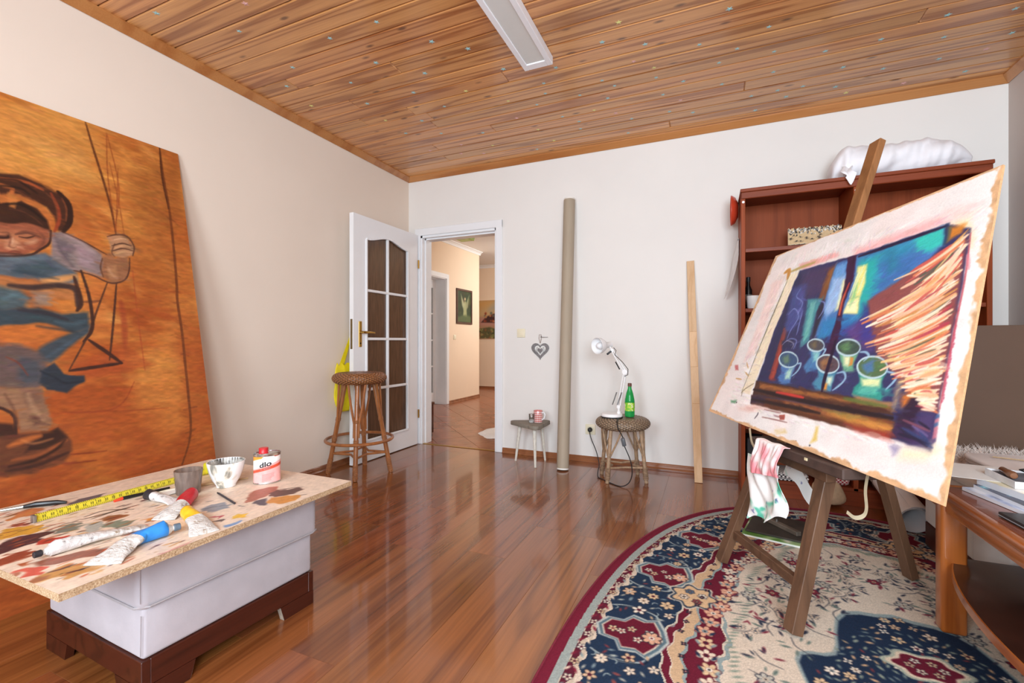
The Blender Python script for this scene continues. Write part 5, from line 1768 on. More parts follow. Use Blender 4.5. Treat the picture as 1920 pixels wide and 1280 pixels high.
def spring(a, c, r=.0042, turns=22):
    a, c = Vector(a), Vector(c)
    d = (c - a).normalized()
    x = d.orthogonal().normalized()
    y = d.cross(x)
    n = turns * 6
    return B().tube([a.lerp(c, i / n) + (x * cos(2 * pi * i / 6) + y * sin(2 * pi * i / 6)) * r for i in range(n + 1)], .0012, 4)


for off in (-.012, .010):
    o_ = Vector((off * 1.6 - .012, -.014, 0))
    spring(pB + o_ + Vector((-.012, 0, .015)), pB.lerp(pC, .42) + o_).to('spring', m_spring, lm)
spring(pC.lerp(pD, .18) + Vector((-.02, -.012, -.01)), pC.lerp(pD, .55) + Vector((-.016, -.014, -.012))).to('spring', m_spring, lm)
cabl = B().tube([pD + Vector((.01, -.01, .02)), pD + Vector((.03, -.02, .0)), pD + Vector((.02, -.016, -.03)), pC.lerp(pD, .4) + Vector((.02, -.016, .01)), pC + Vector((.024, -.018, .02)), pC + Vector((.022, -.018, -.02)), pC + Vector((.0, -.018, -.03))], .0026, 6)
cabl.to('arm_cable', m_spring, lm)
ax = Vector((-.56, -.82, -.06)).normalized()
x_ = ax.cross(Vector((0, 0, 1))).normalized()
y_ = x_.cross(ax)
MH = Matrix((x_, y_, ax)).transposed()
hc = Vector((-.715, 3.30, .972))
B().lathe([(.018, -.075), (.021, -.074), (.021, -.03), (.0225, -.028), (.024, -.015), (.040, .0), (.055, .03), (.060, .062), (.0585, .063), (.053, .032), (.038, .004), (.02, -.008)], hc, 36, M=MH).to('shade', m_lw, lm, smooth=40)
B().ball(hc + ax * .03, (.026, .026, .034), MH, 16, 10).to('bulb', mat('frosted_bulb', 'e8eaec', .3), lm, smooth=180)
B().beam(pD, hc - ax * .05, .008, .012, (0, 0, 1)).to('head_bracket', m_lw, lm, smooth=0)
q = B().tube([pD + Vector((-.005, -.02, -.004)), pD + Vector((-.025, -.022, -.02))], .007, 10)
q.ball(pD + Vector((-.03, -.022, -.024)), .008, None, 10, 6)
q.to('adjusting_knob', m_spring, lm)

bo = Vector((-.545, 3.40, .4535))
btl = empty('green_bottle', bo, 'green plastic bottle with lime label behind the desk lamp', 'bottle')
m_pet = mat('green_plastic', '2fb45c', .12, trans=.55, var=.03, ior=1.3)
B().lathe([(.028, 0), (.034, .004), (.036, .02), (.0355, .105), (.034, .125), (.025, .17), (.0135, .205), (.0125, .222)], bo, 28).to('bottle_body', m_pet, btl, smooth=40)
t = NT('lime_bottle_label')
t.l(t.ramp(t.noise(t.coords(), 45, 2), [(.40, H4('7cc43c')), (.52, H4('c8dc48')), (.62, H4('e8f0d8'))], 'EASE'), t.b.inputs['Base Color'])
t.b.inputs['Roughness'].default_value = .4
B().lathe([(.0365, .045), (.0363, .105)], bo, 28, cap=False).to('label', t.m, btl, smooth=40)
B().lathe([(.0135, .220), (.0145, .221), (.0145, .242), (.012, .244)], bo, 20).to('screw_cap', mat('brown_bottle_cap', '6a4638', .4), btl, smooth=40)

so = empty('wall_socket', (-.922, YB, .27), 'ivory wall socket with a black plug in it, low on back wall', 'socket')
B().box((-.964, YB - .010, .228), (-.880, YB - .0004, .312), bev=.004, seg=2).to('cover', m_ivory, so)
q = B().lathe([(.030, 0), (.030, .004), (.027, .005), (.025, .002), (.002, .002)], (0, 0, 0), 28)
for vv in q.bm.verts:
    vv.co = Vector((-.922 + vv.co.x, YB - .0095 - vv.co.z, .27 + vv.co.y))
q.to('socket_ring', m_ivory, so, smooth=40)
m_black_pl = mat('black_plastic', '1e1e20', .45)
cd = empty('lamp_cord', (-.60, 3.2, 0), 'dark lamp cord from the desk lamp over the floor to wall socket', 'cord')
q = B().lathe([(.019, 0), (.020, .01), (.014, .02), (.012, .034), (.006, .038)], (0, 0, 0), 20)
for vv in q.bm.verts:
    vv.co = Vector((-.922 + vv.co.x, YB - .0125 - vv.co.z, .27 + vv.co.y))
q.to('plug', m_black_pl, cd, smooth=40)


def smooth_pts(P, n=8):
    P = [Vector(p) for p in P]
    P = [P[0] * 2 - P[1]] + P + [P[-1] * 2 - P[-2]]
    out = []
    for i in range(1, len(P) - 2):
        a, b, c, d = P[i - 1:i + 3]
        for k in range(n):
            t = k / n
            out.append((b * 2 + (c - a) * t + (a * 2 - b * 5 + c * 4 - d) * t * t + (b * 3 - a - c * 3 + d) * t ** 3) * .5)
    out.append(P[-2])
    return out


B().tube(smooth_pts([(-.590, 3.29, .459), (-.60, 3.25, .4585), (-.60, 3.205, .448), (-.59, 3.178, .41), (-.565, 3.183, .36), (-.552, 3.188, .33)]), .0035, 8).to('cable', m_black_pl, cd)
B().box((-.566, 3.178, .282), (-.540, 3.20, .338), bev=.005, seg=2, rot=Matrix.Rotation(radians(-14), 3, 'Y')).to('inline_switch', mat('grey_switch_plastic', '55585c', .45), cd)
B().tube(smooth_pts([(-.548, 3.19, .285), (-.51, 3.20, .19), (-.498, 3.21, .10), (-.52, 3.21, .03), (-.57, 3.19, .0045), (-.65, 3.235, .004), (-.72, 3.30, .004), (-.765, 3.345, .005), (-.778, 3.40, .03), (-.79, 3.49, .06), (-.84, 3.62, .12), (-.90, 3.70, .20), (-.922, 3.715, .262)]), .0035, 8).to('cable', m_black_pl, cd)

# narrow jointed plank
pa, pb_ = Vector((-.083, 3.503, .0015)), Vector((-.147, 3.746, 1.612))
pk = empty('wood_plank', (-.083, 3.503, 0), 'narrow pale finger-jointed wood strip leaning against the white back wall', 'plank')
m_pine = wood('pale_pine', 'e0bc92', 'c89c6c', 'z', rings=3, rough=.55, rnd=.08, cross=14, figure=.35)
for a, c in ((0, .34), (.3402, .505), (.5052, .665), (.6652, 1)):
    B().beam(pa.lerp(pb_, a), pa.lerp(pb_, c), .053, .013, (0, 1, .1), bev=.0012).to('board', m_pine, pk, smooth=0)
# ------------------------------------------------------------------ bookshelf in the corner
SX0, SX1, SY0, SY1, SH = .18, 1.42, 3.37, 3.738, 2.0
bk = empty('bookcase', (.8, 3.55, 0), 'tall open reddish-brown bookcase in the corner behind the easel', 'bookcase')
m_shelf = wood('reddish_walnut_veneer', '9c4a24', '743214', 'z', rings=2, rough=.55, cross=12, figure=.3, spec=.22)
m_shelf_d = wood('dark_walnut_edge', '8c4020', '662a14', 'x', rings=2, rough=.45, cross=12, figure=.3, spec=.3)
for x in (SX0, SX1 - .024):
    B().box((x, SY0, .0005), (x + .024, SY1, 1.9775), bev=.002).to('side_panel', m_shelf, bk, smooth=0)
B().box((.79, SY0 + .004, .092), (.815, SY1 - .008, 1.9775), bev=.002).to('divider', m_shelf, bk, smooth=0)
B().box((SX0 + .024, SY1 - .008, .09), (SX1 - .024, SY1, 1.9775)).to('back_panel', m_shelf, bk, smooth=0)
B().box((SX0 - .006, SY0 - .012, 1.978), (SX1 + .006, SY1, SH), bev=.003).to('top_panel', m_shelf_d, bk, smooth=0)
B().box((SX0 - .001, SY0 - .006, 1.935), (SX1 + .001, SY0 + .016, 1.979), bev=.004).to('cornice', m_shelf_d, bk, smooth=0)
B().box((SX0 + .024, SY0 + .012, .0005), (SX1 - .024, SY0 + .03, .088)).to('plinth', m_shelf_d, bk, smooth=0)
B().box((SX0 + .024, SY0 + .004, .088), (SX1 - .024, SY1 - .008, .110), bev=.002).to('bottom_panel', m_shelf_d, bk, smooth=0)
for x0, x1, zs in ((SX0 + .024, .79, (.425, .80, 1.192, 1.585)), (.815, SX1 - .024, (.425, .80, 1.192))):
    for z in zs:
        B().box((x0, SY0 + .006, z), (x1, SY1 - .008, z + .025), bev=.002).to('shelf', m_shelf_d, bk, smooth=0)
for x in (SX0 + .012, .803, SX1 - .012):
    B().tube([(x, SY0 - (.0015 if x != .803 else -.0025), 1.915), (x, SY0 + .004, 1.915)], .008, 14).to('screw_cap', m_gloss_white, bk)

# picture of a town on the upper shelf
tw = empty('cutout_picture', (.62, 3.55, 1.611), 'cut-out picture of a dark rooftop town on sand, standing on upper shelf', 'picture')
pw = Paint(0, 0, .30, .15, .0018, 'd8b98c')
pw.fill([(0, .0), (.30, .0), (.30, .042), (0, .034)], '46362a', .002)
pw.stroke([(0, .037), (.30, .045)], 'e8d8b8', .004, .001)
for i in range(200):
    x, y = rnd.uniform(0, .3), rnd.triangular(.098, .152, .14)
    pw.stroke([(x, y), (x + rnd.uniform(-.008, .008), y + rnd.uniform(-.012, .012))], rnd.choice(['1c1a1a', '3a3634', '8a8480', 'e8e4dc', 'f4f0ea', '242220']), rnd.uniform(.004, .010), .001, .95)
for i in range(16):
    x, y = rnd.uniform(.01, .29), rnd.uniform(.055, .10)
    pw.stroke([(x, y), (x + rnd.uniform(.006, .014), y + .002)], '2c2420', .007, .001, .95)
    pw.stroke([(x - .008, y - .006), (x + .02, y - .003)], '5a4634', .003, .001, .8)
na = 50
edge = [.142 + .008 * sin(i * 1.9) * sin(i * .7) for i in range(na + 1)]
gx_, gv = np.meshgrid(np.linspace(0, 1, na * 3 + 1), np.linspace(0, 1, 80))
eh = np.interp(gx_, np.linspace(0, 1, na + 1), edge)
Pp = np.stack([.470 + .30 * gx_, 3.549 + 0 * gx_ + .010 * gv, 1.6115 + gv * eh], -1)
grid_mesh('printed_town', Pp, pw.at(gx_ * .3, gv * .15), vcol_mat('matte_print', .6, 0.0, 100), tw)
q = B()
q.prism([(.470 + .3 * i / na, 3.5598, 1.6115 + edge[i]) for i in range(na + 1)] + [(.77, 3.5498, 1.6112), (.47, 3.5498, 1.6112)], (0, .006, 0))
q.to('card_back', mat('white_card', 'e8e4dc', .8), tw, smooth=0)

# things on the middle shelf
m_porc = mat('white_porcelain', 'eeeeec', .2, var=.01)
c_ = Vector((.255, 3.455, 1.2175))
cu_ = empty('white_cup', c_, 'white cup on the middle shelf behind the left edge of easel painting', 'cup')
B().lathe([(.022, 0), (.03, .001), (.036, .012), (.041, .085), (.0395, .087), (.038, .084), (.033, .012), (.004, .008)], c_, 28).to('cup_body', m_porc, cu_, smooth=40)
B().tube([c_ + Vector((.037, -.01, .07)), c_ + Vector((.06, -.016, .066)), c_ + Vector((.058, -.016, .035)), c_ + Vector((.036, -.01, .025))], .005, 8).to('handle', m_porc, cu_)
c_ = Vector((.236, 3.60, 1.2175))
db = empty('black_bottle', c_, 'black bottle standing behind the white cup on the middle shelf', 'bottle')
B().lathe([(.022, 0), (.025, .003), (.025, .14), (.012, .175), (.0115, .20)], c_, 20).to('bottle_body', mat('black_glass', '141416', .12), db, smooth=40)
B().lathe([(.0254, .04), (.0254, .11)], c_, 20, cap=False).to('label', mat('silver_label', '6c6a66', .35, var=.5, scale=90), db, smooth=40)
B().lathe([(.013, .198), (.0135, .2), (.0135, .23), (.011, .232)], c_, 16).to('cap', m_black_pl, db, smooth=40)
q = B().box((.38, 3.50, 1.2175), (.52, 3.53, 1.475), bev=.002)
q.to('white_box', mat('white_carton', 'e6e2de', .7), None, smooth=0, loc=(.45, 3.515, 1.2175), label='upright white carton on the middle shelf, mostly behind the painting', cat='box')
q = B()
q.sheet(lambda u, v: (.365 + .11 * (u - .5) * (1 - .3 * v) + .012 * sin(9 * v + 4 * u), 3.44 + .05 * sin(3 * u + 1) + .02 * sin(11 * v), 1.2175 + .002 + .165 * v + .02 * sin(6 * u) * v), 14, 14, .002)
q.to('crumpled_paper', mat('cream_crumpled_paper', 'e4cf9c', .8, var=.1, scale=30, bump=.5, bscale=40), None, smooth=40, loc=(.30, 3.44, 1.2175), label='crumpled cream paper on the middle shelf beside the white cup', cat='paper')

# lower compartments
B().lathe([(.018, 0), (.045, .001), (.046, .10), (.018, .101)], (.262, 3.44, .4505), 24).to('yellow_roll', mat('yellow_masking_tape', 'dca83c', .6), None, smooth=40, loc=(.262, 3.44, .4505), label='yellow tape roll on the low shelf left of the pink rag', cat='tape')
q = B().box((.215, 3.42, .1105), (.33, 3.60, .36), bev=.006)
q.to('dark_box', mat('dark_card_box', '2c2a2c', .6), None, smooth=0, loc=(.27, 3.5, .1105), label='dark upright box in the bottom left compartment of the bookcase', cat='box')
q = B().lathe([(.026, 0), (.034, .003), (.034, .085), (.026, .095), (.022, .12)], (.248, 3.395, .1105), 20)
q.to('white_jar', m_porc, None, smooth=40, loc=(.248, 3.395, .1105), label='small white jar in front of the dark box at the bookcase bottom', cat='jar')
t = NT('checked_cloth_black')


def checks(name, a, c, k):
    t = NT(name)
    ch = t.n('ShaderNodeTexChecker')
    ch.inputs['Scale'].default_value = k
    ch.inputs['Color1'].default_value = H4(a)
    ch.inputs['Color2'].default_value = H4(c)
    t.l(t.coords((1, 1, 1)), ch.inputs['Vector'])
    t.l(ch.outputs[0], t.b.inputs['Base Color'])
    t.b.inputs['Roughness'].default_value = .9
    return t.m


def fold(name, x0, x1, y0, y1, z0, h, m, label, cat, n=3, loc=None):
    o = empty(name, ((x0 + x1) / 2, (y0 + y1) / 2, z0), label, cat)
    for k in range(n):
        za = z0 + h * k / n
        q = B().box((x0 + .006 * sin(k * 5), y0 + .006 * cos(k * 4), za + .0004), (x1 + .008 * sin(k * 3), y1, za + h / n - .0004), bev=min(h / n * .45, .03), seg=3)
        q.to('fold', m, o, smooth=60)
    return o


fold('checked_cloth', .36, .56, 3.375, 3.60, .1105, .05, checks('black_white_check', 'e4e0dc', '2c2a2e', 90), 'folded black and white checked cloth on the bookcase bottom shelf', 'cloth')
fold('gingham_cloth', .60, .78, 3.38, 3.60, .1105, .17, checks('red_gingham', 'e8d4cc', 'a83038', 95), 'folded red gingham cloth at the bottom of the bookcase', 'cloth', 2)
q = B().ball((.655, 3.318, .085), (.085, .045, .082), None, 24, 14)
for vv in q.bm.verts:
    vv.co += Vector((.01 * sin(40 * vv.co.z), .008 * sin(35 * vv.co.x), .006 * sin(30 * vv.co.x + 20 * vv.co.z)))
    vv.co.z = max(vv.co.z, .0195)
q.to('cloth_bag', mat('beige_linen', 'c4a888', .9, var=.12, scale=30, bump=.3, bscale=120), None, smooth=80, loc=(.66, 3.335, .0195), label='beige cloth bag slumped in front of the gingham cloth', cat='bag')
pr = empty('paper_roll', (.93, 3.2, .01), 'large white paper roll sliding out of the bookcase onto the rug', 'paper roll')
ra, rb_ = Vector((.915, 3.66, .275)), Vector((.958, 2.975, .0865))
dd = (rb_ - ra).normalized()
xx_ = dd.cross(Vector((0, 0, 1))).normalized()
yy_ = xx_.cross(dd)


def roll(u, v):
    a = 2 * pi * 2.3 * u + 1.2
    r = .069 - .013 * u
    fl = 1 + .10 * max(0, v - .7) / .3
    return ra.lerp(rb_, v) + (xx_ * cos(a) + yy_ * sin(a)) * r * fl


B().sheet(roll, 90, 12, .0012).to('paper', mat('white_drawing_paper', 'eeeef0', .75, var=.015), pr, smooth=80)
B().tube([ra.lerp(rb_, .50) + (xx_ * cos(a) + yy_ * sin(a)) * .072 for a in [2 * pi * i / 24 for i in range(24)]], .0014, 6, closed=True).to('string', mat('dark_string', '4a3a30', .8), pr)
q = B()
for k in range(9):
    q.box((1.03 + .01 * sin(k * 3), 3.39 + .006 * cos(k * 7), .1108 + k * .009), (1.37, 3.66, .1108 + k * .009 + .0082))
q.to('paper_stack', mat('white_paper_edges', 'd8d8d8', .8), None, smooth=0, loc=(1.2, 3.5, .1108), label='stack of white paper at the bottom right of the bookcase', cat='paper')

# on top and on the side of the bookcase
dv_ = empty('rolled_duvet', (1.05, 3.52, SH), 'rolled white duvet lying along the top of the bookcase', 'duvet')
m_duv = mat('white_cotton', 'f2f2f6', .9, var=.02, scale=6, sheen=.2, spec=.2)


def duv(u, v):
    a = 2 * pi * u
    x = .705 + .69 * v
    r = .122 * (1 - .10 * v) * min(1, .45 + 7 * v) ** .6 * (1 - max(0, (v - .72) / .28) ** 2 * .80)
    w = 1 + .05 * sin(3 * a + 2.2 * v * 6) + .03 * sin(a * 2 - 44 * v + 3 * sin(a)) + .022 * sin(24 * v + 5 * a) + .024 * sin(70 * v + 2 * a + 2 * sin(9 * v)) + .03 * abs(sin(17 * v + 1.5 * a + sin(5 * a))) ** .5 - .02
    y = 3.545 + cos(a) * r * w * 1.12
    z = SH + .0015 + r * .93 + sin(a) * r * w * .93
    z = max(z, SH + .0015)
    z += .05 * max(0, (v - .78) / .22) * (1 if z > SH + .004 else .6)
    return (x, y, z)


q = B().sheet(duv, 72, 110, 0, cu=True)
bmesh.ops.holes_fill(q.bm, edges=[e for e in q.bm.edges if e.is_boundary])
q.to('rolled_cover', m_duv, dv_, smooth=80)
q = B()
q.sheet(lambda u, v: (.735 + .05 * u + .012 * sin(9 * v), 3.46 - .118 * min(1, v * 1.6) - .006 * v, SH + .1 - .085 * min(1, v * 1.6) - .075 * max(0, v - .62) * 2.4 * (1 - abs(2 * u - 1) ** 2 * .6) + .008 * sin(8 * u)), 10, 16, .004)
q.to('loose_corner', m_duv, dv_, smooth=80)
rr_ = empty('red_round_dish', (.155, 3.6, 1.93), 'orange-red round dish hung edge-on on the bookcase side', 'dish')
q = B().lathe([(.004, 0), (.05, .0), (.088, .012), (.104, .028), (.1045, .032), (.10, .0325), (.085, .02), (.05, .008), (.004, .007)], (0, 0, 0), 40)
for vv in q.bm.verts:
    vv.co = Vector((.1715 - vv.co.z * 1.45, 3.6 + vv.co.x, 1.925 + vv.co.y))
q.to('dish', mat('orange_red_enamel', 'c8442a', .3, var=.08, scale=20), rr_, smooth=50)
B().tube([(.1795, 3.6, 1.96), (.165, 3.6, 1.962)], .003, 8).to('nail', m_silver, rr_)
hp_ = B().sheet(lambda u, v: (.1725 - .06 * max(0, v - .3) ** 1.5 * 1.7 - .035 * u * (1 - .2 * v) * min(1, v * 3), 3.55 + .12 * u + .02 * v, 1.72 - .36 * v - .05 * u * v), 8, 16, .001)
hp_.to('hanging_paper', mat('grey_white_paper', 'e4e4e6', .7), None, smooth=80, loc=(.16, 3.58, 1.5), label='curled white paper sheet pinned to the bookcase side under red dish', cat='paper')
B().tube([(.1775, 3.57, 1.71), (.168, 3.57, 1.712)], .006, 10).to('push_pin', m_silver, bpy.data.objects['hanging_paper'])

# ------------------------------------------------------------------ easel
TD, HD, EP0 = Vector((.4539, -.8910, 0)), Vector((.8910, .4539, 0)), Vector((-.002, 2.453, 0))


def E(t, h, z):
    return EP0 + TD * t + HD * h + Vector((0, 0, z))


es = empty('easel', E(.45, .1, 0), 'dark brown wooden studio easel with three legs standing on the rug', 'easel')
m_ew = wood('old_brown_beech', '70503a', '4a3222', 'z', rings=3, rough=.5, cross=12, figure=.35, bump=.1)
m_ew2 = wood('old_brown_beech_rail', '70503a', '4a3222', 'x', rings=3, rough=.5, cross=12, figure=.35, bump=.1)
RUGZ = .0085
B().beam(E(.19, -.048, RUGZ + .010), E(.283, .112, .585), .044, .036, HD).to('leg', m_ew, es, smooth=0)
B().beam(E(.698, -.071, RUGZ + .010), E(.655, .093, .585), .050, .040, HD).to('leg', m_ew, es, smooth=0)
hinge = Vector((.452, 2.222, 1.2))
B().beam((.762, 2.415, RUGZ + .010), hinge, .046, .034, HD).to('leg', m_ew, es, smooth=0)
B().beam(E(.205, -.004, .150), E(.690, -.026, .165), .026, .036, (0, 0, 1)).to('stretcher', m_ew2, es, smooth=0)
B().beam(E(.25, .080, .548), E(.70, .062, .548), .030, .055, (0, 0, 1)).to('top_rail', m_ew2, es, smooth=0)
B().beam(E(.375, .030, .5965), E(.865, .030, .5965), .118, .035, (0, 0, 1), bev=.004).to('tray', mat('dark_stained_tray', '4a3a34', .5, var=.2, scale=30, bump=.1), es, smooth=0)
B().beam(E(.70, -.0305, .604), E(.712, -.0305, .604), .003, .009, (0, 0, 1), bev=0).to('paint_spot', mat('cream_paint_spot', 'e0d0a8', .5), es, smooth=0)
mb, mt = Vector((.246, 2.032, .577)), Vector((.641, 2.379, 1.838))
B().beam(mb, mt, .056, .030, (-.826, -.421, .375), bev=.004).to('mast', wood('lit_brown_mast', '97673f', '704826', 'z', rings=3, rough=.45, cross=12, figure=.35), es, smooth=0)  # lighter than the legs: light on the mast's face put into its colour
B().tube([hinge - TD * .045, hinge + TD * .045], .006, 10).to('hinge_bolt', m_silver, es)

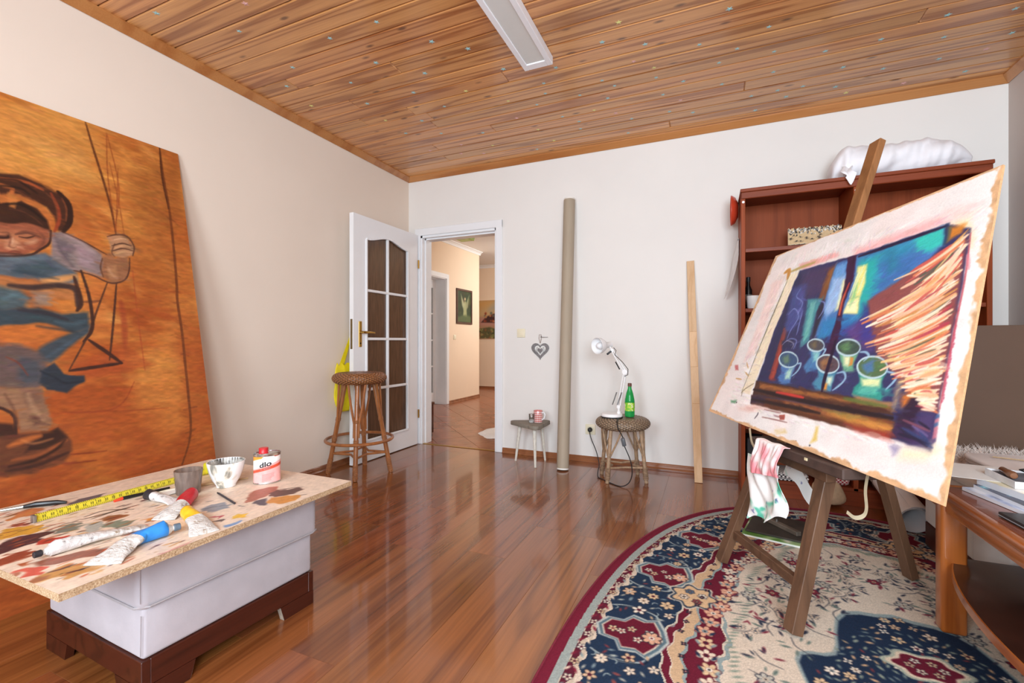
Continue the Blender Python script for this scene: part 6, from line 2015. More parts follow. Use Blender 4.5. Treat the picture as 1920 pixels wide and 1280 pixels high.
# ------------------------------------------------------------------ painting on the easel
EASEL_STROKES=[
('F','f0a6a6',0,0.03,0.85,[0.545,0.744,0.855,0.787,0.876,0.761,0.718,0.732,0.559,0.713]),
('F','f0a8a4',0,0.012,0.85,[0.241,0.738,0.442,0.753,0.476,0.736,0.414,0.724,0.283,0.707]),
('F','f5c8c0',0,0.03,0.7,[0.861,0.805,0.944,0.799,0.955,0.764,0.899,0.748]),
('F','f6d9a8',0,0.02,0.8,[0.896,0.756,0.95,0.756,0.976,0.703,0.99,0.651,0.948,0.703]),
('S','b5a05c',0.012,0.008,0.8,[0.203,0.71,0.275,0.722,0.343,0.73]),
('S','c98a3c',0.02,0.008,0.8,[0.161,0.712,0.188,0.718,0.201,0.677]),
('F','f4cfc6',0,0.02,0.6,[0.096,0.672,0.173,0.691,0.176,0.307,0.122,0.265]),
('F','f0e2c4',0,0.006,0.9,[0.2,0.696,0.26,0.701,0.26,0.122,0.197,0.124]),
('S','4a4a3e',0.003,0.002,0.8,[0.205,0.694,0.195,0.424,0.198,0.122]),
('S','8a8468',0.004,0.003,0.7,[0.206,0.618,0.199,0.443,0.196,0.298]),
('F','34345e',0,0.006,1,[0.265,0.705,0.556,0.72,0.887,0.755,0.965,0.718,1.003,0.535,1.03,0.369,1.064,0.167,1.083,0.071,0.964,0.08,0.29,0.085,0.276,0.18,0.253,0.423]),
('F','2c2c50',0,0.01,0.9,[0.26,0.654,0.288,0.696,0.381,0.199,0.273,0.184]),
('F','4a3a5c',0,0.02,0.8,[0.288,0.696,0.461,0.691,0.48,0.585,0.401,0.568,0.341,0.547]),
('F','7c4a30',0,0.012,0.95,[0.445,0.685,0.482,0.694,0.493,0.542,0.453,0.554,0.446,0.623]),
('F','9a6a3c',0,0.012,0.7,[0.455,0.682,0.473,0.687,0.476,0.594,0.463,0.596]),
('F','8a3a34',0,0.008,0.95,[0.308,0.44,0.337,0.421,0.381,0.199,0.343,0.195]),
('F','b04c3c',0,0.006,0.7,[0.332,0.366,0.345,0.366,0.371,0.207,0.354,0.205]),
('F','4a78b4',0,0.01,1,[0.474,0.697,0.551,0.71,0.888,0.752,0.901,0.682,0.835,0.614,0.694,0.522,0.686,0.434,0.611,0.394,0.511,0.393,0.49,0.534]),
('F','2f8fb0',0,0.03,0.9,[0.583,0.7,0.691,0.724,0.791,0.729,0.826,0.618,0.754,0.567,0.687,0.538,0.683,0.471]),
('F','3f6cae',0,0.03,0.9,[0.691,0.664,0.808,0.683,0.865,0.671,0.813,0.6,0.718,0.542]),
('F','35c2b4',0,0.015,0.95,[0.782,0.735,0.88,0.747,0.895,0.688,0.866,0.668,0.816,0.682]),
('F','28b0a8',0,0.025,0.9,[0.595,0.682,0.664,0.692,0.697,0.574,0.704,0.47,0.678,0.472]),
('F','2a7a9a',0,0.02,0.8,[0.689,0.709,0.726,0.712,0.774,0.627,0.736,0.612]),
('F','9dbde6',0,0.02,0.95,[0.486,0.639,0.549,0.642,0.588,0.525,0.534,0.473,0.506,0.499]),
('F','6aa0d8',0,0.015,0.9,[0.479,0.686,0.53,0.694,0.543,0.642,0.488,0.634]),
('F','f2ecb0',0,0.012,0.9,[0.543,0.622,0.564,0.623,0.595,0.508,0.563,0.495,0.556,0.552]),
('F','f4ea8c',0,0.01,0.95,[0.59,0.667,0.63,0.671,0.655,0.595,0.656,0.541,0.674,0.476,0.606,0.48,0.611,0.554,0.608,0.601]),
('F','fbf6c4',0,0.01,0.9,[0.607,0.523,0.648,0.534,0.665,0.482,0.613,0.485]),
('F','6cc48c',0,0.012,0.8,[0.614,0.569,0.62,0.599,0.634,0.544,0.626,0.506]),
('S','e0f0c0',0.005,0.003,0.8,[0.618,0.67,0.614,0.569]),
('S','e0f0c0',0.005,0.003,0.8,[0.606,0.656,0.607,0.546]),
('S','e0f0c0',0.005,0.003,0.8,[0.638,0.643,0.638,0.558]),
('F','2f7cb4',0,0.015,0.95,[0.522,0.455,0.61,0.476,0.682,0.462,0.695,0.408,0.605,0.406,0.525,0.375]),
('F','2c5aa0',0,0.02,0.8,[0.59,0.438,0.679,0.442,0.69,0.397,0.581,0.375]),
('F','5c3c7c',0,0.02,0.9,[0.639,0.413,0.717,0.469,0.773,0.41,0.787,0.34,0.703,0.367]),
('F','3a3a88',0,0.02,0.8,[0.68,0.516,0.712,0.499,0.77,0.382,0.728,0.368]),
('S','241c3c',0.012,0.005,0.95,[0.578,0.71,0.72,0.728,0.881,0.748]),
('F','3a1a3c',0,0.006,1,[0.524,0.718,0.563,0.718,0.595,0.611,0.593,0.524,0.626,0.406,0.634,0.276,0.659,0.183,0.633,0.188,0.596,0.32,0.586,0.446,0.559,0.608]),
('S','b04038',0.008,0.004,0.9,[0.581,0.605,0.58,0.541,0.593,0.477]),
('S','d07048',0.005,0.003,0.8,[0.579,0.565,0.58,0.525,0.589,0.477]),
('F','4a9098',0,0.01,0.95,[0.389,0.559,0.47,0.552,0.471,0.485,0.488,0.375,0.453,0.345,0.423,0.453]),
('F','7cc0b8',0,0.01,0.7,[0.415,0.54,0.442,0.542,0.475,0.4,0.459,0.367]),
('F','2c2838',0,0.01,0.9,[0.47,0.518,0.491,0.542,0.509,0.482,0.508,0.4,0.499,0.375]),
('F','4a5494',0,0.02,0.8,[0.265,0.62,0.348,0.628,0.395,0.489,0.36,0.42,0.326,0.412]),
('S','7f8cc8',0.004,0.003,0.75,[0.319,0.613,0.313,0.577,0.367,0.545,0.364,0.491]),
('S','7f8cc8',0.004,0.003,0.75,[0.306,0.495,0.33,0.521,0.376,0.482,0.36,0.42,0.359,0.375]),
('S','7f8cc8',0.004,0.003,0.75,[0.386,0.508,0.396,0.454,0.406,0.401]),
('S','7f8cc8',0.004,0.003,0.75,[0.457,0.545,0.493,0.533,0.501,0.499,0.491,0.467]),
('S','7f8cc8',0.004,0.003,0.75,[0.351,0.366,0.379,0.384,0.42,0.375,0.42,0.341]),
('F','2c2c4c',0,0.01,0.9,[0.327,0.375,0.4,0.38,0.414,0.341,0.356,0.335]),
('S','8888a0',0.004,0.003,0.8,[0.344,0.356,0.365,0.375,0.409,0.362,0.409,0.34]),
('F','4878a8',0,0.008,1,[0.504,0.344,0.574,0.35,0.572,0.312,0.595,0.265,0.538,0.246,0.51,0.268,0.53,0.31]),
('F','8fd0c8',0,0.012,0.9,[0.534,0.326,0.563,0.331,0.575,0.296,0.55,0.295]),
('F','4c4a50',0,0.006,1,[0.573,0.361,0.577,0.353,0.576,0.345,0.571,0.339,0.56,0.334,0.547,0.333,0.532,0.334,0.517,0.338,0.503,0.345,0.494,0.353,0.489,0.362,0.49,0.37,0.497,0.376,0.508,0.381,0.522,0.382,0.537,0.38,0.552,0.376,0.564,0.369]),
('F','7a6a4c',0,0.012,0.8,[0.502,0.362,0.526,0.374,0.542,0.35,0.525,0.342]),
('S','b8d4dc',0.006,0.003,0.95,[0.573,0.361,0.577,0.353,0.576,0.345,0.571,0.339,0.56,0.334,0.547,0.333,0.532,0.334,0.517,0.338,0.503,0.345,0.494,0.353,0.489,0.362,0.49,0.37,0.497,0.376,0.508,0.381,0.522,0.382,0.537,0.38,0.552,0.376,0.564,0.369,0.573,0.361]),
('S','8fb4d0',0.007,0.003,0.95,[0.577,0.343,0.59,0.34,0.582,0.312]),
('F','4c74ac',0,0.008,1,[0.38,0.269,0.471,0.283,0.468,0.241,0.475,0.195,0.418,0.189,0.394,0.209,0.404,0.236]),
('F','b8e0c8',0,0.012,0.9,[0.429,0.246,0.459,0.257,0.464,0.215,0.438,0.208]),
('F','3c5478',0,0.006,1,[0.465,0.3,0.472,0.289,0.472,0.278,0.465,0.27,0.452,0.264,0.435,0.261,0.416,0.262,0.395,0.267,0.377,0.275,0.364,0.286,0.357,0.297,0.357,0.308,0.364,0.318,0.378,0.324,0.396,0.326,0.417,0.324,0.436,0.318,0.453,0.31]),
('F','6c8a68',0,0.012,0.8,[0.374,0.298,0.404,0.316,0.427,0.284,0.405,0.273]),
('S','b8d4dc',0.006,0.003,0.95,[0.465,0.3,0.472,0.289,0.472,0.278,0.465,0.27,0.452,0.264,0.435,0.261,0.416,0.262,0.395,0.267,0.377,0.275,0.364,0.286,0.357,0.297,0.357,0.308,0.364,0.318,0.378,0.324,0.396,0.326,0.417,0.324,0.436,0.318,0.453,0.31,0.465,0.3]),
('S','8fb4d0',0.007,0.003,0.95,[0.471,0.278,0.493,0.28,0.491,0.251,0.472,0.228]),
('F','6aa888',0,0.008,1,[0.652,0.336,0.74,0.33,0.735,0.296,0.747,0.268,0.708,0.262,0.677,0.3]),
('F','f4f0c0',0,0.012,0.9,[0.682,0.319,0.71,0.318,0.719,0.284,0.697,0.287]),
('F','3c5048',0,0.006,1,[0.735,0.357,0.739,0.347,0.737,0.337,0.73,0.329,0.718,0.324,0.702,0.322,0.685,0.323,0.667,0.328,0.652,0.335,0.641,0.345,0.636,0.356,0.638,0.366,0.646,0.374,0.659,0.38,0.676,0.381,0.694,0.379,0.711,0.374,0.725,0.366]),
('F','6a9a64',0,0.012,0.8,[0.651,0.357,0.68,0.372,0.698,0.342,0.677,0.333]),
('S','b8d4dc',0.006,0.003,0.95,[0.735,0.357,0.739,0.347,0.737,0.337,0.73,0.329,0.718,0.324,0.702,0.322,0.685,0.323,0.667,0.328,0.652,0.335,0.641,0.345,0.636,0.356,0.638,0.366,0.646,0.374,0.659,0.38,0.676,0.381,0.694,0.379,0.711,0.374,0.725,0.366,0.735,0.357]),
('S','8fb4d0',0.007,0.003,0.95,[0.744,0.336,0.766,0.336,0.783,0.323,0.771,0.305]),
('F','d88a3c',0,0.006,0.9,[0.711,0.317,0.726,0.316,0.732,0.289,0.719,0.286]),
('F','4a86a4',0,0.008,1,[0.588,0.263,0.679,0.263,0.677,0.234,0.686,0.186,0.615,0.186,0.587,0.21,0.605,0.235]),
('F','e8f4d0',0,0.012,0.9,[0.642,0.238,0.668,0.242,0.674,0.211,0.654,0.213]),
('F','584850',0,0.006,1,[0.672,0.294,0.678,0.282,0.678,0.272,0.671,0.262,0.659,0.256,0.643,0.253,0.625,0.254,0.606,0.259,0.589,0.268,0.576,0.279,0.57,0.291,0.57,0.303,0.577,0.312,0.59,0.319,0.608,0.321,0.627,0.319,0.645,0.313,0.661,0.305]),
('F','a87444',0,0.012,0.8,[0.586,0.292,0.614,0.31,0.635,0.277,0.615,0.265]),
('S','b8d4dc',0.006,0.003,0.95,[0.672,0.294,0.678,0.282,0.678,0.272,0.671,0.262,0.659,0.256,0.643,0.253,0.625,0.254,0.606,0.259,0.589,0.268,0.576,0.279,0.57,0.291,0.57,0.303,0.577,0.312,0.59,0.319,0.608,0.321,0.627,0.319,0.645,0.313,0.661,0.305,0.672,0.294]),
('S','8fb4d0',0.007,0.003,0.95,[0.682,0.256,0.708,0.262,0.724,0.241,0.712,0.215,0.691,0.194]),
('F','e09038',0,0.008,0.9,[0.636,0.222,0.659,0.213,0.662,0.187,0.64,0.189]),
('F','2f8f84',0,0.008,1,[0.768,0.263,0.869,0.27,0.864,0.243,0.89,0.185,0.841,0.178,0.776,0.187,0.771,0.214,0.786,0.236]),
('F','f0f2b4',0,0.012,0.9,[0.785,0.247,0.857,0.253,0.862,0.224,0.804,0.221]),
('F','55704c',0,0.006,1,[0.862,0.295,0.867,0.283,0.866,0.272,0.858,0.262,0.845,0.255,0.827,0.251,0.808,0.252,0.788,0.257,0.771,0.265,0.759,0.277,0.753,0.29,0.755,0.302,0.764,0.312,0.779,0.319,0.797,0.322,0.817,0.321,0.836,0.315,0.851,0.306]),
('F','4a78b4',0,0.012,0.8,[0.77,0.291,0.802,0.311,0.822,0.276,0.8,0.264]),
('S','b8d4dc',0.006,0.003,0.95,[0.862,0.295,0.867,0.283,0.866,0.272,0.858,0.262,0.845,0.255,0.827,0.251,0.808,0.252,0.788,0.257,0.771,0.265,0.759,0.277,0.753,0.29,0.755,0.302,0.764,0.312,0.779,0.319,0.797,0.322,0.817,0.321,0.836,0.315,0.851,0.306,0.862,0.295]),
('S','8fb4d0',0.007,0.003,0.95,[0.865,0.276,0.905,0.269,0.904,0.247,0.888,0.22]),
('F','6cc8b0',0,0.012,0.9,[0.794,0.216,0.863,0.221,0.861,0.201,0.798,0.2]),
('F','40b0a0',0,0.01,0.8,[0.878,0.219,0.906,0.225,0.895,0.202]),
('S','241430',0.014,0.005,0.95,[0.62,0.375,0.63,0.298,0.637,0.23,0.646,0.186]),
('F','4a2c24',0,0.006,1,[0.267,0.187,0.635,0.184,0.925,0.177,0.942,0.145,0.281,0.123]),
('F','a06434',0,0.008,0.9,[0.299,0.178,0.64,0.174,0.921,0.17,0.926,0.162,0.647,0.159,0.305,0.155]),
('S','c83c34',0.014,0.005,0.9,[0.421,0.151,0.494,0.15,0.571,0.15]),
('S','5c6a34',0.012,0.008,0.8,[0.749,0.173,0.83,0.17,0.909,0.169]),
('F','b08058',0,0.008,0.85,[0.783,0.188,0.93,0.181,0.932,0.169,0.798,0.172]),
('F','5c3422',0,0.006,1,[0.272,0.122,0.663,0.128,0.953,0.132,0.965,0.077,0.686,0.08,0.293,0.082]),
('F','a06038',0,0.015,0.85,[0.484,0.125,0.819,0.125,0.953,0.123,0.956,0.1,0.749,0.099,0.496,0.102]),
('F','cf9040',0,0.015,0.85,[0.707,0.113,0.867,0.117,0.951,0.114,0.953,0.093,0.833,0.094]),
('F','8a8a44',0,0.012,0.7,[0.666,0.121,0.787,0.126,0.866,0.12,0.776,0.114]),
('S','26181c',0.014,0.006,0.9,[0.274,0.147,0.555,0.139,0.765,0.137,0.942,0.137]),
('S','2c1c1c',0.012,0.006,0.9,[0.287,0.103,0.528,0.107,0.673,0.107]),
('F','b03c30',0,0.015,0.8,[0.786,0.092,0.959,0.094,0.961,0.073,0.841,0.076]),
('F','32243c',0,0.012,0.9,[0.276,0.12,0.372,0.123,0.379,0.089,0.292,0.085]),
('F','8a4c4c',0,0.012,1,[0.961,0.7,1.013,0.451,1.061,0.177,1.007,0.172,0.931,0.243,0.802,0.34,0.725,0.469,0.698,0.522,0.833,0.617]),
('S','c88c50',0.004,0.003,0.9,[0.973,0.594,0.926,0.558,0.875,0.524]),
('S','c88c50',0.009,0.003,0.9,[0.97,0.601,0.93,0.569,0.888,0.54]),
('S','f0d0b0',0.004,0.003,0.9,[0.999,0.278,0.964,0.262,0.927,0.246]),
('S','f6e4d0',0.009,0.003,0.9,[1.029,0.265,1.007,0.26,0.985,0.254]),
('S','d88058',0.012,0.003,0.9,[0.955,0.688,0.935,0.656,0.912,0.628]),
('S','f6e8b8',0.012,0.003,0.9,[0.938,0.579,0.908,0.549,0.876,0.521]),
('S','f4e0c8',0.006,0.003,0.9,[0.965,0.318,0.92,0.305,0.872,0.291]),
('S','f0c8a0',0.006,0.003,0.9,[0.912,0.473,0.875,0.45,0.834,0.428]),
('S','f4d8b8',0.009,0.003,0.9,[0.897,0.505,0.846,0.481,0.789,0.459]),
('S','d88058',0.006,0.003,0.9,[0.973,0.308,0.951,0.299,0.928,0.289]),
('S','e8a878',0.012,0.003,0.9,[0.994,0.278,0.969,0.27,0.942,0.262]),
('S','b04050',0.009,0.003,0.9,[0.933,0.525,0.884,0.496,0.829,0.47]),
('S','e8a878',0.004,0.003,0.9,[0.977,0.286,0.945,0.276,0.912,0.267]),
('S','d88058',0.004,0.003,0.9,[0.946,0.636,0.921,0.595,0.892,0.558]),
('S','f4e0c8',0.004,0.003,0.9,[0.962,0.607,0.953,0.575,0.942,0.545]),
('S','f4d8b8',0.009,0.003,0.9,[0.962,0.584,0.923,0.555,0.881,0.526]),
('S','c88c50',0.004,0.003,0.9,[0.966,0.588,0.936,0.559,0.903,0.532]),
('S','b04050',0.004,0.003,0.9,[1.036,0.182,1.017,0.183,0.997,0.183]),
('S','b04050',0.009,0.003,0.9,[0.991,0.478,0.954,0.447,0.913,0.419]),
('S','f6e4d0',0.004,0.003,0.9,[1.029,0.274,0.994,0.261,0.956,0.247]),
('S','f2b890',0.009,0.003,0.9,[1.025,0.252,0.996,0.248,0.965,0.243]),
('S','c88c50',0.006,0.003,0.9,[0.984,0.348,0.942,0.323,0.896,0.298]),
('S','f2b890',0.012,0.003,0.9,[1.021,0.293,0.997,0.281,0.972,0.269]),
('S','c88c50',0.012,0.003,0.9,[1.017,0.237,0.994,0.235,0.97,0.233]),
('S','f6dcc4',0.006,0.003,0.9,[1.043,0.236,1.023,0.229,1.003,0.221]),
('S','f6e4d0',0.012,0.003,0.9,[0.946,0.658,0.926,0.634,0.904,0.611]),
('S','f0c8a0',0.004,0.003,0.9,[0.954,0.49,0.881,0.447,0.795,0.409]),
('S','f4e0c8',0.006,0.003,0.9,[1.037,0.225,1.017,0.216,0.995,0.206]),
('S','f0c0a0',0.006,0.003,0.9,[0.983,0.36,0.944,0.345,0.903,0.33]),
('S','5c5c50',0.004,0.003,0.9,[0.991,0.553,0.958,0.522,0.922,0.491]),
('S','f0d0b0',0.009,0.003,0.9,[1.009,0.42,0.976,0.397,0.94,0.376]),
('S','f6e8b8',0.012,0.003,0.9,[0.978,0.586,0.908,0.539,0.826,0.498]),
('S','f4e0c8',0.009,0.003,0.9,[1.017,0.282,0.983,0.273,0.948,0.263]),
('S','f8ead0',0.006,0.003,0.9,[1.031,0.3,1.009,0.294,0.985,0.288]),
('S','f0c8a0',0.006,0.003,0.9,[0.926,0.523,0.853,0.472,0.768,0.426]),
('S','f2b890',0.004,0.003,0.9,[0.936,0.506,0.884,0.466,0.825,0.429]),
('S','f2c8a8',0.004,0.003,0.9,[1.01,0.273,0.978,0.268,0.944,0.262]),
('S','5c5c50',0.009,0.003,0.9,[0.998,0.301,0.961,0.282,0.922,0.263]),
('S','c85c54',0.009,0.003,0.9,[1.023,0.25,1.002,0.247,0.979,0.244]),
('S','d88058',0.012,0.003,0.9,[0.975,0.403,0.914,0.363,0.844,0.331]),
('S','c85c54',0.012,0.003,0.9,[0.935,0.462,0.88,0.425,0.817,0.393]),
('S','f2c8a8',0.009,0.003,0.9,[0.951,0.348,0.901,0.313,0.845,0.278]),
('S','f0c8a0',0.006,0.003,0.9,[1.033,0.227,1.01,0.221,0.987,0.215]),
('S','f6e8b8',0.004,0.003,0.9,[0.935,0.642,0.907,0.597,0.875,0.558]),
('S','f0c8a0',0.009,0.003,0.9,[0.98,0.432,0.949,0.412,0.915,0.394]),
('S','e8c488',0.004,0.003,0.9,[0.986,0.385,0.956,0.37,0.925,0.356]),
('S','f0d0b0',0.012,0.003,0.9,[0.98,0.388,0.948,0.37,0.914,0.353]),
('S','d88058',0.012,0.003,0.9,[0.967,0.423,0.922,0.388,0.871,0.358]),
('S','f6e4d0',0.006,0.003,0.9,[0.906,0.493,0.871,0.474,0.833,0.457]),
('S','f6e8b8',0.012,0.003,0.9,[0.965,0.669,0.925,0.62,0.877,0.578]),
('S','f0d0b0',0.006,0.003,0.9,[1.053,0.177,1.034,0.177,1.016,0.176]),
('S','f4d8b8',0.006,0.003,0.9,[0.938,0.585,0.912,0.549,0.882,0.519]),
('S','c85c54',0.004,0.003,0.9,[0.9,0.519,0.831,0.483,0.753,0.451]),
('S','f6e8b8',0.009,0.003,0.9,[1.024,0.227,0.999,0.222,0.973,0.217]),
('S','f4d8b8',0.004,0.003,0.9,[1.017,0.223,0.994,0.215,0.971,0.207]),
('S','f8ead0',0.004,0.003,0.9,[0.944,0.515,0.874,0.469,0.792,0.429]),
('S','e8c488',0.006,0.003,0.9,[0.937,0.602,0.927,0.578,0.917,0.555]),
('S','f2c8a8',0.004,0.003,0.9,[0.974,0.502,0.929,0.469,0.88,0.438]),
('S','e8a878',0.012,0.003,0.9,[0.951,0.587,0.934,0.549,0.916,0.513]),
('S','c88c50',0.012,0.003,0.9,[0.898,0.484,0.848,0.456,0.792,0.43]),
('S','d88058',0.006,0.003,0.9,[0.986,0.554,0.948,0.522,0.907,0.492]),
('S','c88c50',0.009,0.003,0.9,[0.979,0.357,0.932,0.334,0.881,0.31]),
('S','f6e4d0',0.006,0.003,0.9,[1.004,0.351,0.965,0.336,0.924,0.321]),
('S','f0c0a0',0.004,0.003,0.9,[0.921,0.606,0.888,0.563,0.851,0.525]),
('S','e8c488',0.009,0.003,0.9,[0.98,0.331,0.932,0.309,0.88,0.287]),
('S','e8a878',0.006,0.003,0.9,[0.946,0.671,0.914,0.616,0.875,0.569]),
('S','c88c50',0.012,0.003,0.9,[0.942,0.641,0.93,0.607,0.917,0.577]),
('S','f2b890',0.004,0.003,0.9,[0.943,0.627,0.923,0.589,0.901,0.555]),
('S','e8a878',0.009,0.003,0.9,[1.015,0.314,0.982,0.301,0.947,0.288]),
('S','f6e8b8',0.004,0.003,0.9,[0.903,0.461,0.86,0.438,0.814,0.417]),
('S','d88058',0.012,0.003,0.9,[0.949,0.654,0.939,0.631,0.927,0.61]),
('S','f2b890',0.012,0.003,0.9,[0.935,0.573,0.9,0.536,0.86,0.502]),
('S','e8c488',0.004,0.003,0.9,[0.972,0.6,0.935,0.572,0.895,0.545]),
('S','f4e0c8',0.006,0.003,0.9,[0.909,0.564,0.873,0.539,0.834,0.515]),
('S','c85c54',0.009,0.003,0.9,[0.964,0.359,0.918,0.34,0.87,0.322]),
('S','f6e4d0',0.004,0.003,0.9,[1.042,0.216,1.02,0.213,0.997,0.21]),
('S','f0d0b0',0.006,0.003,0.9,[0.977,0.397,0.944,0.381,0.909,0.366]),
('S','f0d0b0',0.004,0.003,0.9,[1.056,0.184,1.035,0.186,1.015,0.187]),
('S','d88058',0.009,0.003,0.9,[1.018,0.327,0.979,0.315,0.936,0.302]),
('S','d88058',0.012,0.003,0.9,[0.885,0.537,0.804,0.486,0.708,0.439]),
('S','f8ead0',0.004,0.003,0.9,[0.954,0.673,0.921,0.629,0.884,0.59]),
('S','c88c50',0.004,0.003,0.9,[0.975,0.544,0.907,0.494,0.826,0.449]),
('S','e8c488',0.006,0.003,0.9,[0.952,0.706,0.921,0.664,0.886,0.629]),
('S','f0c8a0',0.009,0.003,0.9,[0.975,0.42,0.941,0.402,0.905,0.386]),
('S','f2c8a8',0.004,0.003,0.9,[0.962,0.418,0.91,0.385,0.851,0.355]),
('S','f6e8b8',0.012,0.003,0.9,[0.959,0.604,0.926,0.553,0.888,0.508]),
('S','f2c8a8',0.006,0.003,0.9,[0.92,0.547,0.862,0.507,0.796,0.47]),
('S','f0c0a0',0.006,0.003,0.9,[0.921,0.528,0.842,0.48,0.748,0.437]),
('S','c85c54',0.006,0.003,0.9,[0.943,0.524,0.899,0.495,0.851,0.468]),
('S','f0c8a0',0.009,0.003,0.9,[0.915,0.492,0.872,0.469,0.825,0.448]),
('S','f6dcc4',0.012,0.003,0.9,[0.939,0.651,0.92,0.627,0.899,0.606]),
('S','f4d8b8',0.006,0.003,0.9,[0.957,0.472,0.912,0.446,0.862,0.422]),
('S','c85c54',0.009,0.003,0.9,[0.945,0.634,0.915,0.589,0.879,0.554]),
('S','c85c54',0.012,0.003,0.9,[1.026,0.248,1.006,0.245,0.986,0.242]),
('S','f0c8a0',0.004,0.003,0.9,[0.969,0.402,0.916,0.369,0.855,0.341]),
('S','c88c50',0.012,0.003,0.9,[0.964,0.618,0.949,0.569,0.932,0.525]),
('S','f0c8a0',0.012,0.003,0.9,[1.036,0.23,1.011,0.228,0.986,0.225]),
('S','d88058',0.009,0.003,0.9,[0.953,0.441,0.883,0.403,0.801,0.372]),
('S','f2b890',0.006,0.003,0.9,[0.962,0.389,0.913,0.36,0.856,0.335]),
('S','f0d0b0',0.004,0.003,0.9,[1.008,0.241,0.991,0.237,0.974,0.232]),
('S','d88058',0.006,0.003,0.9,[1.01,0.256,0.992,0.248,0.974,0.239]),
('S','f8ead0',0.012,0.003,0.9,[0.893,0.507,0.819,0.464,0.731,0.426]),
('S','c88c50',0.012,0.003,0.9,[1.023,0.219,0.998,0.214,0.972,0.207]),
('S','f6e4d0',0.009,0.003,0.9,[0.966,0.58,0.936,0.554,0.904,0.529]),
('S','f6dcc4',0.004,0.003,0.9,[0.95,0.629,0.926,0.587,0.898,0.549]),
('S','f6e8b8',0.006,0.003,0.9,[1.004,0.361,0.972,0.34,0.938,0.319]),
('S','c85c54',0.012,0.003,0.9,[0.968,0.636,0.944,0.586,0.918,0.54]),
('S','f6dcc4',0.004,0.003,0.9,[0.972,0.371,0.94,0.356,0.906,0.343]),
('S','f4d8b8',0.012,0.003,0.9,[0.969,0.669,0.945,0.628,0.918,0.593]),
('S','c88c50',0.012,0.003,0.9,[0.993,0.513,0.96,0.487,0.924,0.462]),
('S','e8a878',0.012,0.003,0.9,[1.025,0.331,1.003,0.319,0.98,0.308]),
('S','f0d0b0',0.009,0.003,0.9,[0.935,0.384,0.887,0.361,0.832,0.342]),
('S','c88c50',0.004,0.003,0.9,[0.899,0.515,0.851,0.485,0.799,0.457]),
('S','5c5c50',0.006,0.003,0.9,[0.967,0.59,0.949,0.544,0.929,0.503]),
('S','e8c488',0.004,0.003,0.9,[1.011,0.412,0.974,0.382,0.932,0.355]),
('S','f6dcc4',0.009,0.003,0.9,[0.911,0.513,0.847,0.48,0.773,0.452]),
('S','e8c488',0.006,0.003,0.9,[0.915,0.649,0.887,0.624,0.855,0.604]),
('S','c88c50',0.006,0.003,0.9,[1.035,0.265,1.01,0.252,0.984,0.237]),
('S','f6e8b8',0.012,0.003,0.9,[1.021,0.324,0.99,0.313,0.957,0.303]),
('S','f6dcc4',0.006,0.003,0.9,[0.995,0.509,0.95,0.475,0.899,0.444]),
('S','f6e4d0',0.004,0.003,0.9,[0.961,0.609,0.947,0.567,0.931,0.53]),
('S','f0d0b0',0.012,0.003,0.9,[0.983,0.588,0.938,0.551,0.889,0.517]),
('S','e8c488',0.012,0.003,0.9,[0.958,0.438,0.922,0.416,0.883,0.395]),
('S','f4d8b8',0.006,0.003,0.9,[0.983,0.56,0.929,0.514,0.868,0.472]),
('S','f0c8a0',0.009,0.003,0.9,[0.989,0.301,0.94,0.284,0.887,0.267]),
('S','c85c54',0.006,0.003,0.9,[0.946,0.663,0.913,0.625,0.876,0.591]),
('S','c85c54',0.004,0.003,0.9,[0.94,0.574,0.92,0.535,0.897,0.501]),
('S','b04050',0.004,0.003,0.9,[1.004,0.28,0.986,0.269,0.968,0.259]),
('S','f6dcc4',0.006,0.003,0.9,[1.017,0.229,0.993,0.227,0.969,0.224]),
('S','f8ead0',0.012,0.003,0.9,[1.041,0.203,1.017,0.203,0.992,0.201]),
('S','e8c488',0.012,0.003,0.9,[1.046,0.216,1.021,0.213,0.996,0.209]),
('S','f4e0c8',0.009,0.003,0.9,[0.967,0.63,0.944,0.579,0.917,0.533]),
('S','f2b890',0.012,0.003,0.9,[0.966,0.393,0.926,0.367,0.881,0.345]),
('S','b04050',0.006,0.003,0.9,[0.921,0.426,0.859,0.394,0.788,0.367]),
('S','5c5c50',0.006,0.003,0.9,[0.945,0.541,0.892,0.501,0.833,0.464]),
('S','f2b890',0.009,0.003,0.9,[0.957,0.529,0.905,0.49,0.845,0.453]),
('S','c85c54',0.004,0.003,0.9,[0.962,0.673,0.949,0.639,0.935,0.609]),
('S','f2c8a8',0.012,0.003,0.9,[1.039,0.191,1.021,0.191,1.003,0.19]),
('S','f4e0c8',0.006,0.003,0.9,[0.966,0.598,0.9,0.546,0.823,0.499]),
('S','f0c0a0',0.012,0.003,0.9,[0.953,0.595,0.894,0.552,0.828,0.513]),
('S','e8c488',0.009,0.003,0.9,[0.984,0.551,0.942,0.514,0.896,0.48]),
('S','e8a878',0.009,0.003,0.9,[0.947,0.637,0.925,0.587,0.898,0.542]),
('S','f8ead0',0.006,0.003,0.9,[0.973,0.491,0.921,0.451,0.861,0.415]),
('S','f4d8b8',0.006,0.003,0.9,[1.029,0.209,1.014,0.209,0.999,0.208]),
('S','d88058',0.012,0.003,0.9,[1.033,0.22,1.015,0.219,0.997,0.217]),
('S','f4e0c8',0.009,0.003,0.9,[1.033,0.218,1.011,0.219,0.99,0.22]),
('S','f0c8a0',0.006,0.003,0.9,[0.98,0.316,0.934,0.299,0.885,0.282]),
('S','f4d8b8',0.009,0.003,0.9,[1.045,0.21,1.015,0.212,0.984,0.212]),
('S','d88058',0.009,0.003,0.9,[0.979,0.546,0.939,0.512,0.895,0.48]),
('S','f8ead0',0.009,0.003,0.9,[1.013,0.213,0.988,0.212,0.962,0.209]),
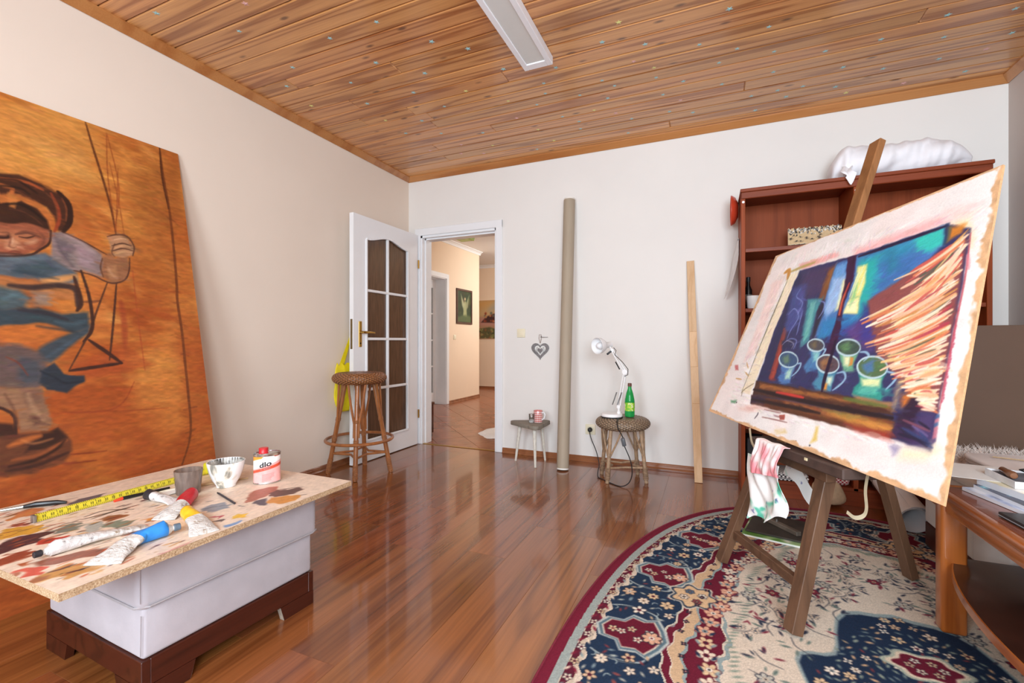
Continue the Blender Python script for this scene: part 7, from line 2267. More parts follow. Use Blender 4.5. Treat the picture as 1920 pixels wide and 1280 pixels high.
('S','e8c488',0.012,0.003,0.9,[0.938,0.615,0.919,0.581,0.897,0.55]),
('S','f6e8b8',0.006,0.003,0.9,[0.96,0.464,0.909,0.428,0.851,0.395]),
('S','f6e4d0',0.006,0.003,0.9,[0.936,0.458,0.893,0.435,0.845,0.414]),
('S','f2c8a8',0.012,0.003,0.9,[0.978,0.418,0.923,0.386,0.861,0.358]),
('S','f0d0b0',0.012,0.003,0.9,[0.949,0.591,0.923,0.545,0.894,0.506]),
('S','e8a878',0.009,0.003,0.9,[1.0,0.412,0.951,0.376,0.895,0.345]),
('S','c88c50',0.004,0.003,0.9,[0.951,0.6,0.93,0.551,0.906,0.51]),
('S','e8a878',0.012,0.003,0.9,[0.925,0.431,0.847,0.395,0.753,0.365]),
('S','c85c54',0.006,0.003,0.9,[0.927,0.424,0.882,0.401,0.832,0.381]),
('S','f0c0a0',0.009,0.003,0.9,[0.904,0.518,0.854,0.486,0.799,0.456]),
('S','5c5c50',0.004,0.003,0.9,[1.005,0.463,0.976,0.436,0.944,0.411]),
('S','d88058',0.006,0.003,0.9,[0.978,0.361,0.929,0.339,0.875,0.318]),
('S','f8ead0',0.006,0.003,0.9,[1.049,0.19,1.031,0.193,1.013,0.195]),
('S','c85c54',0.004,0.003,0.9,[0.947,0.678,0.918,0.633,0.884,0.594]),
('S','f0c0a0',0.004,0.003,0.9,[0.985,0.526,0.922,0.484,0.848,0.447]),
('S','e8a878',0.004,0.003,0.9,[1.007,0.252,0.987,0.245,0.967,0.238]),
('S','f8ead0',0.012,0.003,0.9,[1.012,0.248,0.976,0.24,0.937,0.232]),
('S','e8c488',0.012,0.003,0.9,[0.952,0.34,0.898,0.322,0.838,0.305]),
('S','f6e4d0',0.004,0.003,0.9,[0.931,0.41,0.875,0.378,0.81,0.352]),
('S','f2c8a8',0.006,0.003,0.9,[1.019,0.288,0.999,0.282,0.977,0.275]),
('S','e8a878',0.006,0.003,0.9,[0.956,0.53,0.92,0.503,0.881,0.477]),
('S','5c5c50',0.004,0.003,0.9,[0.998,0.323,0.976,0.312,0.953,0.302]),
('S','f0c8a0',0.006,0.003,0.9,[0.962,0.633,0.948,0.6,0.932,0.569]),
('S','f2c8a8',0.012,0.003,0.9,[0.96,0.487,0.905,0.453,0.844,0.421]),
('S','f4d8b8',0.006,0.003,0.9,[0.923,0.545,0.868,0.509,0.805,0.476]),
('S','f8ead0',0.009,0.003,0.9,[1.036,0.204,1.025,0.201,1.014,0.198]),
('S','f2b890',0.006,0.003,0.9,[0.969,0.58,0.922,0.541,0.869,0.505]),
('S','f0c0a0',0.012,0.003,0.9,[0.966,0.426,0.935,0.405,0.9,0.385]),
('S','f2b890',0.004,0.003,0.9,[0.958,0.637,0.939,0.58,0.915,0.531]),
('S','c88c50',0.012,0.003,0.9,[0.971,0.492,0.92,0.464,0.862,0.44]),
('S','c88c50',0.009,0.003,0.9,[0.966,0.622,0.948,0.578,0.928,0.537]),
('S','f4e0c8',0.012,0.003,0.9,[1.04,0.206,1.022,0.205,1.003,0.203]),
('S','e8c488',0.009,0.003,0.9,[1.018,0.292,0.979,0.276,0.938,0.258]),
('S','f0d0b0',0.012,0.003,0.9,[0.945,0.657,0.925,0.606,0.902,0.563]),
('S','f0c0a0',0.004,0.003,0.9,[0.947,0.379,0.898,0.354,0.842,0.333]),
('S','f6e8b8',0.012,0.003,0.9,[1.008,0.413,0.977,0.388,0.943,0.365]),
('S','d88058',0.006,0.003,0.9,[1.062,0.173,1.048,0.178,1.033,0.182]),
('S','f2c8a8',0.006,0.003,0.9,[0.964,0.625,0.946,0.599,0.927,0.575]),
('S','f4d8b8',0.006,0.003,0.9,[0.984,0.412,0.937,0.384,0.885,0.36]),
('S','b04050',0.012,0.003,0.9,[0.995,0.296,0.949,0.281,0.901,0.265]),
('S','e8a878',0.009,0.003,0.9,[0.962,0.572,0.923,0.539,0.88,0.508]),
('S','f0c0a0',0.012,0.003,0.9,[0.916,0.616,0.866,0.582,0.809,0.555]),
('S','b04050',0.012,0.003,0.9,[0.932,0.527,0.867,0.477,0.792,0.431]),
('S','f6dcc4',0.004,0.003,0.9,[1.007,0.274,0.97,0.262,0.931,0.25]),
('S','f0d0b0',0.006,0.003,0.9,[1.022,0.349,0.977,0.33,0.928,0.311]),
('S','f2b890',0.004,0.003,0.9,[0.937,0.519,0.883,0.485,0.822,0.455]),
('S','f4d8b8',0.009,0.003,0.9,[0.951,0.523,0.889,0.479,0.819,0.439]),
('S','f0d0b0',0.012,0.003,0.9,[0.933,0.57,0.877,0.528,0.815,0.489]),
('S','f0d0b0',0.006,0.003,0.9,[1.02,0.347,0.979,0.331,0.935,0.314]),
('S','d88058',0.006,0.003,0.9,[0.987,0.289,0.943,0.272,0.896,0.254]),
('S','f4d8b8',0.004,0.003,0.9,[1.009,0.354,0.968,0.337,0.923,0.32]),
('S','f6dcc4',0.006,0.003,0.9,[0.962,0.334,0.934,0.321,0.904,0.309]),
('S','f8ead0',0.004,0.003,0.9,[0.982,0.496,0.952,0.47,0.919,0.445]),
('S','d88058',0.009,0.003,0.9,[1.019,0.246,1.004,0.241,0.989,0.236]),
('S','f8ead0',0.009,0.003,0.9,[1.028,0.206,1.019,0.202,1.009,0.197]),
('S','f2b890',0.012,0.003,0.9,[0.953,0.635,0.935,0.589,0.913,0.549]),
('S','f0c0a0',0.006,0.003,0.9,[0.938,0.553,0.89,0.517,0.837,0.483]),
('S','f6e4d0',0.006,0.003,0.9,[0.956,0.475,0.908,0.441,0.855,0.411]),
('S','f0c8a0',0.006,0.003,0.9,[0.94,0.389,0.878,0.361,0.806,0.339]),
('S','d88058',0.006,0.003,0.9,[1.012,0.321,0.98,0.305,0.946,0.289]),
('S','5c5c50',0.009,0.003,0.9,[1.032,0.217,1.007,0.217,0.981,0.217]),
('S','c88c50',0.006,0.003,0.9,[0.966,0.559,0.953,0.514,0.939,0.476]),
('S','f6e4d0',0.004,0.003,0.9,[0.988,0.389,0.935,0.353,0.878,0.317]),
('S','f0c8a0',0.006,0.003,0.9,[0.985,0.399,0.942,0.377,0.894,0.358]),
('S','f4d8b8',0.009,0.003,0.9,[1.015,0.301,0.976,0.286,0.934,0.271]),
('S','f8ead0',0.004,0.003,0.9,[1.05,0.211,1.037,0.209,1.025,0.207]),
('S','f2b890',0.009,0.003,0.9,[1.0,0.377,0.972,0.361,0.943,0.345]),
('S','c85c54',0.006,0.003,0.9,[0.905,0.638,0.864,0.603,0.818,0.573]),
('S','f0d0b0',0.004,0.003,0.9,[1.011,0.417,0.97,0.387,0.924,0.362]),
('S','f2c8a8',0.004,0.003,0.9,[0.992,0.266,0.964,0.257,0.934,0.248]),
('S','e8c488',0.006,0.003,0.9,[0.989,0.269,0.956,0.258,0.921,0.246]),
('S','5c5c50',0.004,0.003,0.9,[0.955,0.458,0.913,0.426,0.866,0.396]),
('S','c88c50',0.009,0.003,0.9,[0.915,0.549,0.855,0.505,0.786,0.465]),
('S','c85c54',0.012,0.003,0.9,[0.983,0.433,0.951,0.413,0.917,0.395]),
('S','e8a878',0.009,0.003,0.9,[0.931,0.436,0.875,0.407,0.811,0.383]),
('S','f2c8a8',0.006,0.003,0.9,[1.022,0.363,0.99,0.348,0.957,0.334]),
('S','f2c8a8',0.006,0.003,0.9,[0.908,0.509,0.864,0.48,0.816,0.453]),
('S','f6e4d0',0.009,0.003,0.9,[0.974,0.556,0.915,0.514,0.847,0.477]),
('S','f2c8a8',0.012,0.003,0.9,[0.968,0.561,0.925,0.526,0.878,0.493]),
('S','f4e0c8',0.004,0.003,0.9,[0.937,0.395,0.905,0.376,0.871,0.358]),
('S','f4e0c8',0.006,0.003,0.9,[0.97,0.626,0.945,0.568,0.916,0.516]),
('S','c88c50',0.009,0.003,0.9,[0.919,0.499,0.852,0.46,0.774,0.426]),
('S','c85c54',0.006,0.003,0.9,[0.929,0.529,0.855,0.483,0.767,0.443]),
('S','f4e0c8',0.004,0.003,0.9,[1.05,0.214,1.029,0.21,1.007,0.205]),
('S','f2b890',0.004,0.003,0.9,[0.943,0.355,0.88,0.335,0.808,0.323]),
('S','5c5c50',0.012,0.003,0.9,[0.921,0.632,0.892,0.608,0.861,0.586]),
('S','5c5c50',0.004,0.003,0.9,[0.908,0.458,0.876,0.435,0.841,0.413]),
('S','b04050',0.009,0.003,0.9,[0.955,0.658,0.909,0.611,0.856,0.571]),
('S','f4d8b8',0.006,0.003,0.9,[1.022,0.368,0.983,0.347,0.941,0.326]),
('S','f2b890',0.004,0.003,0.9,[1.046,0.225,1.026,0.217,1.005,0.209]),
('S','f0d0b0',0.009,0.003,0.9,[0.978,0.383,0.919,0.354,0.852,0.332]),
('S','f8ead0',0.009,0.003,0.9,[0.979,0.547,0.926,0.505,0.865,0.466]),
('S','f0c8a0',0.012,0.003,0.9,[1.008,0.278,0.98,0.261,0.95,0.245]),
('S','f4e0c8',0.009,0.003,0.9,[1.001,0.335,0.98,0.322,0.957,0.309]),
('S','f4e0c8',0.006,0.003,0.9,[0.92,0.578,0.876,0.526,0.826,0.481]),
('S','f0c8a0',0.004,0.003,0.9,[1.014,0.242,0.987,0.237,0.96,0.231]),
('S','f4e0c8',0.012,0.003,0.9,[0.957,0.673,0.946,0.636,0.932,0.603]),
('S','f4e0c8',0.004,0.003,0.9,[0.994,0.514,0.936,0.476,0.871,0.443]),
('S','c85c54',0.009,0.003,0.9,[0.98,0.445,0.927,0.412,0.867,0.384]),
('S','f2b890',0.004,0.003,0.9,[1.044,0.216,1.033,0.212,1.023,0.209]),
('S','c85c54',0.009,0.003,0.9,[0.991,0.341,0.946,0.324,0.898,0.307]),
('S','f6e4d0',0.004,0.003,0.9,[1.009,0.262,0.982,0.249,0.954,0.235]),
('S','e8a878',0.009,0.003,0.9,[0.989,0.35,0.947,0.33,0.9,0.311]),
('S','c88c50',0.004,0.003,0.9,[0.958,0.718,0.933,0.685,0.905,0.654]),
('S','f6e8b8',0.004,0.003,0.9,[0.952,0.604,0.929,0.576,0.905,0.55]),
('S','e8c488',0.004,0.003,0.9,[0.923,0.544,0.88,0.514,0.834,0.486]),
('S','f6e4d0',0.009,0.003,0.9,[0.919,0.536,0.847,0.491,0.763,0.45]),
('S','f6e8b8',0.004,0.003,0.9,[1.01,0.309,0.966,0.295,0.919,0.282]),
('S','f4d8b8',0.004,0.003,0.9,[1.031,0.326,1.001,0.306,0.969,0.287]),
('S','f4e0c8',0.009,0.003,0.9,[1.006,0.321,0.975,0.308,0.941,0.295]),
('S','f0c0a0',0.009,0.003,0.9,[0.965,0.335,0.923,0.311,0.876,0.287]),
('S','e8a878',0.009,0.003,0.9,[0.99,0.517,0.923,0.469,0.844,0.427]),
('S','f2b890',0.004,0.003,0.9,[0.987,0.549,0.954,0.518,0.919,0.489]),
('S','f0c8a0',0.006,0.003,0.9,[1.003,0.289,0.958,0.277,0.909,0.266]),
('S','f6dcc4',0.012,0.003,0.9,[1.008,0.34,0.977,0.328,0.944,0.317]),
('S','e8a878',0.006,0.003,0.9,[1.0,0.261,0.967,0.247,0.932,0.233]),
('S','d88058',0.012,0.003,0.9,[0.936,0.468,0.896,0.442,0.853,0.419]),
('S','f4e0c8',0.006,0.003,0.9,[1.042,0.252,1.008,0.246,0.973,0.238]),
('S','f8ead0',0.009,0.003,0.9,[1.006,0.406,0.958,0.371,0.903,0.341]),
('S','d88058',0.006,0.003,0.9,[0.942,0.679,0.921,0.649,0.897,0.622]),
('S','f6e8b8',0.006,0.003,0.9,[1.008,0.228,0.993,0.227,0.977,0.225]),
('S','c85c54',0.012,0.003,0.9,[1.025,0.226,1.011,0.225,0.997,0.223]),
('S','f0c8a0',0.012,0.003,0.9,[1.028,0.221,1.008,0.219,0.987,0.215]),
('S','d88058',0.012,0.003,0.9,[1.011,0.402,0.963,0.37,0.908,0.343]),
('S','f0c0a0',0.009,0.003,0.9,[0.996,0.451,0.932,0.416,0.857,0.388]),
('S','c85c54',0.012,0.003,0.9,[0.988,0.448,0.939,0.411,0.884,0.379]),
('S','5c5c50',0.004,0.003,0.9,[0.981,0.499,0.938,0.461,0.891,0.426]),
('S','f0c8a0',0.012,0.003,0.9,[0.938,0.573,0.896,0.528,0.846,0.49]),
('S','f6dcc4',0.009,0.003,0.9,[0.926,0.436,0.861,0.402,0.786,0.374]),
('S','f6dcc4',0.012,0.003,0.9,[1.009,0.256,0.978,0.25,0.945,0.244]),
('S','5c5c50',0.006,0.003,0.9,[1.027,0.282,1.0,0.268,0.971,0.254]),
('S','5c5c50',0.012,0.003,0.9,[0.938,0.647,0.898,0.601,0.852,0.562]),
('S','f4e0c8',0.009,0.003,0.9,[0.925,0.553,0.885,0.522,0.841,0.493]),
('S','f8ead0',0.006,0.003,0.9,[1.013,0.376,0.978,0.353,0.941,0.331]),
('S','f2c8a8',0.004,0.003,0.9,[0.994,0.462,0.964,0.436,0.933,0.412]),
('S','c88c50',0.004,0.003,0.9,[0.982,0.31,0.962,0.3,0.941,0.29]),
('S','5c5c50',0.004,0.003,0.9,[0.957,0.55,0.904,0.513,0.844,0.479]),
('S','f6e8b8',0.009,0.003,0.9,[0.957,0.467,0.913,0.436,0.864,0.407]),
('S','c85c54',0.004,0.003,0.9,[0.985,0.475,0.95,0.449,0.913,0.425]),
('S','f0c8a0',0.009,0.003,0.9,[0.959,0.44,0.905,0.407,0.842,0.38]),
('S','e8a878',0.009,0.003,0.9,[0.974,0.419,0.944,0.402,0.912,0.387]),
('S','f4e0c8',0.012,0.003,0.9,[0.924,0.4,0.87,0.373,0.81,0.35]),
('S','f6e4d0',0.004,0.003,0.9,[0.937,0.525,0.897,0.494,0.852,0.465]),
('S','e8c488',0.012,0.003,0.9,[0.96,0.366,0.91,0.345,0.855,0.325]),
('S','f2c8a8',0.012,0.003,0.9,[0.998,0.467,0.95,0.433,0.896,0.403]),
('S','f0d0b0',0.012,0.003,0.9,[0.959,0.467,0.907,0.431,0.847,0.398]),
('S','e8c488',0.004,0.003,0.9,[0.97,0.329,0.931,0.318,0.889,0.307]),
('S','e8c488',0.006,0.003,0.9,[1.041,0.218,1.011,0.216,0.979,0.213]),
('S','f2b890',0.004,0.003,0.9,[0.928,0.616,0.891,0.575,0.849,0.538]),
('S','d88058',0.009,0.003,0.9,[0.928,0.671,0.902,0.643,0.873,0.619]),
('S','c88c50',0.004,0.003,0.9,[0.952,0.599,0.932,0.57,0.91,0.542]),
('S','f0d0b0',0.006,0.003,0.9,[0.949,0.387,0.91,0.367,0.867,0.349]),
('S','e8a878',0.006,0.003,0.9,[0.984,0.448,0.939,0.412,0.888,0.379]),
('S','f4e0c8',0.004,0.003,0.9,[0.959,0.557,0.91,0.514,0.855,0.474]),
('S','d88058',0.009,0.003,0.9,[1.009,0.243,0.981,0.233,0.952,0.223]),
('S','f2c8a8',0.004,0.003,0.9,[0.964,0.411,0.909,0.382,0.846,0.359]),
('S','d88058',0.004,0.003,0.9,[1.002,0.34,0.975,0.324,0.947,0.309]),
('S','f6e8b8',0.006,0.003,0.9,[0.994,0.443,0.933,0.406,0.862,0.375]),
('S','d88058',0.006,0.003,0.9,[0.934,0.469,0.866,0.431,0.787,0.398]),
('S','d88058',0.012,0.003,0.9,[0.95,0.674,0.898,0.629,0.837,0.594]),
('S','e8a878',0.012,0.003,0.9,[0.979,0.582,0.926,0.543,0.865,0.508]),
('S','f6e4d0',0.009,0.003,0.9,[1.039,0.255,1.006,0.248,0.971,0.241]),
('S','f2c8a8',0.006,0.003,0.9,[1.001,0.453,0.948,0.415,0.886,0.383]),
('S','c85c54',0.004,0.003,0.9,[0.964,0.591,0.907,0.545,0.841,0.504]),
('S','c88c50',0.009,0.003,0.9,[1.005,0.406,0.95,0.372,0.887,0.345]),
('S','5c5c50',0.006,0.003,0.9,[0.951,0.663,0.925,0.633,0.896,0.605]),
('S','f6e4d0',0.006,0.003,0.9,[0.963,0.656,0.925,0.611,0.881,0.572]),
('S','d88058',0.004,0.003,0.9,[0.947,0.56,0.935,0.525,0.921,0.494]),
('S','c88c50',0.006,0.003,0.9,[0.958,0.428,0.929,0.412,0.898,0.396]),
('S','f6dcc4',0.009,0.003,0.9,[0.904,0.513,0.86,0.485,0.812,0.459]),
('S','f6e8b8',0.006,0.003,0.9,[0.909,0.482,0.873,0.456,0.835,0.432]),
('S','f8ead0',0.004,0.003,0.9,[0.975,0.45,0.915,0.409,0.844,0.373]),
('S','f8ead0',0.004,0.003,0.9,[0.973,0.482,0.91,0.431,0.837,0.385]),
('S','f0c8a0',0.004,0.003,0.9,[1.023,0.216,1.009,0.215,0.995,0.213]),
('S','f6e8b8',0.009,0.003,0.9,[0.943,0.576,0.922,0.518,0.897,0.469]),
('S','e8a878',0.006,0.003,0.9,[0.93,0.678,0.888,0.645,0.842,0.616]),
('S','f0c0a0',0.004,0.003,0.9,[0.959,0.528,0.897,0.482,0.824,0.44]),
('S','f6e8b8',0.004,0.003,0.9,[0.958,0.388,0.897,0.365,0.826,0.347]),
('S','e8a878',0.009,0.003,0.9,[1.019,0.308,0.977,0.296,0.933,0.284]),
('S','f8ead0',0.004,0.003,0.9,[0.963,0.452,0.928,0.424,0.889,0.398]),
('S','f0c8a0',0.004,0.003,0.9,[0.964,0.604,0.931,0.572,0.896,0.543]),
('S','f0c8a0',0.004,0.003,0.9,[0.97,0.465,0.942,0.442,0.912,0.421]),
('S','f8ead0',0.012,0.003,0.9,[0.958,0.332,0.924,0.316,0.887,0.301]),
('S','f2c8a8',0.012,0.003,0.9,[0.983,0.283,0.95,0.275,0.914,0.268]),
('S','f2b890',0.006,0.003,0.9,[1.004,0.246,0.978,0.234,0.95,0.221]),
('S','f4d8b8',0.006,0.003,0.9,[0.953,0.615,0.926,0.564,0.894,0.518]),
('S','f0c0a0',0.006,0.003,0.9,[0.952,0.695,0.934,0.669,0.914,0.644]),
('S','f0c8a0',0.006,0.003,0.9,[1.041,0.204,1.029,0.201,1.017,0.198]),
('S','c88c50',0.009,0.003,0.9,[0.989,0.53,0.921,0.484,0.84,0.445]),
('S','f0d0b0',0.009,0.003,0.9,[1.014,0.362,0.988,0.35,0.96,0.337]),
('S','f0c0a0',0.012,0.003,0.9,[1.021,0.285,0.994,0.273,0.967,0.261]),
('S','d88058',0.004,0.003,0.9,[0.996,0.452,0.95,0.419,0.898,0.391]),
('S','e8a878',0.012,0.003,0.9,[1.039,0.289,1.018,0.283,0.996,0.277]),
('S','f4e0c8',0.004,0.003,0.9,[1.046,0.259,1.028,0.254,1.011,0.249]),
('S','f2c8a8',0.009,0.003,0.9,[0.953,0.686,0.907,0.643,0.854,0.607]),
('S','f0c8a0',0.006,0.003,0.9,[0.893,0.64,0.837,0.61,0.771,0.589]),
('S','f8ead0',0.009,0.003,0.9,[0.949,0.386,0.899,0.364,0.842,0.346]),
('S','e8a878',0.004,0.003,0.9,[0.921,0.413,0.848,0.379,0.762,0.353]),
('S','f0c0a0',0.012,0.003,0.9,[0.971,0.604,0.91,0.551,0.84,0.503]),
('S','f0c0a0',0.004,0.003,0.9,[1.007,0.383,0.973,0.358,0.936,0.336]),
('S','f6dcc4',0.004,0.003,0.9,[0.985,0.299,0.948,0.281,0.908,0.263]),
('S','f0c0a0',0.004,0.003,0.9,[0.987,0.326,0.951,0.314,0.913,0.302]),
('S','f0d0b0',0.006,0.003,0.9,[0.944,0.523,0.903,0.496,0.859,0.471]),
('S','c88c50',0.006,0.003,0.9,[0.984,0.348,0.957,0.334,0.929,0.319]),
('S','b04050',0.006,0.003,0.9,[0.945,0.542,0.902,0.507,0.854,0.474]),
('S','f4d8b8',0.004,0.003,0.9,[0.974,0.481,0.925,0.44,0.871,0.401]),
('S','c85c54',0.006,0.003,0.9,[0.941,0.578,0.873,0.53,0.795,0.486]),
('S','f2b890',0.009,0.003,0.9,[0.974,0.609,0.934,0.575,0.89,0.542]),
('S','c88c50',0.004,0.003,0.9,[0.94,0.399,0.894,0.374,0.842,0.352]),
('S','d88058',0.012,0.003,0.9,[1.022,0.256,0.996,0.241,0.97,0.225]),
('S','f0d0b0',0.004,0.003,0.9,[0.936,0.581,0.879,0.536,0.814,0.493]),
('S','f4e0c8',0.006,0.003,0.9,[0.985,0.28,0.96,0.272,0.933,0.264]),
('S','d88058',0.004,0.003,0.9,[0.966,0.533,0.917,0.494,0.861,0.457]),
('S','c85c54',0.012,0.003,0.9,[0.917,0.647,0.898,0.624,0.877,0.603]),
('S','b04050',0.012,0.003,0.9,[1.002,0.429,0.959,0.402,0.912,0.379]),
('S','b04050',0.012,0.003,0.9,[0.974,0.333,0.94,0.32,0.905,0.308]),
('S','f2c8a8',0.012,0.003,0.9,[0.954,0.65,0.931,0.607,0.904,0.572]),
('S','d88058',0.009,0.003,0.9,[0.985,0.294,0.957,0.283,0.928,0.272]),
('S','c85c54',0.012,0.003,0.9,[0.922,0.676,0.876,0.64,0.823,0.61]),
('S','f8ead0',0.006,0.003,0.9,[1.038,0.268,1.007,0.254,0.974,0.239]),
('S','f2b890',0.006,0.003,0.9,[0.929,0.519,0.877,0.486,0.82,0.455]),
('S','f4d8b8',0.009,0.003,0.9,[1.018,0.393,0.969,0.362,0.912,0.337]),
('S','e8a878',0.004,0.003,0.9,[0.916,0.585,0.894,0.56,0.87,0.537]),
('S','f0c8a0',0.009,0.003,0.9,[0.984,0.308,0.952,0.293,0.919,0.278]),
('S','f6dcc4',0.012,0.003,0.9,[0.988,0.37,0.939,0.347,0.885,0.323]),
('S','5c5c50',0.006,0.003,0.9,[0.978,0.384,0.916,0.351,0.844,0.326]),
('S','f2b890',0.009,0.003,0.9,[0.957,0.388,0.912,0.358,0.86,0.332]),
('S','f6e4d0',0.004,0.003,0.9,[1.052,0.201,1.031,0.199,1.009,0.194]),
('S','f0d0b0',0.012,0.003,0.9,[0.962,0.7,0.911,0.65,0.853,0.608]),
('S','e8c488',0.006,0.003,0.9,[0.95,0.697,0.929,0.644,0.903,0.6]),
('S','f8ead0',0.004,0.003,0.9,[0.947,0.68,0.9,0.632,0.845,0.591]),
('S','c85c54',0.004,0.003,0.9,[1.045,0.181,1.035,0.181,1.025,0.181]),
('S','f0d0b0',0.006,0.003,0.9,[0.878,0.548,0.795,0.497,0.696,0.451]),
('S','c85c54',0.006,0.003,0.9,[0.995,0.272,0.967,0.26,0.938,0.248]),
('S','e8c488',0.006,0.003,0.9,[0.881,0.547,0.81,0.501,0.728,0.459]),
('S','c88c50',0.012,0.003,0.9,[0.944,0.616,0.921,0.579,0.894,0.549]),
('S','f4d8b8',0.009,0.003,0.9,[0.957,0.598,0.918,0.546,0.873,0.5]),
('S','f2c8a8',0.009,0.003,0.9,[1.004,0.311,0.965,0.287,0.923,0.263]),
('S','b04050',0.004,0.003,0.9,[0.989,0.367,0.952,0.348,0.911,0.328]),
('S','c85c54',0.006,0.003,0.9,[0.966,0.64,0.943,0.589,0.916,0.543]),
('S','f0d0b0',0.012,0.003,0.9,[1.024,0.219,1.012,0.215,1.001,0.211]),
('S','5c5c50',0.006,0.003,0.9,[0.993,0.35,0.969,0.339,0.943,0.327]),
('S','f6dcc4',0.009,0.003,0.9,[0.934,0.435,0.892,0.41,0.845,0.386]),
('S','c85c54',0.012,0.003,0.9,[1.011,0.322,0.983,0.311,0.953,0.301]),
('S','f6dcc4',0.006,0.003,0.9,[1.051,0.178,1.035,0.182,1.019,0.185]),
('S','f6dcc4',0.004,0.003,0.9,[1.007,0.346,0.975,0.332,0.941,0.319]),
('S','f0d0b0',0.012,0.003,0.9,[0.954,0.639,0.941,0.607,0.926,0.577]),
('S','f2b890',0.012,0.003,0.9,[0.998,0.376,0.967,0.362,0.934,0.348]),
('S','e8a878',0.012,0.003,0.9,[0.999,0.345,0.955,0.326,0.908,0.307]),
('S','c85c54',0.006,0.003,0.9,[0.974,0.617,0.952,0.572,0.927,0.53]),
('S','f4d8b8',0.012,0.003,0.9,[1.034,0.282,1.01,0.273,0.985,0.264]),
('S','d88058',0.009,0.003,0.9,[0.94,0.383,0.881,0.355,0.814,0.332]),
('S','b04050',0.012,0.003,0.9,[0.984,0.296,0.963,0.284,0.942,0.272]),
('S','f6dcc4',0.009,0.003,0.9,[1.034,0.289,0.999,0.276,0.962,0.261]),
('S','f6e8b8',0.006,0.003,0.9,[1.03,0.194,1.017,0.194,1.003,0.193]),
('S','f6e4d0',0.004,0.003,0.9,[1.037,0.266,1.016,0.259,0.994,0.252]),
('S','5c5c50',0.004,0.003,0.9,[0.948,0.567,0.879,0.524,0.797,0.485]),
('S','e8a878',0.009,0.003,0.9,[0.934,0.604,0.906,0.559,0.873,0.523]),
('S','f6e8b8',0.004,0.003,0.9,[1.015,0.22,1.0,0.22,0.984,0.219]),
('S','f6e4d0',0.006,0.003,0.9,[1.012,0.382,0.982,0.368,0.95,0.353]),
('S','f0d0b0',0.012,0.003,0.9,[0.964,0.621,0.931,0.568,0.893,0.522]),
('S','f4e0c8',0.004,0.003,0.9,[0.986,0.491,0.933,0.456,0.873,0.424]),
('S','f0c0a0',0.009,0.003,0.9,[0.959,0.511,0.928,0.487,0.896,0.465]),
('S','e8a878',0.006,0.003,0.9,[0.989,0.411,0.95,0.387,0.906,0.367]),
('S','f2b890',0.004,0.003,0.9,[1.027,0.254,1.002,0.247,0.976,0.239]),
('S','f2b890',0.009,0.003,0.9,[1.044,0.218,1.022,0.217,1.0,0.216]),
('S','f0c0a0',0.004,0.003,0.9,[1.014,0.348,0.973,0.333,0.93,0.318]),
('S','c85c54',0.006,0.003,0.9,[0.942,0.396,0.888,0.369,0.827,0.346]),
('S','f4e0c8',0.004,0.003,0.9,[0.994,0.409,0.96,0.386,0.923,0.365]),
('S','e8a878',0.012,0.003,0.9,[1.026,0.287,1.003,0.277,0.979,0.267]),
('S','c85c54',0.012,0.003,0.9,[0.939,0.576,0.899,0.52,0.853,0.472]),
('S','f4e0c8',0.004,0.003,0.9,[1.052,0.199,1.038,0.199,1.023,0.199]),
('S','e8c488',0.004,0.003,0.9,[0.953,0.594,0.884,0.536,0.803,0.483]),
('S','f0c0a0',0.012,0.003,0.9,[0.941,0.515,0.884,0.481,0.819,0.449]),
('S','f0c8a0',0.004,0.003,0.9,[1.04,0.299,0.999,0.288,0.954,0.276]),
('S','d88058',0.004,0.003,0.9,[1.005,0.422,0.969,0.399,0.928,0.378]),
('S','e8a878',0.012,0.003,0.9,[0.944,0.567,0.888,0.527,0.824,0.491]),
('S','d88058',0.009,0.003,0.9,[0.959,0.681,0.907,0.637,0.848,0.602]),
('S','d88058',0.009,0.003,0.9,[1.006,0.399,0.954,0.358,0.893,0.325]),
('S','f8ead0',0.009,0.003,0.9,[0.991,0.297,0.971,0.288,0.949,0.278]),
('F','22304e',0,0.008,0.9,[0.88,0.755,0.891,0.757,0.902,0.689,0.898,0.676]),
('F','d08030',0,0.012,0.95,[0.903,0.739,0.944,0.739,0.941,0.712,0.909,0.694]),
('F','6c6a40',0,0.008,0.9,[0.893,0.745,0.902,0.746,0.909,0.694,0.905,0.689]),
('F','a08c78',0,0.012,0.9,[0.913,0.248,0.93,0.256,0.944,0.171,0.933,0.154]),
('F','d87830',0,0.015,0.9,[0.945,0.208,0.976,0.224,0.988,0.184,0.956,0.173]),
('F','2e1e34',0,0.012,0.95,[0.977,0.212,1.01,0.228,1.013,0.158,1.018,0.089,0.963,0.083,0.955,0.136]),
('F','4a3a66',0,0.02,0.9,[1.016,0.164,1.057,0.171,1.078,0.092,1.078,0.07,1.014,0.077]),
('F','3c2a4c',0,0.02,0.8,[0.953,0.123,1.009,0.122,1.025,0.08,0.965,0.077]),
('S','6a5c8c',0.006,0.004,0.8,[1.009,0.126,1.058,0.107]),
('S','34406c',0.006,0.004,0.8,[0.995,0.105,1.082,0.08]),
('S','262038',0.006,0.004,0.8,[0.978,0.097,1.069,0.088]),
('S','262038',0.006,0.004,0.8,[1.021,0.141,1.057,0.126]),
('S','262038',0.006,0.004,0.8,[0.984,0.095,1.063,0.094]),
('S','34406c',0.006,0.004,0.8,[1.034,0.114,1.063,0.096]),
('S','7c4a5c',0.006,0.004,0.8,[0.977,0.138,1.06,0.121]),
('S','262038',0.006,0.004,0.8,[0.971,0.114,1.067,0.08]),
('S','34406c',0.006,0.004,0.8,[0.983,0.115,1.074,0.089]),
('F','8880a8',0,0.012,0.7,[0.959,0.061,0.998,0.064,0.995,0.043,0.986,0.034]),
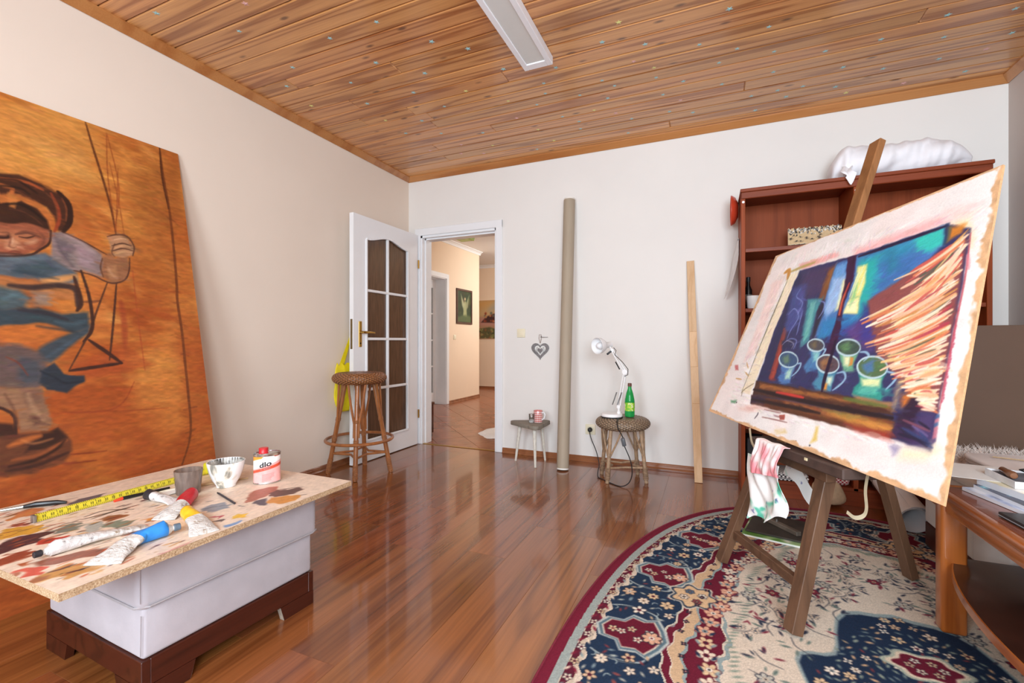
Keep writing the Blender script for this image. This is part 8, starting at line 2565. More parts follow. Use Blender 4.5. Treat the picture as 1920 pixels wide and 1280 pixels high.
('F','f2e2b4',0,0.03,0.8,[1.004,0.057,1.08,0.073,1.081,0.093,1.107,0.077,1.075,0.048,1.008,0.032]),
('S','c05a74',0.005,0.003,0.75,[1.025,0.421,1.026,0.414]),
('S','c05a74',0.005,0.003,0.75,[1.026,0.412,1.027,0.406]),
('S','c05a74',0.005,0.003,0.75,[1.028,0.403,1.028,0.397]),
('S','c05a74',0.005,0.003,0.75,[1.03,0.395,1.031,0.388]),
('S','c05a74',0.005,0.003,0.75,[1.033,0.386,1.034,0.379]),
('S','c05a74',0.005,0.003,0.75,[1.033,0.377,1.033,0.371]),
('S','c05a74',0.005,0.003,0.75,[1.037,0.369,1.038,0.362]),
('S','c05a74',0.005,0.003,0.75,[1.037,0.36,1.038,0.354]),
('S','c05a74',0.005,0.003,0.75,[1.036,0.351,1.037,0.345]),
('S','c05a74',0.005,0.003,0.75,[1.039,0.343,1.039,0.336]),
('S','c05a74',0.005,0.003,0.75,[1.041,0.334,1.042,0.328]),
('S','c05a74',0.005,0.003,0.75,[1.044,0.326,1.045,0.319]),
('S','c05a74',0.005,0.003,0.75,[1.045,0.317,1.046,0.311]),
('S','c05a74',0.005,0.003,0.75,[1.045,0.309,1.046,0.302]),
('S','c05a74',0.005,0.003,0.75,[1.048,0.3,1.049,0.294]),
('S','c05a74',0.005,0.003,0.75,[1.048,0.292,1.048,0.285]),
('S','c05a74',0.005,0.003,0.75,[1.049,0.283,1.05,0.277]),
('S','c05a74',0.005,0.003,0.75,[1.053,0.275,1.054,0.269]),
('S','c05a74',0.005,0.003,0.75,[1.051,0.266,1.052,0.26]),
('S','c05a74',0.005,0.003,0.75,[1.055,0.258,1.056,0.252]),
('S','c05a74',0.005,0.003,0.75,[1.056,0.25,1.056,0.244]),
('S','c05a74',0.005,0.003,0.75,[1.057,0.242,1.058,0.235]),
('S','c05a74',0.005,0.003,0.75,[1.058,0.233,1.058,0.227]),
('S','c05a74',0.005,0.003,0.75,[1.06,0.225,1.061,0.219]),
('S','c05a74',0.005,0.003,0.75,[1.063,0.217,1.064,0.211]),
('S','c05a74',0.005,0.003,0.75,[1.062,0.208,1.063,0.202]),
('S','b84a58',0.004,0.003,0.7,[0.969,0.704,1.002,0.558,1.031,0.374,1.064,0.184]),
('S','e08c98',0.008,0.006,0.6,[0.984,0.634,1.002,0.588]),
('S','44608c',0.009,0.005,0.7,[1.067,0.167,1.065,0.158]),
('S','c07484',0.009,0.005,0.7,[1.069,0.157,1.067,0.147]),
('S','44608c',0.009,0.005,0.7,[1.071,0.146,1.069,0.137]),
('S','c07484',0.009,0.005,0.7,[1.074,0.135,1.072,0.126]),
('S','c07484',0.009,0.005,0.7,[1.076,0.125,1.074,0.115]),
('S','c07484',0.009,0.005,0.7,[1.078,0.114,1.076,0.105]),
('S','5a4a70',0.009,0.005,0.7,[1.08,0.104,1.078,0.094]),
('F','a04438',0,0.004,0.9,[0.483,0.067,0.512,0.074,0.521,0.053,0.497,0.049]),
('S','6a6068',0.006,0.003,0.9,[0.354,0.027,0.362,0.045,0.361,0.055]),
('S','8a5c58',0.004,0.003,0.7,[0.394,0.041,0.457,0.044,0.539,0.046]),
('S','8a5c58',0.004,0.003,0.7,[0.461,0.059,0.509,0.059]),
('S','8a5c58',0.004,0.003,0.7,[0.389,0.073,0.488,0.075]),
('F','d8c080',0,0.01,0.8,[0.491,0.007,0.541,0.021,0.559,0.009,0.511,-0.008]),
('F','dcbc5c',0,0.01,0.85,[0.679,0.057,0.689,0.06,0.705,0.015,0.68,-0.002,0.685,0.025]),
('S','38383c',0.006,0.002,0.9,[0.613,-0.01,0.617,-0.011]),
('S','38383c',0.006,0.002,0.9,[0.681,-0.009,0.685,-0.01]),
('S','38383c',0.006,0.002,0.9,[0.189,0.075,0.194,0.073]),
('S','38383c',0.006,0.002,0.9,[1.099,0.322,1.1,0.321]),
('F','4c8a60',0,0.008,0.8,[0.143,0.076,0.187,0.084,0.184,0.069,0.154,0.065]),
('F','c05a5c',0,0.006,0.8,[0.058,0.247,0.085,0.251,0.107,0.224,0.078,0.224]),
('S','c89a58',0.005,0.003,0.8,[0.146,0.266,0.175,0.239]),
('S','c89a58',0.005,0.003,0.8,[0.168,0.218,0.202,0.202]),
('S','c89a58',0.005,0.003,0.8,[0.112,0.184,0.159,0.183]),
('F','e4b0a0',0,0.02,0.7,[0.228,0.052,0.313,0.083,0.398,0.079,0.306,0.048]),
('S','7c6c50',0.004,0.003,0.8,[0.258,0.173,0.206,0.135,0.208,0.106])]

EN = Vector((-.826, -.421, .375)).normalized()
EU = EN.cross(TD)
EU = EU if EU.z > 0 else -EU
EO = Vector((-.002, 2.453, .655))
ep = empty('easel_painting', EO + TD * .55, 'colourful painting of blue jugs and straw on ragged cardboard resting on easel', 'painting')
pe = Paint(-.02, -.07, 1.18, .93, .0021, 'ece8e5')
TL_, TR_, BR_, BL_ = (.032, .821), (.988, .907), (1.157, -.05), (0, 0)
ga, gb = np.meshgrid(np.linspace(0, 1, 540), np.linspace(0, 1, 410))


def bil(k):
    return (BL_[k] * (1 - ga) + BR_[k] * ga) * (1 - gb) + (TL_[k] * (1 - ga) + TR_[k] * ga) * gb


gt, gs = bil(0), bil(1)
# uneven primer that stops short of the cardboard edge
nb = value_noise(pe.h, pe.w, 60, 60, rng)
nw = value_noise(pe.h, pe.w, 20, 24, rng)
pe.a *= (.96 + .07 * nw)[..., None]
pk_ = np.clip((value_noise(pe.h, pe.w, 9, 9, rng) - .5) * 3, 0, 1)[..., None] * .22
pe.a = pe.a * (1 - pk_) + rgb('f4d4ce') * pk_
pe.jit = ((nb - .5) * .004, (value_noise(pe.h, pe.w, 70, 60, rng) - .5) * .004)
pe.run([(k, c, w, so * .6, al, p) for k, c, w, so, al, p in EASEL_STROKES])
pe.jit = None


def edir(x, y):
    if y < .26 - .12 * x + .03:
        return -.08 + rnd.uniform(-.2, .2)
    if x > .62:
        return .5 + rnd.uniform(-.4, .4)
    return rnd.uniform(.9, 2.0)


pe.brushify(5200, .030, .0055, edir, .10, .55, (.12, .05, 1.02, .80))
pe.brushify(900, .05, .012, .1, .025, .5)
pe.run([(k, c, w, so * .6, al, p) for k, c, w, so, al, p in EASEL_STROKES if k == 'S'])
ecol = pe.at(gt, gs)
jt = value_noise(410, 540, 26, 34, rng) * .7 + .3 * value_noise(410, 540, 90, 120, rng)
dl, dr, db_, dt = ga * 1.05, (1 - ga) * 1.05, gb * .86, (1 - gb) * .86
edge_d = np.minimum(np.minimum(dl / 1.0, dr / 1.0), np.minimum(db_ / .8, dt / .35))
k_ = np.clip((.019 + (jt - .5) * .030 - edge_d) / .008, 0, 1)[..., None]
tan = rgb('d6ac82') * (.9 + .2 * value_noise(410, 540, 50, 50, rng))[..., None]
ecol = ecol * (1 - k_) + tan * k_
wv = .006 * np.sin(ga * 5 + 1) * (1 - gb) + .008 * (1 - ga) ** 4 * (1 - gb) ** 4
PP_ = np.array(EO) + gt[..., None] * np.array(TD) + gs[..., None] * np.array(EU) + wv[..., None] * np.array(EN)
m_epaint = vcol_mat('acrylic_on_cardboard', .5, .1, 200, (1, 1, 1), gain=1.0)
grid_mesh('painted_face', PP_, ecol, m_epaint, ep)
q = B()
n_ = 40
ids = np.linspace(0, 539, n_ + 1).astype(int)
jds = np.linspace(0, 409, 31).astype(int)
ring_ = [PP_[0, i] for i in ids] + [PP_[j, -1] for j in jds[1:]] + [PP_[-1, i] for i in ids[::-1][1:]] + [PP_[j, 0] for j in jds[::-1][1:-1]]
fr = [q.bm.verts.new(Vector(p_)) for p_ in ring_]
bk_ = [q.bm.verts.new(Vector(p_) - EN * .007) for p_ in ring_]
for i in range(len(fr)):
    j = (i + 1) % len(fr)
    q.bm.faces.new((fr[i], fr[j], bk_[j], bk_[i]))
q.to('cardboard_edge', mat('raw_corrugated_card', 'c49a70', .85, var=.15, scale=120), ep, smooth=0)
q = B()
bg_ = [[q.bm.verts.new(Vector(PP_[j, i]) - EN * .007) for i in ids] for j in jds]
for a, c in zip(bg_, bg_[1:]):
    for i in range(n_):
        q.bm.faces.new((a[i], c[i], c[i + 1], a[i + 1]))
q.to('cardboard_back', mat('brown_card_back', 'a87c54', .85, var=.06), ep, smooth=0)

# rags and apron on the easel tray
m_pink = NT('pink_stained_rag')
v = m_pink.coords((1, 1, 1))
m_pink.l(m_pink.ramp(m_pink.noise(v, 11, 2), [(.36, H4('f2eeec')), (.45, H4('f0c8c8')), (.56, H4('e8949c')), (.72, H4('dc6c78'))]), m_pink.b.inputs['Base Color'])
m_pink.b.inputs['Roughness'].default_value = .95
rg = empty('pink_rag', E(.53, -.03, .5), 'pink and white paint rag draped over the left end of easel tray', 'cloth')


def rag(u, v):
    t = .447 + .165 * u + .01 * sin(5 * v + 2 * u) - .012 * v
    s = v * .32
    f = .011 * sin(u * 15 + 3 * v) * min(1, v * 2) + .006 * sin(u * 31)
    if s < .04:
        h, z = -.026 - s * .45, .6200 + .002 * sin(u * 12)
    else:
        k = (s - .04) * .49
        h, z = -.044 - .006 * min(1, k * 18) - abs(f) * .9, .6190 - k
    z += .03 * u * max(0, (s - .2)) / .12
    return E(t, h, z)


B().sheet(rag, 26, 34, .0022).to('rag_cloth', m_pink.m, rg, smooth=80)
m_apr = NT('white_apron_with_paint')
v = m_apr.coords((1, 1, 1))
n_a = m_apr.noise(v, 13, 2, .5, .6)
n_b = m_apr.noise(v, 34, 3)
cA = m_apr.ramp(n_a, [(.56, H4('f0efec')), (.61, H4('c8e4d8')), (.66, H4('6cc8ac')), (.8, H4('3cae94'))])
cB = m_apr.ramp(n_b, [(.64, (1, 1, 1, 1)), (.70, H4('b8b8d8')), (.78, H4('6a72a8'))])
m_apr.l(m_apr.mix(1.0, cA, cB, 'MULTIPLY'), m_apr.b.inputs['Base Color'])
m_apr.b.inputs['Roughness'].default_value = .95
ap = empty('white_apron', E(.5, -.03, .4), 'white cotton apron stained with green and blue paint hanging below pink rag', 'apron')


def apron(u, v):
    t = .375 + (.20 + .02 * sin(3 * v)) * u + .010 * sin(7 * v + 3) + .02 * v
    z = .545 - (.262 - .072 * u) * v + .014 * sin(9 * u) * v
    f = .014 * sin(u * 9 + 4 * v + 1) * (.4 + v) + .007 * sin(u * 19 - 6 * v)
    h = -.030 - .006 + f * .7 - .012 * (1 - v) * 0
    if v < .2:
        h = min(h, -.034)
    return E(t, h, z)


B().sheet(apron, 26, 30, .002).to('apron_cloth', m_apr.m, ap, smooth=80)
B().sheet(lambda u, v: E(.365 + .195 * v + .006 * sin(5 * v), .122 + .02 * u + .008 * sin(6 * v), .455 - .088 * v ** 1.3 + .05 * u), 6, 20, .002).to('apron_strap', m_apr.m, ap, smooth=80)
m_tape = mat('cream_cotton_tape', 'e6dcc0', .9, var=.06)


def ribbon(pts, w, nm, par):
    P = smooth_pts(pts, 8)
    q = B()
    A_, C_ = [], []
    for i, p in enumerate(P):
        d = (P[min(len(P) - 1, i + 1)] - P[max(0, i - 1)]).normalized()
        s = d.cross(HD)
        s = s.normalized() if s.length > 1e-3 else TD
        A_.append(q.bm.verts.new(p + s * w / 2))
        C_.append(q.bm.verts.new(p - s * w / 2))
    for i in range(len(P) - 1):
        q.bm.faces.new((A_[i], A_[i + 1], C_[i + 1], C_[i]))
    r = bmesh.ops.solidify(q.bm, geom=q.bm.faces[:], thickness=.0012)
    return q.to(nm, m_tape, par, smooth=60)


ribbon([E(.874, .05, .618), E(.880, .035, .595), E(.890, .02, .555), E(.905, .01, .510), E(.905, .0, .488), E(.886, -.01, .476), E(.862, -.015, .484)], .012, 'apron_string', ap)
ribbon([E(.385, -.034, .648), E(.405, -.038, .60), E(.440, -.04, .560), E(.405, -.04, .52), E(.425, -.04, .47)], .014, 'apron_string', ap)
ribbon([E(.44, -.044, .565), E(.42, -.044, .515), E(.40, -.04, .475)], .010, 'apron_string', ap)
# ------------------------------------------------------------------ dark flat tool under the easel
ft = empty('plastering_float', (.32, 2.77, RUGZ), 'dark flat rectangular board with batten grip lying on rug under the easel', 'tool')
Rf = Matrix.Rotation(radians(-13), 3, 'Z')
q = B().box((.19, 2.62, .021), (.47, 2.92, .031), rot=Rf, about=(.33, 2.77, .026), bev=.002)
q.to('blade', mat('dark_olive_board', '3c3630', .55, var=.25, scale=14), ft, smooth=0)
B().beam((.262, 2.84, .0425), (.400, 2.66, .0425), .028, .022, (0, 0, 1), bev=.003).to('grip', wood('grey_brown_batten', '74685c', '544a40', 'y', rings=3, rough=.6, cross=14), ft, smooth=0)
B().tube([(.315, 2.772, .053), (.315, 2.772, .066)], [.007, .006], 12).to('metal_knob', m_steel, ft)
bkl = empty('booklet', (.33, 2.70, RUGZ), 'green and white booklet half under the dark flat board on rug', 'booklet')
q = B().box((.17, 2.585, RUGZ + .0004), (.46, 2.85, RUGZ + .0095), rot=Rf, about=(.33, 2.72, .014))
q.to('pages', mat('booklet_pages', 'e6e8e0', .7), bkl, smooth=0)
q = B().box((.168, 2.583, RUGZ + .0096), (.462, 2.852, RUGZ + .0115), rot=Rf, about=(.33, 2.72, .014))
t = NT('green_printed_cover')
t.l(t.ramp(t.noise(t.coords(), 9, 2), [(.42, H4('5c8c3c')), (.55, H4('a8c48c')), (.66, H4('e4e8dc'))]), t.b.inputs['Base Color'])
q.to('cover', t.m, bkl, smooth=0)

# ------------------------------------------------------------------ upholstered seat in the corner, with what lies on it
sf = empty('corner_seat', (1.29, 2.51, 0), 'off-white upholstered corner seat with dark wooden base behind the coffee table', 'seat')
m_upl = mat('off_white_upholstery', 'd6d2ce', .95, var=.05, scale=6, bump=.2, bscale=100, sheen=.3, spec=.2)
AX0, AX1, AY0, AY1 = .958, 1.630, 2.16, 2.868
B().box((AX0 + .002, AY0 + .002, RUGZ), (AX1, AY1 - .002, .122), bev=.002).to('plinth', m_base, sf, smooth=0)
B().box((AX0, AY0, .1225), (AX1, 2.42, .40), bev=.012, seg=3).to('body', m_upl, sf, smooth=60)
B().box((AX0, 2.4202, .1225), (AX1, AY1, .40), bev=.012, seg=3).to('body', m_upl, sf, smooth=60)
B().box((AX0 - .008, AY0 - .008, .4003), (AX1, AY1 + .008, .452), bev=.02, seg=3).to('cushion', m_upl, sf, smooth=60)
bd_ = empty('brown_board', (1.29, 2.83, .453), 'large plain brown hardboard sheet standing upright on the corner seat', 'board')
m_hb = mat('brown_hardboard', '5e4636', .6, var=.05, scale=4, bump=.08, bscale=260)
q = B().box((.965, 2.826, .4535), (1.625, 2.832, 1.075), rot=Matrix.Rotation(radians(-.6), 3, 'X'), about=(1.29, 2.83, .4535), bev=.001)
q.to('sheet', m_hb, bd_, smooth=0)
fu = empty('fur_throw', (1.3, 2.74, .453), 'shaggy white fur throw on the corner seat in front of brown board', 'throw')
m_fur = mat('shaggy_white_fur', 'd4c8c0', .95, var=.12, scale=30, sheen=.3)
B().sheet(lambda u, v: (.975 + .64 * u, 2.645 + .165 * v + .006 * sin(20 * u), .4535 + .048 * max(0, sin(pi * min(1, max(0, v)))) ** .6 * (1 + .12 * sin(33 * u + 5 * v))), 40, 10).to('fur_base', m_fur, fu, smooth=180)
fb = B()
for i in range(2600):
    x, y = rnd.uniform(.975, 1.615), rnd.uniform(2.65, 2.80)
    z = .455 + .045 * sin(pi * (y - 2.645) / .165) ** .6
    an = rnd.uniform(0, 2 * pi)
    L = rnd.uniform(.02, .05)
    tip = (x + L * .7 * cos(an), min(2.815, y + L * .6 * sin(an)), z + L * rnd.uniform(.35, .9))
    w_ = .0022
    fb.bm.faces.new([fb.bm.verts.new(p_) for p_ in ((x - w_, y, z), (x + w_, y, z), tip)])
tag(fb.to('fur_hair', m_fur, fu, smooth=0, fixn=False), kind='stuff')
bk2 = empty('folded_blanket', (1.29, 2.4, .453), 'folded pale pinkish blanket in layers on the corner seat beside coffee table', 'blanket')
m_blk2 = mat('pale_pinkish_blanket', 'd8cac2', .95, var=.05, scale=9, bump=.3, bscale=60, sheen=.3, spec=.2)
for k in range(4):
    z0 = .4535 + k * .0185

    def lay(u, v, k=k, z0=z0):
        a = 2 * pi * u
        cx_, sx_ = cos(a), sin(a)
        e = lambda s: math.copysign(abs(s) ** .35, s)
        x = 1.295 + e(cx_) * (.318 + .006 * sin(k * 4 + 3 * a)) * (1 if 0 < v < 1 else .98)
        y = 2.395 + e(sx_) * (.232 - .008 * k + .006 * sin(k * 7 + 5 * a))
        return (x, y, z0 + .0178 * v + .003 * sin(4 * a + k) * v)
    q = B().sheet(lay, 60, 3, 0, cu=True)
    bmesh.ops.holes_fill(q.bm, edges=[e for e in q.bm.edges if e.is_boundary])
    bmesh.ops.bevel(q.bm, geom=[e for e in q.bm.edges if len(e.link_faces) == 2 and e.calc_face_angle(0) > 1], offset=.006, segments=2, affect='EDGES')
    q.to('layer', m_blk2, bk2, smooth=50)
tw_ = empty('dried_twig', (1.17, 2.45, .53), 'thin dried grass twig lying on the folded pale blanket', 'twig')
q = B()
q.tube([(1.04, 2.47, .5355), (1.10, 2.44, .537), (1.20, 2.40, .536)], .0022, 5)
for k in range(12):
    q.tube([(1.14 + .005 * k, 2.425 - .002 * k, .5365), (1.16 + .008 * k + rnd.uniform(-.01, .02), 2.42 + rnd.uniform(-.035, .03), .5375 + rnd.uniform(0, .008))], [.0015, .0006], 4)
q.to('stem', mat('dry_straw', 'b49a74', .8), tw_)

# ------------------------------------------------------------------ coffee table
TX0, TX1, TY0, TY1, TZ = .722, 1.36, .98, 2.152, .485
ct = empty('coffee_table', (1.04, 1.53, 0), 'orange-brown wooden coffee table with curved dark lower shelf, covered in magazines', 'table')
m_or = wood('orange_cherry_stain', 'b8682c', '904818', 'y', rings=4, rough=.3, cross=10, figure=.45, coat=.5, croughness=.08)
m_orl = wood('orange_cherry_leg', 'b8682c', '904818', 'z', rings=4, rough=.3, cross=12, figure=.5, coat=.5, croughness=.08)
m_tt = wood('red_brown_tabletop', '8c4a30', '6a3020', 'y', rings=3, rough=.22, cross=8, figure=.35, coat=.6, croughness=.06)
FX = .035
tb_e = B()
for lo, hi in (((TX0, TY0, TZ - .026), (TX0 + FX, TY1, TZ)), ((TX1 - FX, TY0, TZ - .026), (TX1, TY1, TZ)), ((TX0 + FX, TY1 - FX, TZ - .026), (TX1 - FX, TY1, TZ)), ((TX0 + FX, TY0, TZ - .026), (TX1 - FX, TY0 + FX, TZ))):
    tb_e.box(lo, hi, bev=.008, seg=3)
tb_e.to('top_edge', m_or, ct, smooth=40)
B().box((TX0 + FX - .003, TY0 + FX - .003, TZ - .022), (TX1 - FX + .003, TY1 - FX + .003, TZ - .001)).to('top_panel', m_tt, ct, smooth=0)
ap_ = B()
for lo, hi in (((TX0 + .006, TY0 + .006, TZ - .066), (TX0 + .028, TY1 - .006, TZ - .0262)), ((TX1 - .028, TY0 + .006, TZ - .066), (TX1 - .006, TY1 - .006, TZ - .0262)), ((TX0 + .028, TY1 - .028, TZ - .066), (TX1 - .028, TY1 - .006, TZ - .0262)), ((TX0 + .028, TY0 + .006, TZ - .066), (TX1 - .028, TY0 + .028, TZ - .0262))):
    ap_.box(lo, hi, bev=.006, seg=2)
ap_.to('apron', m_or, ct, smooth=40)
for x0, x1 in ((.718, .789), (TX1 - .067, TX1 + .004)):
    for y0, y1 in ((2.014, 2.070), (TY0 + .012, TY0 + .068)):
        B().box((x0, y0, RUGZ - .0005), (x1, y1, TZ - .0265), bev=.011, seg=3).to('leg', m_orl, ct, smooth=40)
pts = []
for i in range(33):
    a = i / 32
    y = 2.078 - a * 1.096
    bul = (1 - (2 * a - 1) ** 2) ** .75
    pts.append((.79 - .128 * bul, y))
ring2 = pts + [(1.30, .982), (1.30, 2.078)]
B().prism([(p_[0], p_[1], .228) for p_ in ring2], (0, 0, .0232), bev=.003).to('lower_shelf', mat('dark_brown_shelf', '3a2018', .3, var=.2, scale=12, coat=.3), ct, smooth=40)
q = B()
for (a, b_), (c, d_) in zip(pts, pts[1:]):
    q.beam((a - .0008, b_, .2396), (c - .0008, d_, .2396), .004, .025, (0, 0, 1), bev=0)
q.to('shelf_edge', m_or, ct, smooth=0)

# ------------------------------------------------------------------ on the coffee table
def sheetbox(name, x, y, sx, sy, z0, z1, rot, m, par=None, bev=0.0, **kw):
    q = B().box((x - sx / 2, y - sy / 2, z0), (x + sx / 2, y + sy / 2, z1), rot=Matrix.Rotation(radians(rot), 3, 'Z'), about=(x, y, z0), bev=bev)
    return q.to(name, m, par, smooth=0, **kw)


m_pages = mat('magazine_pages', 'e8e8ec', .6, var=.02)
t = NT('blue_white_page_print')
t.l(t.ramp(t.noise(t.coords((3, 1, 1)), 9, 3), [(.42, H4('eef0f6')), (.56, H4('c8d4ec')), (.66, H4('8c9cc0')), (.74, H4('a08c84'))]), t.b.inputs['Base Color'])
t.b.inputs['Roughness'].default_value = .35
m_pg1 = t.m
t = NT('dark_cover_print')
t.l(t.ramp(t.noise(t.coords((2, 1, 1)), 7, 3), [(.40, H4('26283c')), (.55, H4('3c4464')), (.63, H4('7cc8d8')), (.72, H4('a898a0'))]), t.b.inputs['Base Color'])
t.b.inputs['Roughness'].default_value = .25
m_pg2 = t.m
t = NT('yellow_white_cover_print')
t.l(t.ramp(t.noise(t.coords((1, 2, 1)), 6, 3), [(.40, H4('f2f0ee')), (.55, H4('f0e6b8')), (.64, H4('c0c8dc')), (.74, H4('8c94b0'))]), t.b.inputs['Base Color'])
t.b.inputs['Roughness'].default_value = .3
m_pg3 = t.m
for nm, x, y, sx, sy, z0, h, rot, cov, lab in (
        ('magazine', .930, 1.965, .21, .285, TZ + .0004, .011, 12, m_pg1, 'blue and white magazine at the bottom of the pile on table corner'),
        ('magazine', .955, 1.955, .215, .29, TZ + .0118, .012, 8, m_pg2, 'dark navy magazine in the middle of the pile on coffee table'),
        ('magazine', .970, 1.985, .20, .27, TZ + .0242, .0215, 14, m_pg3, 'thick pale yellow and white magazine on top of the table pile')):
    o = empty(nm, (x, y, z0), lab, 'magazine', 'magazines on the coffee table')
    sheetbox('pages', x, y, sx, sy, z0, z0 + h - .0008, rot, m_pages, o)
    sheetbox('cover', x + .0005, y, sx + .001, sy + .001, z0 + h - .0007, z0 + h, rot, cov, o)
wsht = B().box((.775, 2.055, .5312), (.985, 2.30, .5320), rot=Matrix.Rotation(radians(-9), 3, 'Z'))
wsht.to('paper_sheet', mat('white_paper', 'eeeeea', .8), None, smooth=0, loc=(.88, 2.18, .5312), label='blank white paper sheet between the magazine pile and the pale blanket', cat='paper')
wb_ = empty('white_tray', (1.0, 2.06, .5324), 'shallow white box lid holding tools, on the magazines', 'tray')
X0_, X1_, Y0_, Y1_, Z0_ = .885, 1.10, 1.975, 2.150, .5324
q = B()
q.box((X0_, Y0_, Z0_), (X1_, Y1_, Z0_ + .003)).box((X0_, Y0_, Z0_ + .003), (X1_, Y0_ + .003, Z0_ + .022)).box((X0_, Y1_ - .003, Z0_ + .003), (X1_, Y1_, Z0_ + .022)).box((X0_, Y0_ + .003, Z0_ + .003), (X0_ + .003, Y1_ - .003, Z0_ + .022)).box((X1_ - .003, Y0_ + .003, Z0_ + .003), (X1_, Y1_ - .003, Z0_ + .022))
q.to('lid', mat('white_card_lid', 'f0f0f2', .5), wb_, smooth=0)
B().box((X0_ + .006, Y0_ + .006, Z0_ + .0032), (X1_ - .006, Y1_ - .006, Z0_ + .016)).to('grey_foam', mat('grey_foam', '6a6c74', .8, var=.2, scale=40), wb_, smooth=0)
zt = Z0_ + .0163
kh = empty('carving_tool', (0.912, 2.075, zt), 'carving tool with rounded brown wooden handle in the white lid', 'tool')
B().tube([(0.917, 2.12, zt + .011), (0.916, 2.115, zt + .012), (0.91, 2.075, zt + .0125), (0.904, 2.03, zt + .014), (0.903, 2.02, zt + .014)], [.006, .010, .011, .0135, .009], 14).to('handle', wood('brown_tool_handle', '8a5a3a', '5c3822', 'y', rings=2, rough=.3, coat=.4), kh)
B().tube([(0.917, 2.12, zt + .011), (0.919, 2.135, zt + .010)], [.004, .002], 8).to('blade', m_steel, kh)
clp = empty('binder_clip', (0.967, 2.045, zt), 'black spring clip lying next to the brown-handled tool', 'clip')
B().beam((0.982, 2.095, zt + .009), (0.957, 2.01, zt + .008), .016, .014, (0, 0, 1), bev=.003).to('body', m_black_pl, clp, smooth=0)
for s in (-1, 1):
    B().tube([(0.982 + s * .012, 2.095, zt + .012), (0.98 + s * .02, 2.115, zt + .016), (0.984, 2.13, zt + .017)], .0028, 8).to('wire_handle', m_black_pl, clp)
pch = empty('black_case', (1.037, 2.095, zt), 'black cylindrical case lying at the back of the white lid', 'case')
B().tube([(1.007, 2.11, zt + .0225), (1.009, 2.11, zt + .0225), (1.077, 2.095, zt + .0225), (1.079, 2.095, zt + .0225)], [.019, .0215, .0215, .019], 24).to('barrel', m_blk, pch)
B().tube([(1.032, 2.105, zt + .0225), (1.044, 2.102, zt + .0225)], .0228, 24).to('grip_band', mat('dull_black_rubber', '2c2c2c', .8), pch)
#moved
cdc = empty('disc_case', (.86, 1.73, TZ), 'black disc case at the front edge of the coffee table', 'case')
sheetbox('bottom_shell', .853, 1.722, .142, .19, TZ + .0004, TZ + .0045, 4, m_blk, cdc, bev=.001)
sheetbox('clear_edge', .853, 1.722, .1415, .1895, TZ + .0046, TZ + .0062, 4, mat('clear_plastic_edge', 'dfe2e6', .15, trans=.3), cdc)
sheetbox('top_shell', .853, 1.722, .142, .19, TZ + .0063, TZ + .0145, 4, m_blk, cdc, bev=.001)

# ------------------------------------------------------------------ oval rug
rg_ = empty('oval_rug', (.58, 1.2, 0), 'large oval oriental rug with navy border, cream field and red edge', 'rug')
RCX, RCY, RA, RB, RN = .58, 1.2, 1.06, 1.985, 2.3
rp = Paint(-.49, .82, 1.15, 3.20, 0.0031, 'd0c3b2')
GX, GY = np.meshgrid(rp.X, rp.Y)


def rho(x, y):
    return (np.abs((x - RCX) / RA) ** RN + np.abs((y - RCY) / RB) ** RN) ** (1 / RN)


def rdist(x, y):
    r = rho(x, y)
    e = 1e-3
    gx = (rho(x + e, y) - r) / e
    gy = (rho(x, y + e) - r) / e
    return (1 - r) / np.sqrt(gx * gx + gy * gy + 1e-6)


DD = rdist(GX, GY)
# arc parameter along the border for repeats
ang = np.arctan2((GY - RCY) / RB, (GX - RCX) / RA)
tab_a = np.linspace(-pi, pi, 2000)
tab_r = 1 / (np.abs(np.cos(tab_a)) ** RN + np.abs(np.sin(tab_a)) ** RN) ** (1 / RN)
tx_, ty_ = RCX + RA * tab_r * np.cos(tab_a), RCY + RB * tab_r * np.sin(tab_a)
tab_s = np.concatenate([[0], np.cumsum(np.hypot(np.diff(tx_), np.diff(ty_)))])
SS = np.interp(ang, tab_a, tab_s)
NAVY, NAVY2, RED, CREAM, TANC, GRN, DK = rgb('22344c'), rgb('1c2c44'), rgb('681c30'), rgb('d4c6b4'), rgb('c8aa88'), rgb('8e9e9e'), rgb('2a2834')
wig = .010 * np.sin(SS * 2 * pi / .11) + .008 * np.sin(SS * 2 * pi / .37)
wig2 = .016 * np.sin(SS * 2 * pi / .62) + .006 * np.sin(SS * 2 * pi / .15)
img = rp.a
img[:] = CREAM


def bandfill(lo, hi, col):
    img[(DD >= lo) & (DD < hi)] = col


bandfill(-1, .040, rgb('741f34'))
bandfill(.040, .070, rgb('9aa4a0'))
m_ = (DD >= .070) & (DD < .108)
img[m_] = rgb('c8b8a4')
img[(DD >= .072) & (DD + wig * .8 < .092) & (DD > .07)] = rgb('5c1e30')
img[(DD + wig >= .112) & (DD < .36)] = NAVY
for lo, hi, c in ((.335, .362, RED), (.362, .366, CREAM), (.366, .402, TANC), (.402, .412, GRN), (.412, .500, RED), (.500, .508, CREAM), (.508, .522, GRN)):
    img[(DD + wig2 >= lo) & (DD + wig2 < hi)] = c
ED = np.abs(np.mod(DD + wig2, 1) - .335)
img[ED < .0035] = rgb('c8c0b0')
R_ = random.Random(21)
tabx = np.stack([tx_, ty_], 1)


def bpt(s, d):
    """point a distance d in from the rug edge at arc length s"""
    a = np.interp(s, tab_s, tab_a)
    r = np.interp(a, tab_a, tab_r)
    p = np.array([RCX + RA * r * cos(a), RCY + RB * r * sin(a)])
    e = 1e-3
    g = np.array([rho(p[0] + e, p[1]) - rho(p[0], p[1]), rho(p[0], p[1] + e) - rho(p[0], p[1])])
    g /= np.linalg.norm(g)
    return p - g * d, math.atan2(-g[1], -g[0])


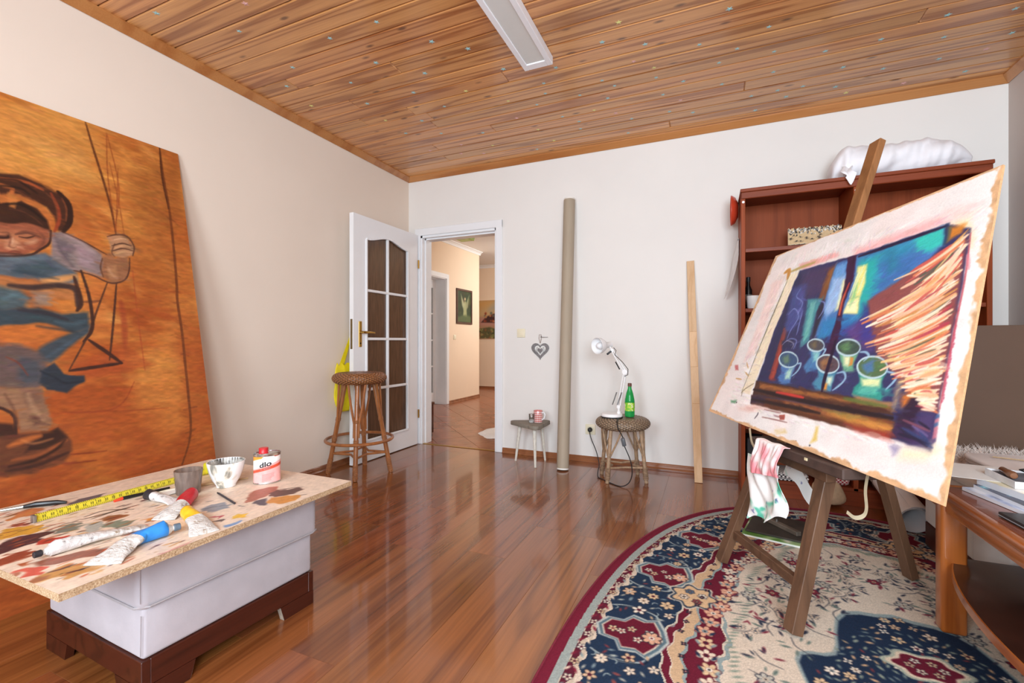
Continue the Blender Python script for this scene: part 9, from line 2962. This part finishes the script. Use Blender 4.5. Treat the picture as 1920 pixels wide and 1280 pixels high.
def flower(x, y, r, pet, c1, c2, c3, n=6, out=None):
    r *= .94
    if out is None:
        out = OUTL
    a0 = R_.uniform(0, 6)
    if out is not None:
        for k in range(n):
            a = a0 + 2 * pi * k / n
            rp.disc(x + .6 * r * cos(a), y + .6 * r * sin(a), .40 * r, out, .002, 1, 1.3, a - pi / 2)
    for k in range(n):
        a = a0 + 2 * pi * k / n
        rp.disc(x + .62 * r * cos(a), y + .62 * r * sin(a), .27 * r, c1, .002, 1, 1.45, a - pi / 2)
    rp.disc(x, y, .30 * r, c2, .002)
    rp.disc(x, y, .13 * r, c3, .002)


OUTL = rgb('2c2a36')


def leaf_(x, y, L, a, c, w=.35, out=None):
    if out is not None:
        rp.disc(x, y, L * w * .62, out, .003, 1, 1.6 / w * .62, a + pi / 2)
    rp.disc(x, y, L * w * .45, c, .003, 1, 1 / w, a + pi / 2)


def inview(p):
    return -.5 < p[0] < 1.15 and .8 < p[1] < 3.21


creamy = [rgb('e2d2bc'), rgb('d8bc96'), rgb('e6dccb'), rgb('d0b090')]
S0, S1 = 0, tab_s[-1]
# small scroll border
s = 0
while s < S1:
    p, a = bpt(s, .088)
    if inview(p):
        flower(p[0], p[1], .016, 5, creamy[R_.randrange(4)], RED, DK, 5)
        for k in (-1, 1):
            q_, _ = bpt(s + .038, .088 + k * .012)
            leaf_(q_[0], q_[1], .026, a + pi / 2 + k * .6, [rgb('7c2238'), rgb('e2d2bc'), rgb('8e9e9e')][R_.randrange(3)], .4)
    s += .075
# red cartouches in the navy band with grey-green scrolls
s = .1
kk = 0
while s < S1:
    p, a = bpt(s, .215)
    if inview(p):
        u = np.array([cos(a), sin(a)])
        w = np.array([-sin(a), cos(a)])
        shape = [(-.095, 0), (-.075, .045), (-.03, .05), (-.01, .085), (.03, .075), (.06, .09), (.085, .045), (.10, 0)]
        for sc_, c in ((1.28, rgb('b4bcb8')), (1.18, rgb('5c7480')), (1.06, rgb('d8cdb8')), (1.0, rgb('661a2e'))):
            po = [p + u * x * sc_ + w * y * sc_ for x, y in shape] + [p + u * x * sc_ - w * y * sc_ for x, y in shape[::-1]]
            rp.fill(po, c, .003)
        for k in range(5):
            q_ = p + u * (-.06 + .03 * k) + w * R_.uniform(-.03, .03)
            flower(q_[0], q_[1], R_.uniform(.012, .020), 5, creamy[R_.randrange(3)], rgb('c86860'), DK, 5)
        q_ = p + u * .07
        flower(q_[0], q_[1], .034, 6, rgb('d8a88c'), rgb('e6dccb'), RED, 7, rgb('2a2834'))
        for sg in (-1, 1):
            pts_ = [p + u * (.09 * cos(t_) - .02) + w * sg * (.12 + .035 * sin(t_ * 1.0)) for t_ in np.linspace(0, 2.6, 6)]
            rp.stroke(pts_, 'a8b4b4', .010, .003, 1)
            rp.stroke([p_ + u * .012 for p_ in pts_], '141c2c', .004, .003, 1)
    s += .50
    kk += 1
# flowers scattered over the navy band
placed = []
for i in range(5200):
    s = R_.uniform(0, S1)
    d = R_.uniform(.125, .325)
    p, a = bpt(s, d)
    if not inview(p):
        continue
    ph = ((s - .1 + .25) % .50) - .25
    if abs(ph) < .125 and .09 < d < .33:
        continue
    r = R_.choice((.012, .015, .019, .023, .028))
    if any((p[0] - b0) ** 2 + (p[1] - b1) ** 2 < (r + rr0 + .006) ** 2 for b0, b1, rr0 in placed):
        continue
    placed.append((p[0], p[1], r))
    if r > .0155:
        flower(p[0], p[1], r, 6, creamy[R_.randrange(4)], [RED, TANC, rgb('e6dccb')][R_.randrange(3)], DK, R_.choice((5, 6, 7)))
    else:
        leaf_(p[0], p[1], r * 2, R_.uniform(0, 6), [rgb('7c8e94'), rgb('a8b0a8'), rgb('8c4a48')][R_.randrange(3)], .45)
# buds and curls filling what is left of the navy ground
for i in range(5200):
    s = R_.uniform(0, S1)
    d = R_.uniform(.118, .330)
    p, a = bpt(s, d)
    if not inview(p):
        continue
    ph = ((s - .1 + .25) % .50) - .25
    if abs(ph) < .11 and .09 < d < .33:
        continue
    r = .0085
    if any(abs(p[0] - b0) < .06 and (p[0] - b0) ** 2 + (p[1] - b1) ** 2 < (r + rr0 + .0035) ** 2 for b0, b1, rr0 in placed):
        continue
    placed.append((p[0], p[1], r))
    if i % 3 == 0:
        a0 = R_.uniform(0, 6)
        rp.stroke([(p[0] + .011 * cos(a0 + q_), p[1] + .011 * sin(a0 + q_)) for q_ in (0, .9, 1.8, 2.7)], '93a3a4', .0045, .002, 1)
    else:
        leaf_(p[0], p[1], .021, R_.uniform(0, 6), [rgb('7c8e94'), rgb('a8a89c'), rgb('7a3a40'), rgb('c8aa88')][R_.randrange(4)], .45)
# lobed tan medallions reaching from the border into the field
s = .35
while s < S1:
    p, a = bpt(s, .365)
    if inview(p):
        for sc_, c in ((.088, rgb('cfc6b4')), (.080, NAVY), (.071, rgb('d2b28c'))):
            flow = [(p[0] + sc_ * (1 + .16 * cos(7 * q_)) * cos(q_), p[1] + sc_ * (1 + .16 * cos(7 * q_)) * sin(q_)) for q_ in np.linspace(0, 2 * pi, 43)[:-1]]
            rp.fill(flow, c, .003)
        for k in range(4):
            q_ = 2 * pi * k / 4 + .4
            flower(p[0] + .036 * cos(q_), p[1] + .036 * sin(q_), .019, 6, [creamy[2], rgb('5a6a7c'), creamy[0], rgb('8c4a48')][k], DK, TANC, 6)
    s += .74
# tan guard and the red inner band of big flowers
s = 0
while s < S1:
    for d, st in ((.384, 0), (.456, .03)):
        sh = float(np.interp(s + st, tab_s, tab_s))
        w2 = .016 * sin(sh * 2 * pi / .62) + .006 * sin(sh * 2 * pi / .15)
        p, a = bpt((s + st) % S1, d - w2)
        if not inview(p):
            continue
        if d < .4:
            flower(p[0], p[1], .011, 4, DK, RED, creamy[0], 4)
        else:
            flower(p[0], p[1], .033, 6, [creamy[0], creamy[1], rgb('d8a88c')][R_.randrange(3)], [RED, rgb('e6dccb'), GRN][R_.randrange(3)], DK, 6, rgb('5a1828'))
            for k in (-1, 1):
                q_, a_ = bpt((s + .036) % S1, d - w2 + k * .024)
                leaf_(q_[0], q_[1], .028, a + k, [rgb('8e9e9e'), rgb('d8a88c'), NAVY][R_.randrange(3)], .4)
    s += .072
# fringe of leaves at the inner edge
s = 0
while s < S1:
    w2 = .016 * sin(s * 2 * pi / .62) + .006 * sin(s * 2 * pi / .15)
    p, a = bpt(s, .535 - w2)
    if inview(p):
        leaf_(p[0], p[1], .034, a + .5, rgb('8a9688'), .32)
    s += .026
# centre medallion
MC = (.60, 1.26)


def med(sc):
    out = []
    for k in range(96):
        q_ = 2 * pi * k / 96
        c, s_ = cos(q_), sin(q_)
        r = 1 / ((abs(c) / (.47 * sc)) ** 1.25 + (abs(s_) / (.86 * sc)) ** 1.25) ** (1 / 1.25)
        r *= 1 + .075 * cos(14 * q_)
        out.append((MC[0] + r * c, MC[1] + r * s_))
    return out


rp.fill(med(1.03), '8e9e9e', .004)
rp.fill(med(1.0), '1e2e46', .004)
poly_m = np.array(med(.97))
cnt = 0
placed2 = []
for i in range(9000):
    x, y = R_.uniform(.05, 1.1), R_.uniform(.82, 2.2)
    dx, dy = abs(x - MC[0]), abs(y - MC[1])
    v_ = ((dx / .47) ** 1.25 + (dy / .86) ** 1.25) ** (1 / 1.25)
    if v_ > .93:
        continue
    r = R_.choice((.010, .012, .015, .018, .022))
    if any((x - b0) ** 2 + (y - b1) ** 2 < (r + rr0 + .004) ** 2 for b0, b1, rr0 in placed2):
        continue
    placed2.append((x, y, r))
    if r > .0125:
        flower(x, y, r, 5, creamy[R_.randrange(4)], [TANC, RED, GRN][R_.randrange(3)], DK, R_.choice((4, 5, 6)))
    else:
        leaf_(x, y, r * 2, R_.uniform(0, 6), [rgb('8a9688'), rgb('c8a480'), rgb('6a7a7c')][R_.randrange(3)], .5)
for i in range(6000):
    x, y = R_.uniform(.05, 1.1), R_.uniform(.82, 2.2)
    dx, dy = abs(x - MC[0]), abs(y - MC[1])
    v_ = ((dx / .47) ** 1.25 + (dy / .86) ** 1.25) ** (1 / 1.25)
    if v_ > .95 or any(abs(x - b0) < .04 and (x - b0) ** 2 + (y - b1) ** 2 < (rr0 + .0105) ** 2 for b0, b1, rr0 in placed2):
        continue
    placed2.append((x, y, .0075))
    leaf_(x, y, .018, R_.uniform(0, 6), [rgb('8a9688'), rgb('b09878'), rgb('6a7a7c'), rgb('7a3a40')][R_.randrange(4)], .5)
for (x, y) in ((.60, 1.78), (.40, 1.45), (.80, 1.45), (.60, 1.2)):
    for sc_, c in ((.105, rgb('a4ac9c')), (.092, rgb('d8c8b0')), (.078, rgb('661a2e'))):
        rp.fill([(x + sc_ * (1 + .12 * cos(6 * q_)) * cos(q_), y + .7 * sc_ * (1 + .12 * cos(6 * q_)) * sin(q_)) for q_ in np.linspace(0, 2 * pi, 49)[:-1]], c, .003)
    for k in range(6):
        q_ = 2 * pi * k / 6
        flower(x + .042 * cos(q_), y + .03 * sin(q_), .014, 5, creamy[k % 4], RED, DK, 5)
# sprigs strewn on the cream field
placed3 = []
for i in range(1800):
    x, y = R_.uniform(-.1, 1.15), R_.uniform(.84, 2.9)
    dd_ = float(rdist(np.array(x), np.array(y)))
    dx, dy = abs(x - MC[0]), abs(y - MC[1])
    v_ = ((dx / .47) ** 1.25 + (dy / .86) ** 1.25) ** (1 / 1.25)
    if dd_ < .60 or v_ < 1.10:
        continue
    if any((x - b0) ** 2 + (y - b1) ** 2 < .066 ** 2 for b0, b1 in placed3):
        continue
    placed3.append((x, y))
    a = R_.uniform(0, 6)
    st_ = [(x - .05 * cos(a), y - .05 * sin(a)), (x + .01 * sin(a), y), (x + .05 * cos(a + .4), y + .05 * sin(a + .4))]
    rp.stroke(st_, '4a4c54', .004, .003, .9)
    ty = R_.randrange(4)
    if ty == 0:
        flower(x, y, .028, 6, rgb('b8b4a8'), rgb('d8c8b0'), DK, 6, rgb('2c3040'))
    elif ty == 1:
        for k in range(3):
            q_ = a + 2.1 * k
            flower(x + .026 * cos(q_), y + .026 * sin(q_), .017, 5, rgb('d8c4ac'), rgb('6a7078'), DK, 5, rgb('50545c'))
    elif ty == 2:
        flower(x, y, .026, 5, rgb('863040'), rgb('d8b090'), DK, 6, rgb('2c2836'))
    for k in range(7):
        q_ = R_.uniform(0, 2 * pi)
        d_ = R_.uniform(.034, .058)
        leaf_(x + d_ * cos(q_), y + d_ * sin(q_), R_.uniform(.018, .034), q_ + R_.uniform(-.7, .7), [rgb('2c3446'), rgb('6c7c74'), rgb('3a3a4a'), rgb('7c3040')][R_.randrange(4)], .38)
img[(DD < .040)] = rgb('741f34')
img *= (.93 + .14 * np.random.default_rng(3).random((rp.h, rp.w)))[..., None]
# the pile surface: fine grid where it shows, clipped to the oval
keep = DD > -.002
ZZ = .0072 - .0045 * np.clip(1 - DD / .02, 0, 1) ** 2 + .0007 * np.random.default_rng(4).random((rp.h, rp.w))
grid_mesh('woven_pile', np.stack([GX, GY, ZZ], -1), img, vcol_mat('wool_pile', .95, .35, 420, spec=.15), rg_, keep=keep)
n_o = 160
q = B()
oa = np.linspace(-pi, pi, n_o + 1)[:-1]
orr = 1 / (np.abs(np.cos(oa)) ** RN + np.abs(np.sin(oa)) ** RN) ** (1 / RN)
OP = [(RCX + RA * r_ * cos(a_), RCY + RB * r_ * sin(a_)) for a_, r_ in zip(oa, orr)]
q.prism([(x, max(y, YF + .02), .0006) for x, y in OP], (0, 0, .0018))
q.to('rug_backing', mat('rug_backing', '6a3a3c', .95), rg_, smooth=0)
q = B()
q.tube([(x, max(y, YF + .02), .0044) for x, y in OP], .0038, 8, closed=True)
q.to('bound_edge', mat('dark_red_binding', '7a2034', .9, var=.15, scale=80, bump=.3, bscale=150), rg_, smooth=80)
# the rest of the oval, under the furniture and nearer than the photograph shows, repeats the weave by symmetry
for bx0, bx1, by0, by1 in ((RCX - RA, RCX + RA, RCY - RB, .82), (1.148, RCX + RA, .818, RCY + RB)):
    cxg, cyg = np.meshgrid(np.arange(bx0, bx1 + .012, .012), np.arange(by0, by1 + .001, .012 if by1 < 1 else (by1 - by0) / 190))
    mx = np.where(cxg > 1.14, 2 * RCX - cxg, cxg)
    my = np.where(cyg < .825, 2 * RCY - cyg, cyg)
    grid_mesh('woven_pile', np.stack([cxg, cyg, np.full_like(cxg, .0070)], -1), rp.at(mx, my), bpy.data.materials['wool_pile'], rg_, keep=rho(cxg, cyg) < .997)
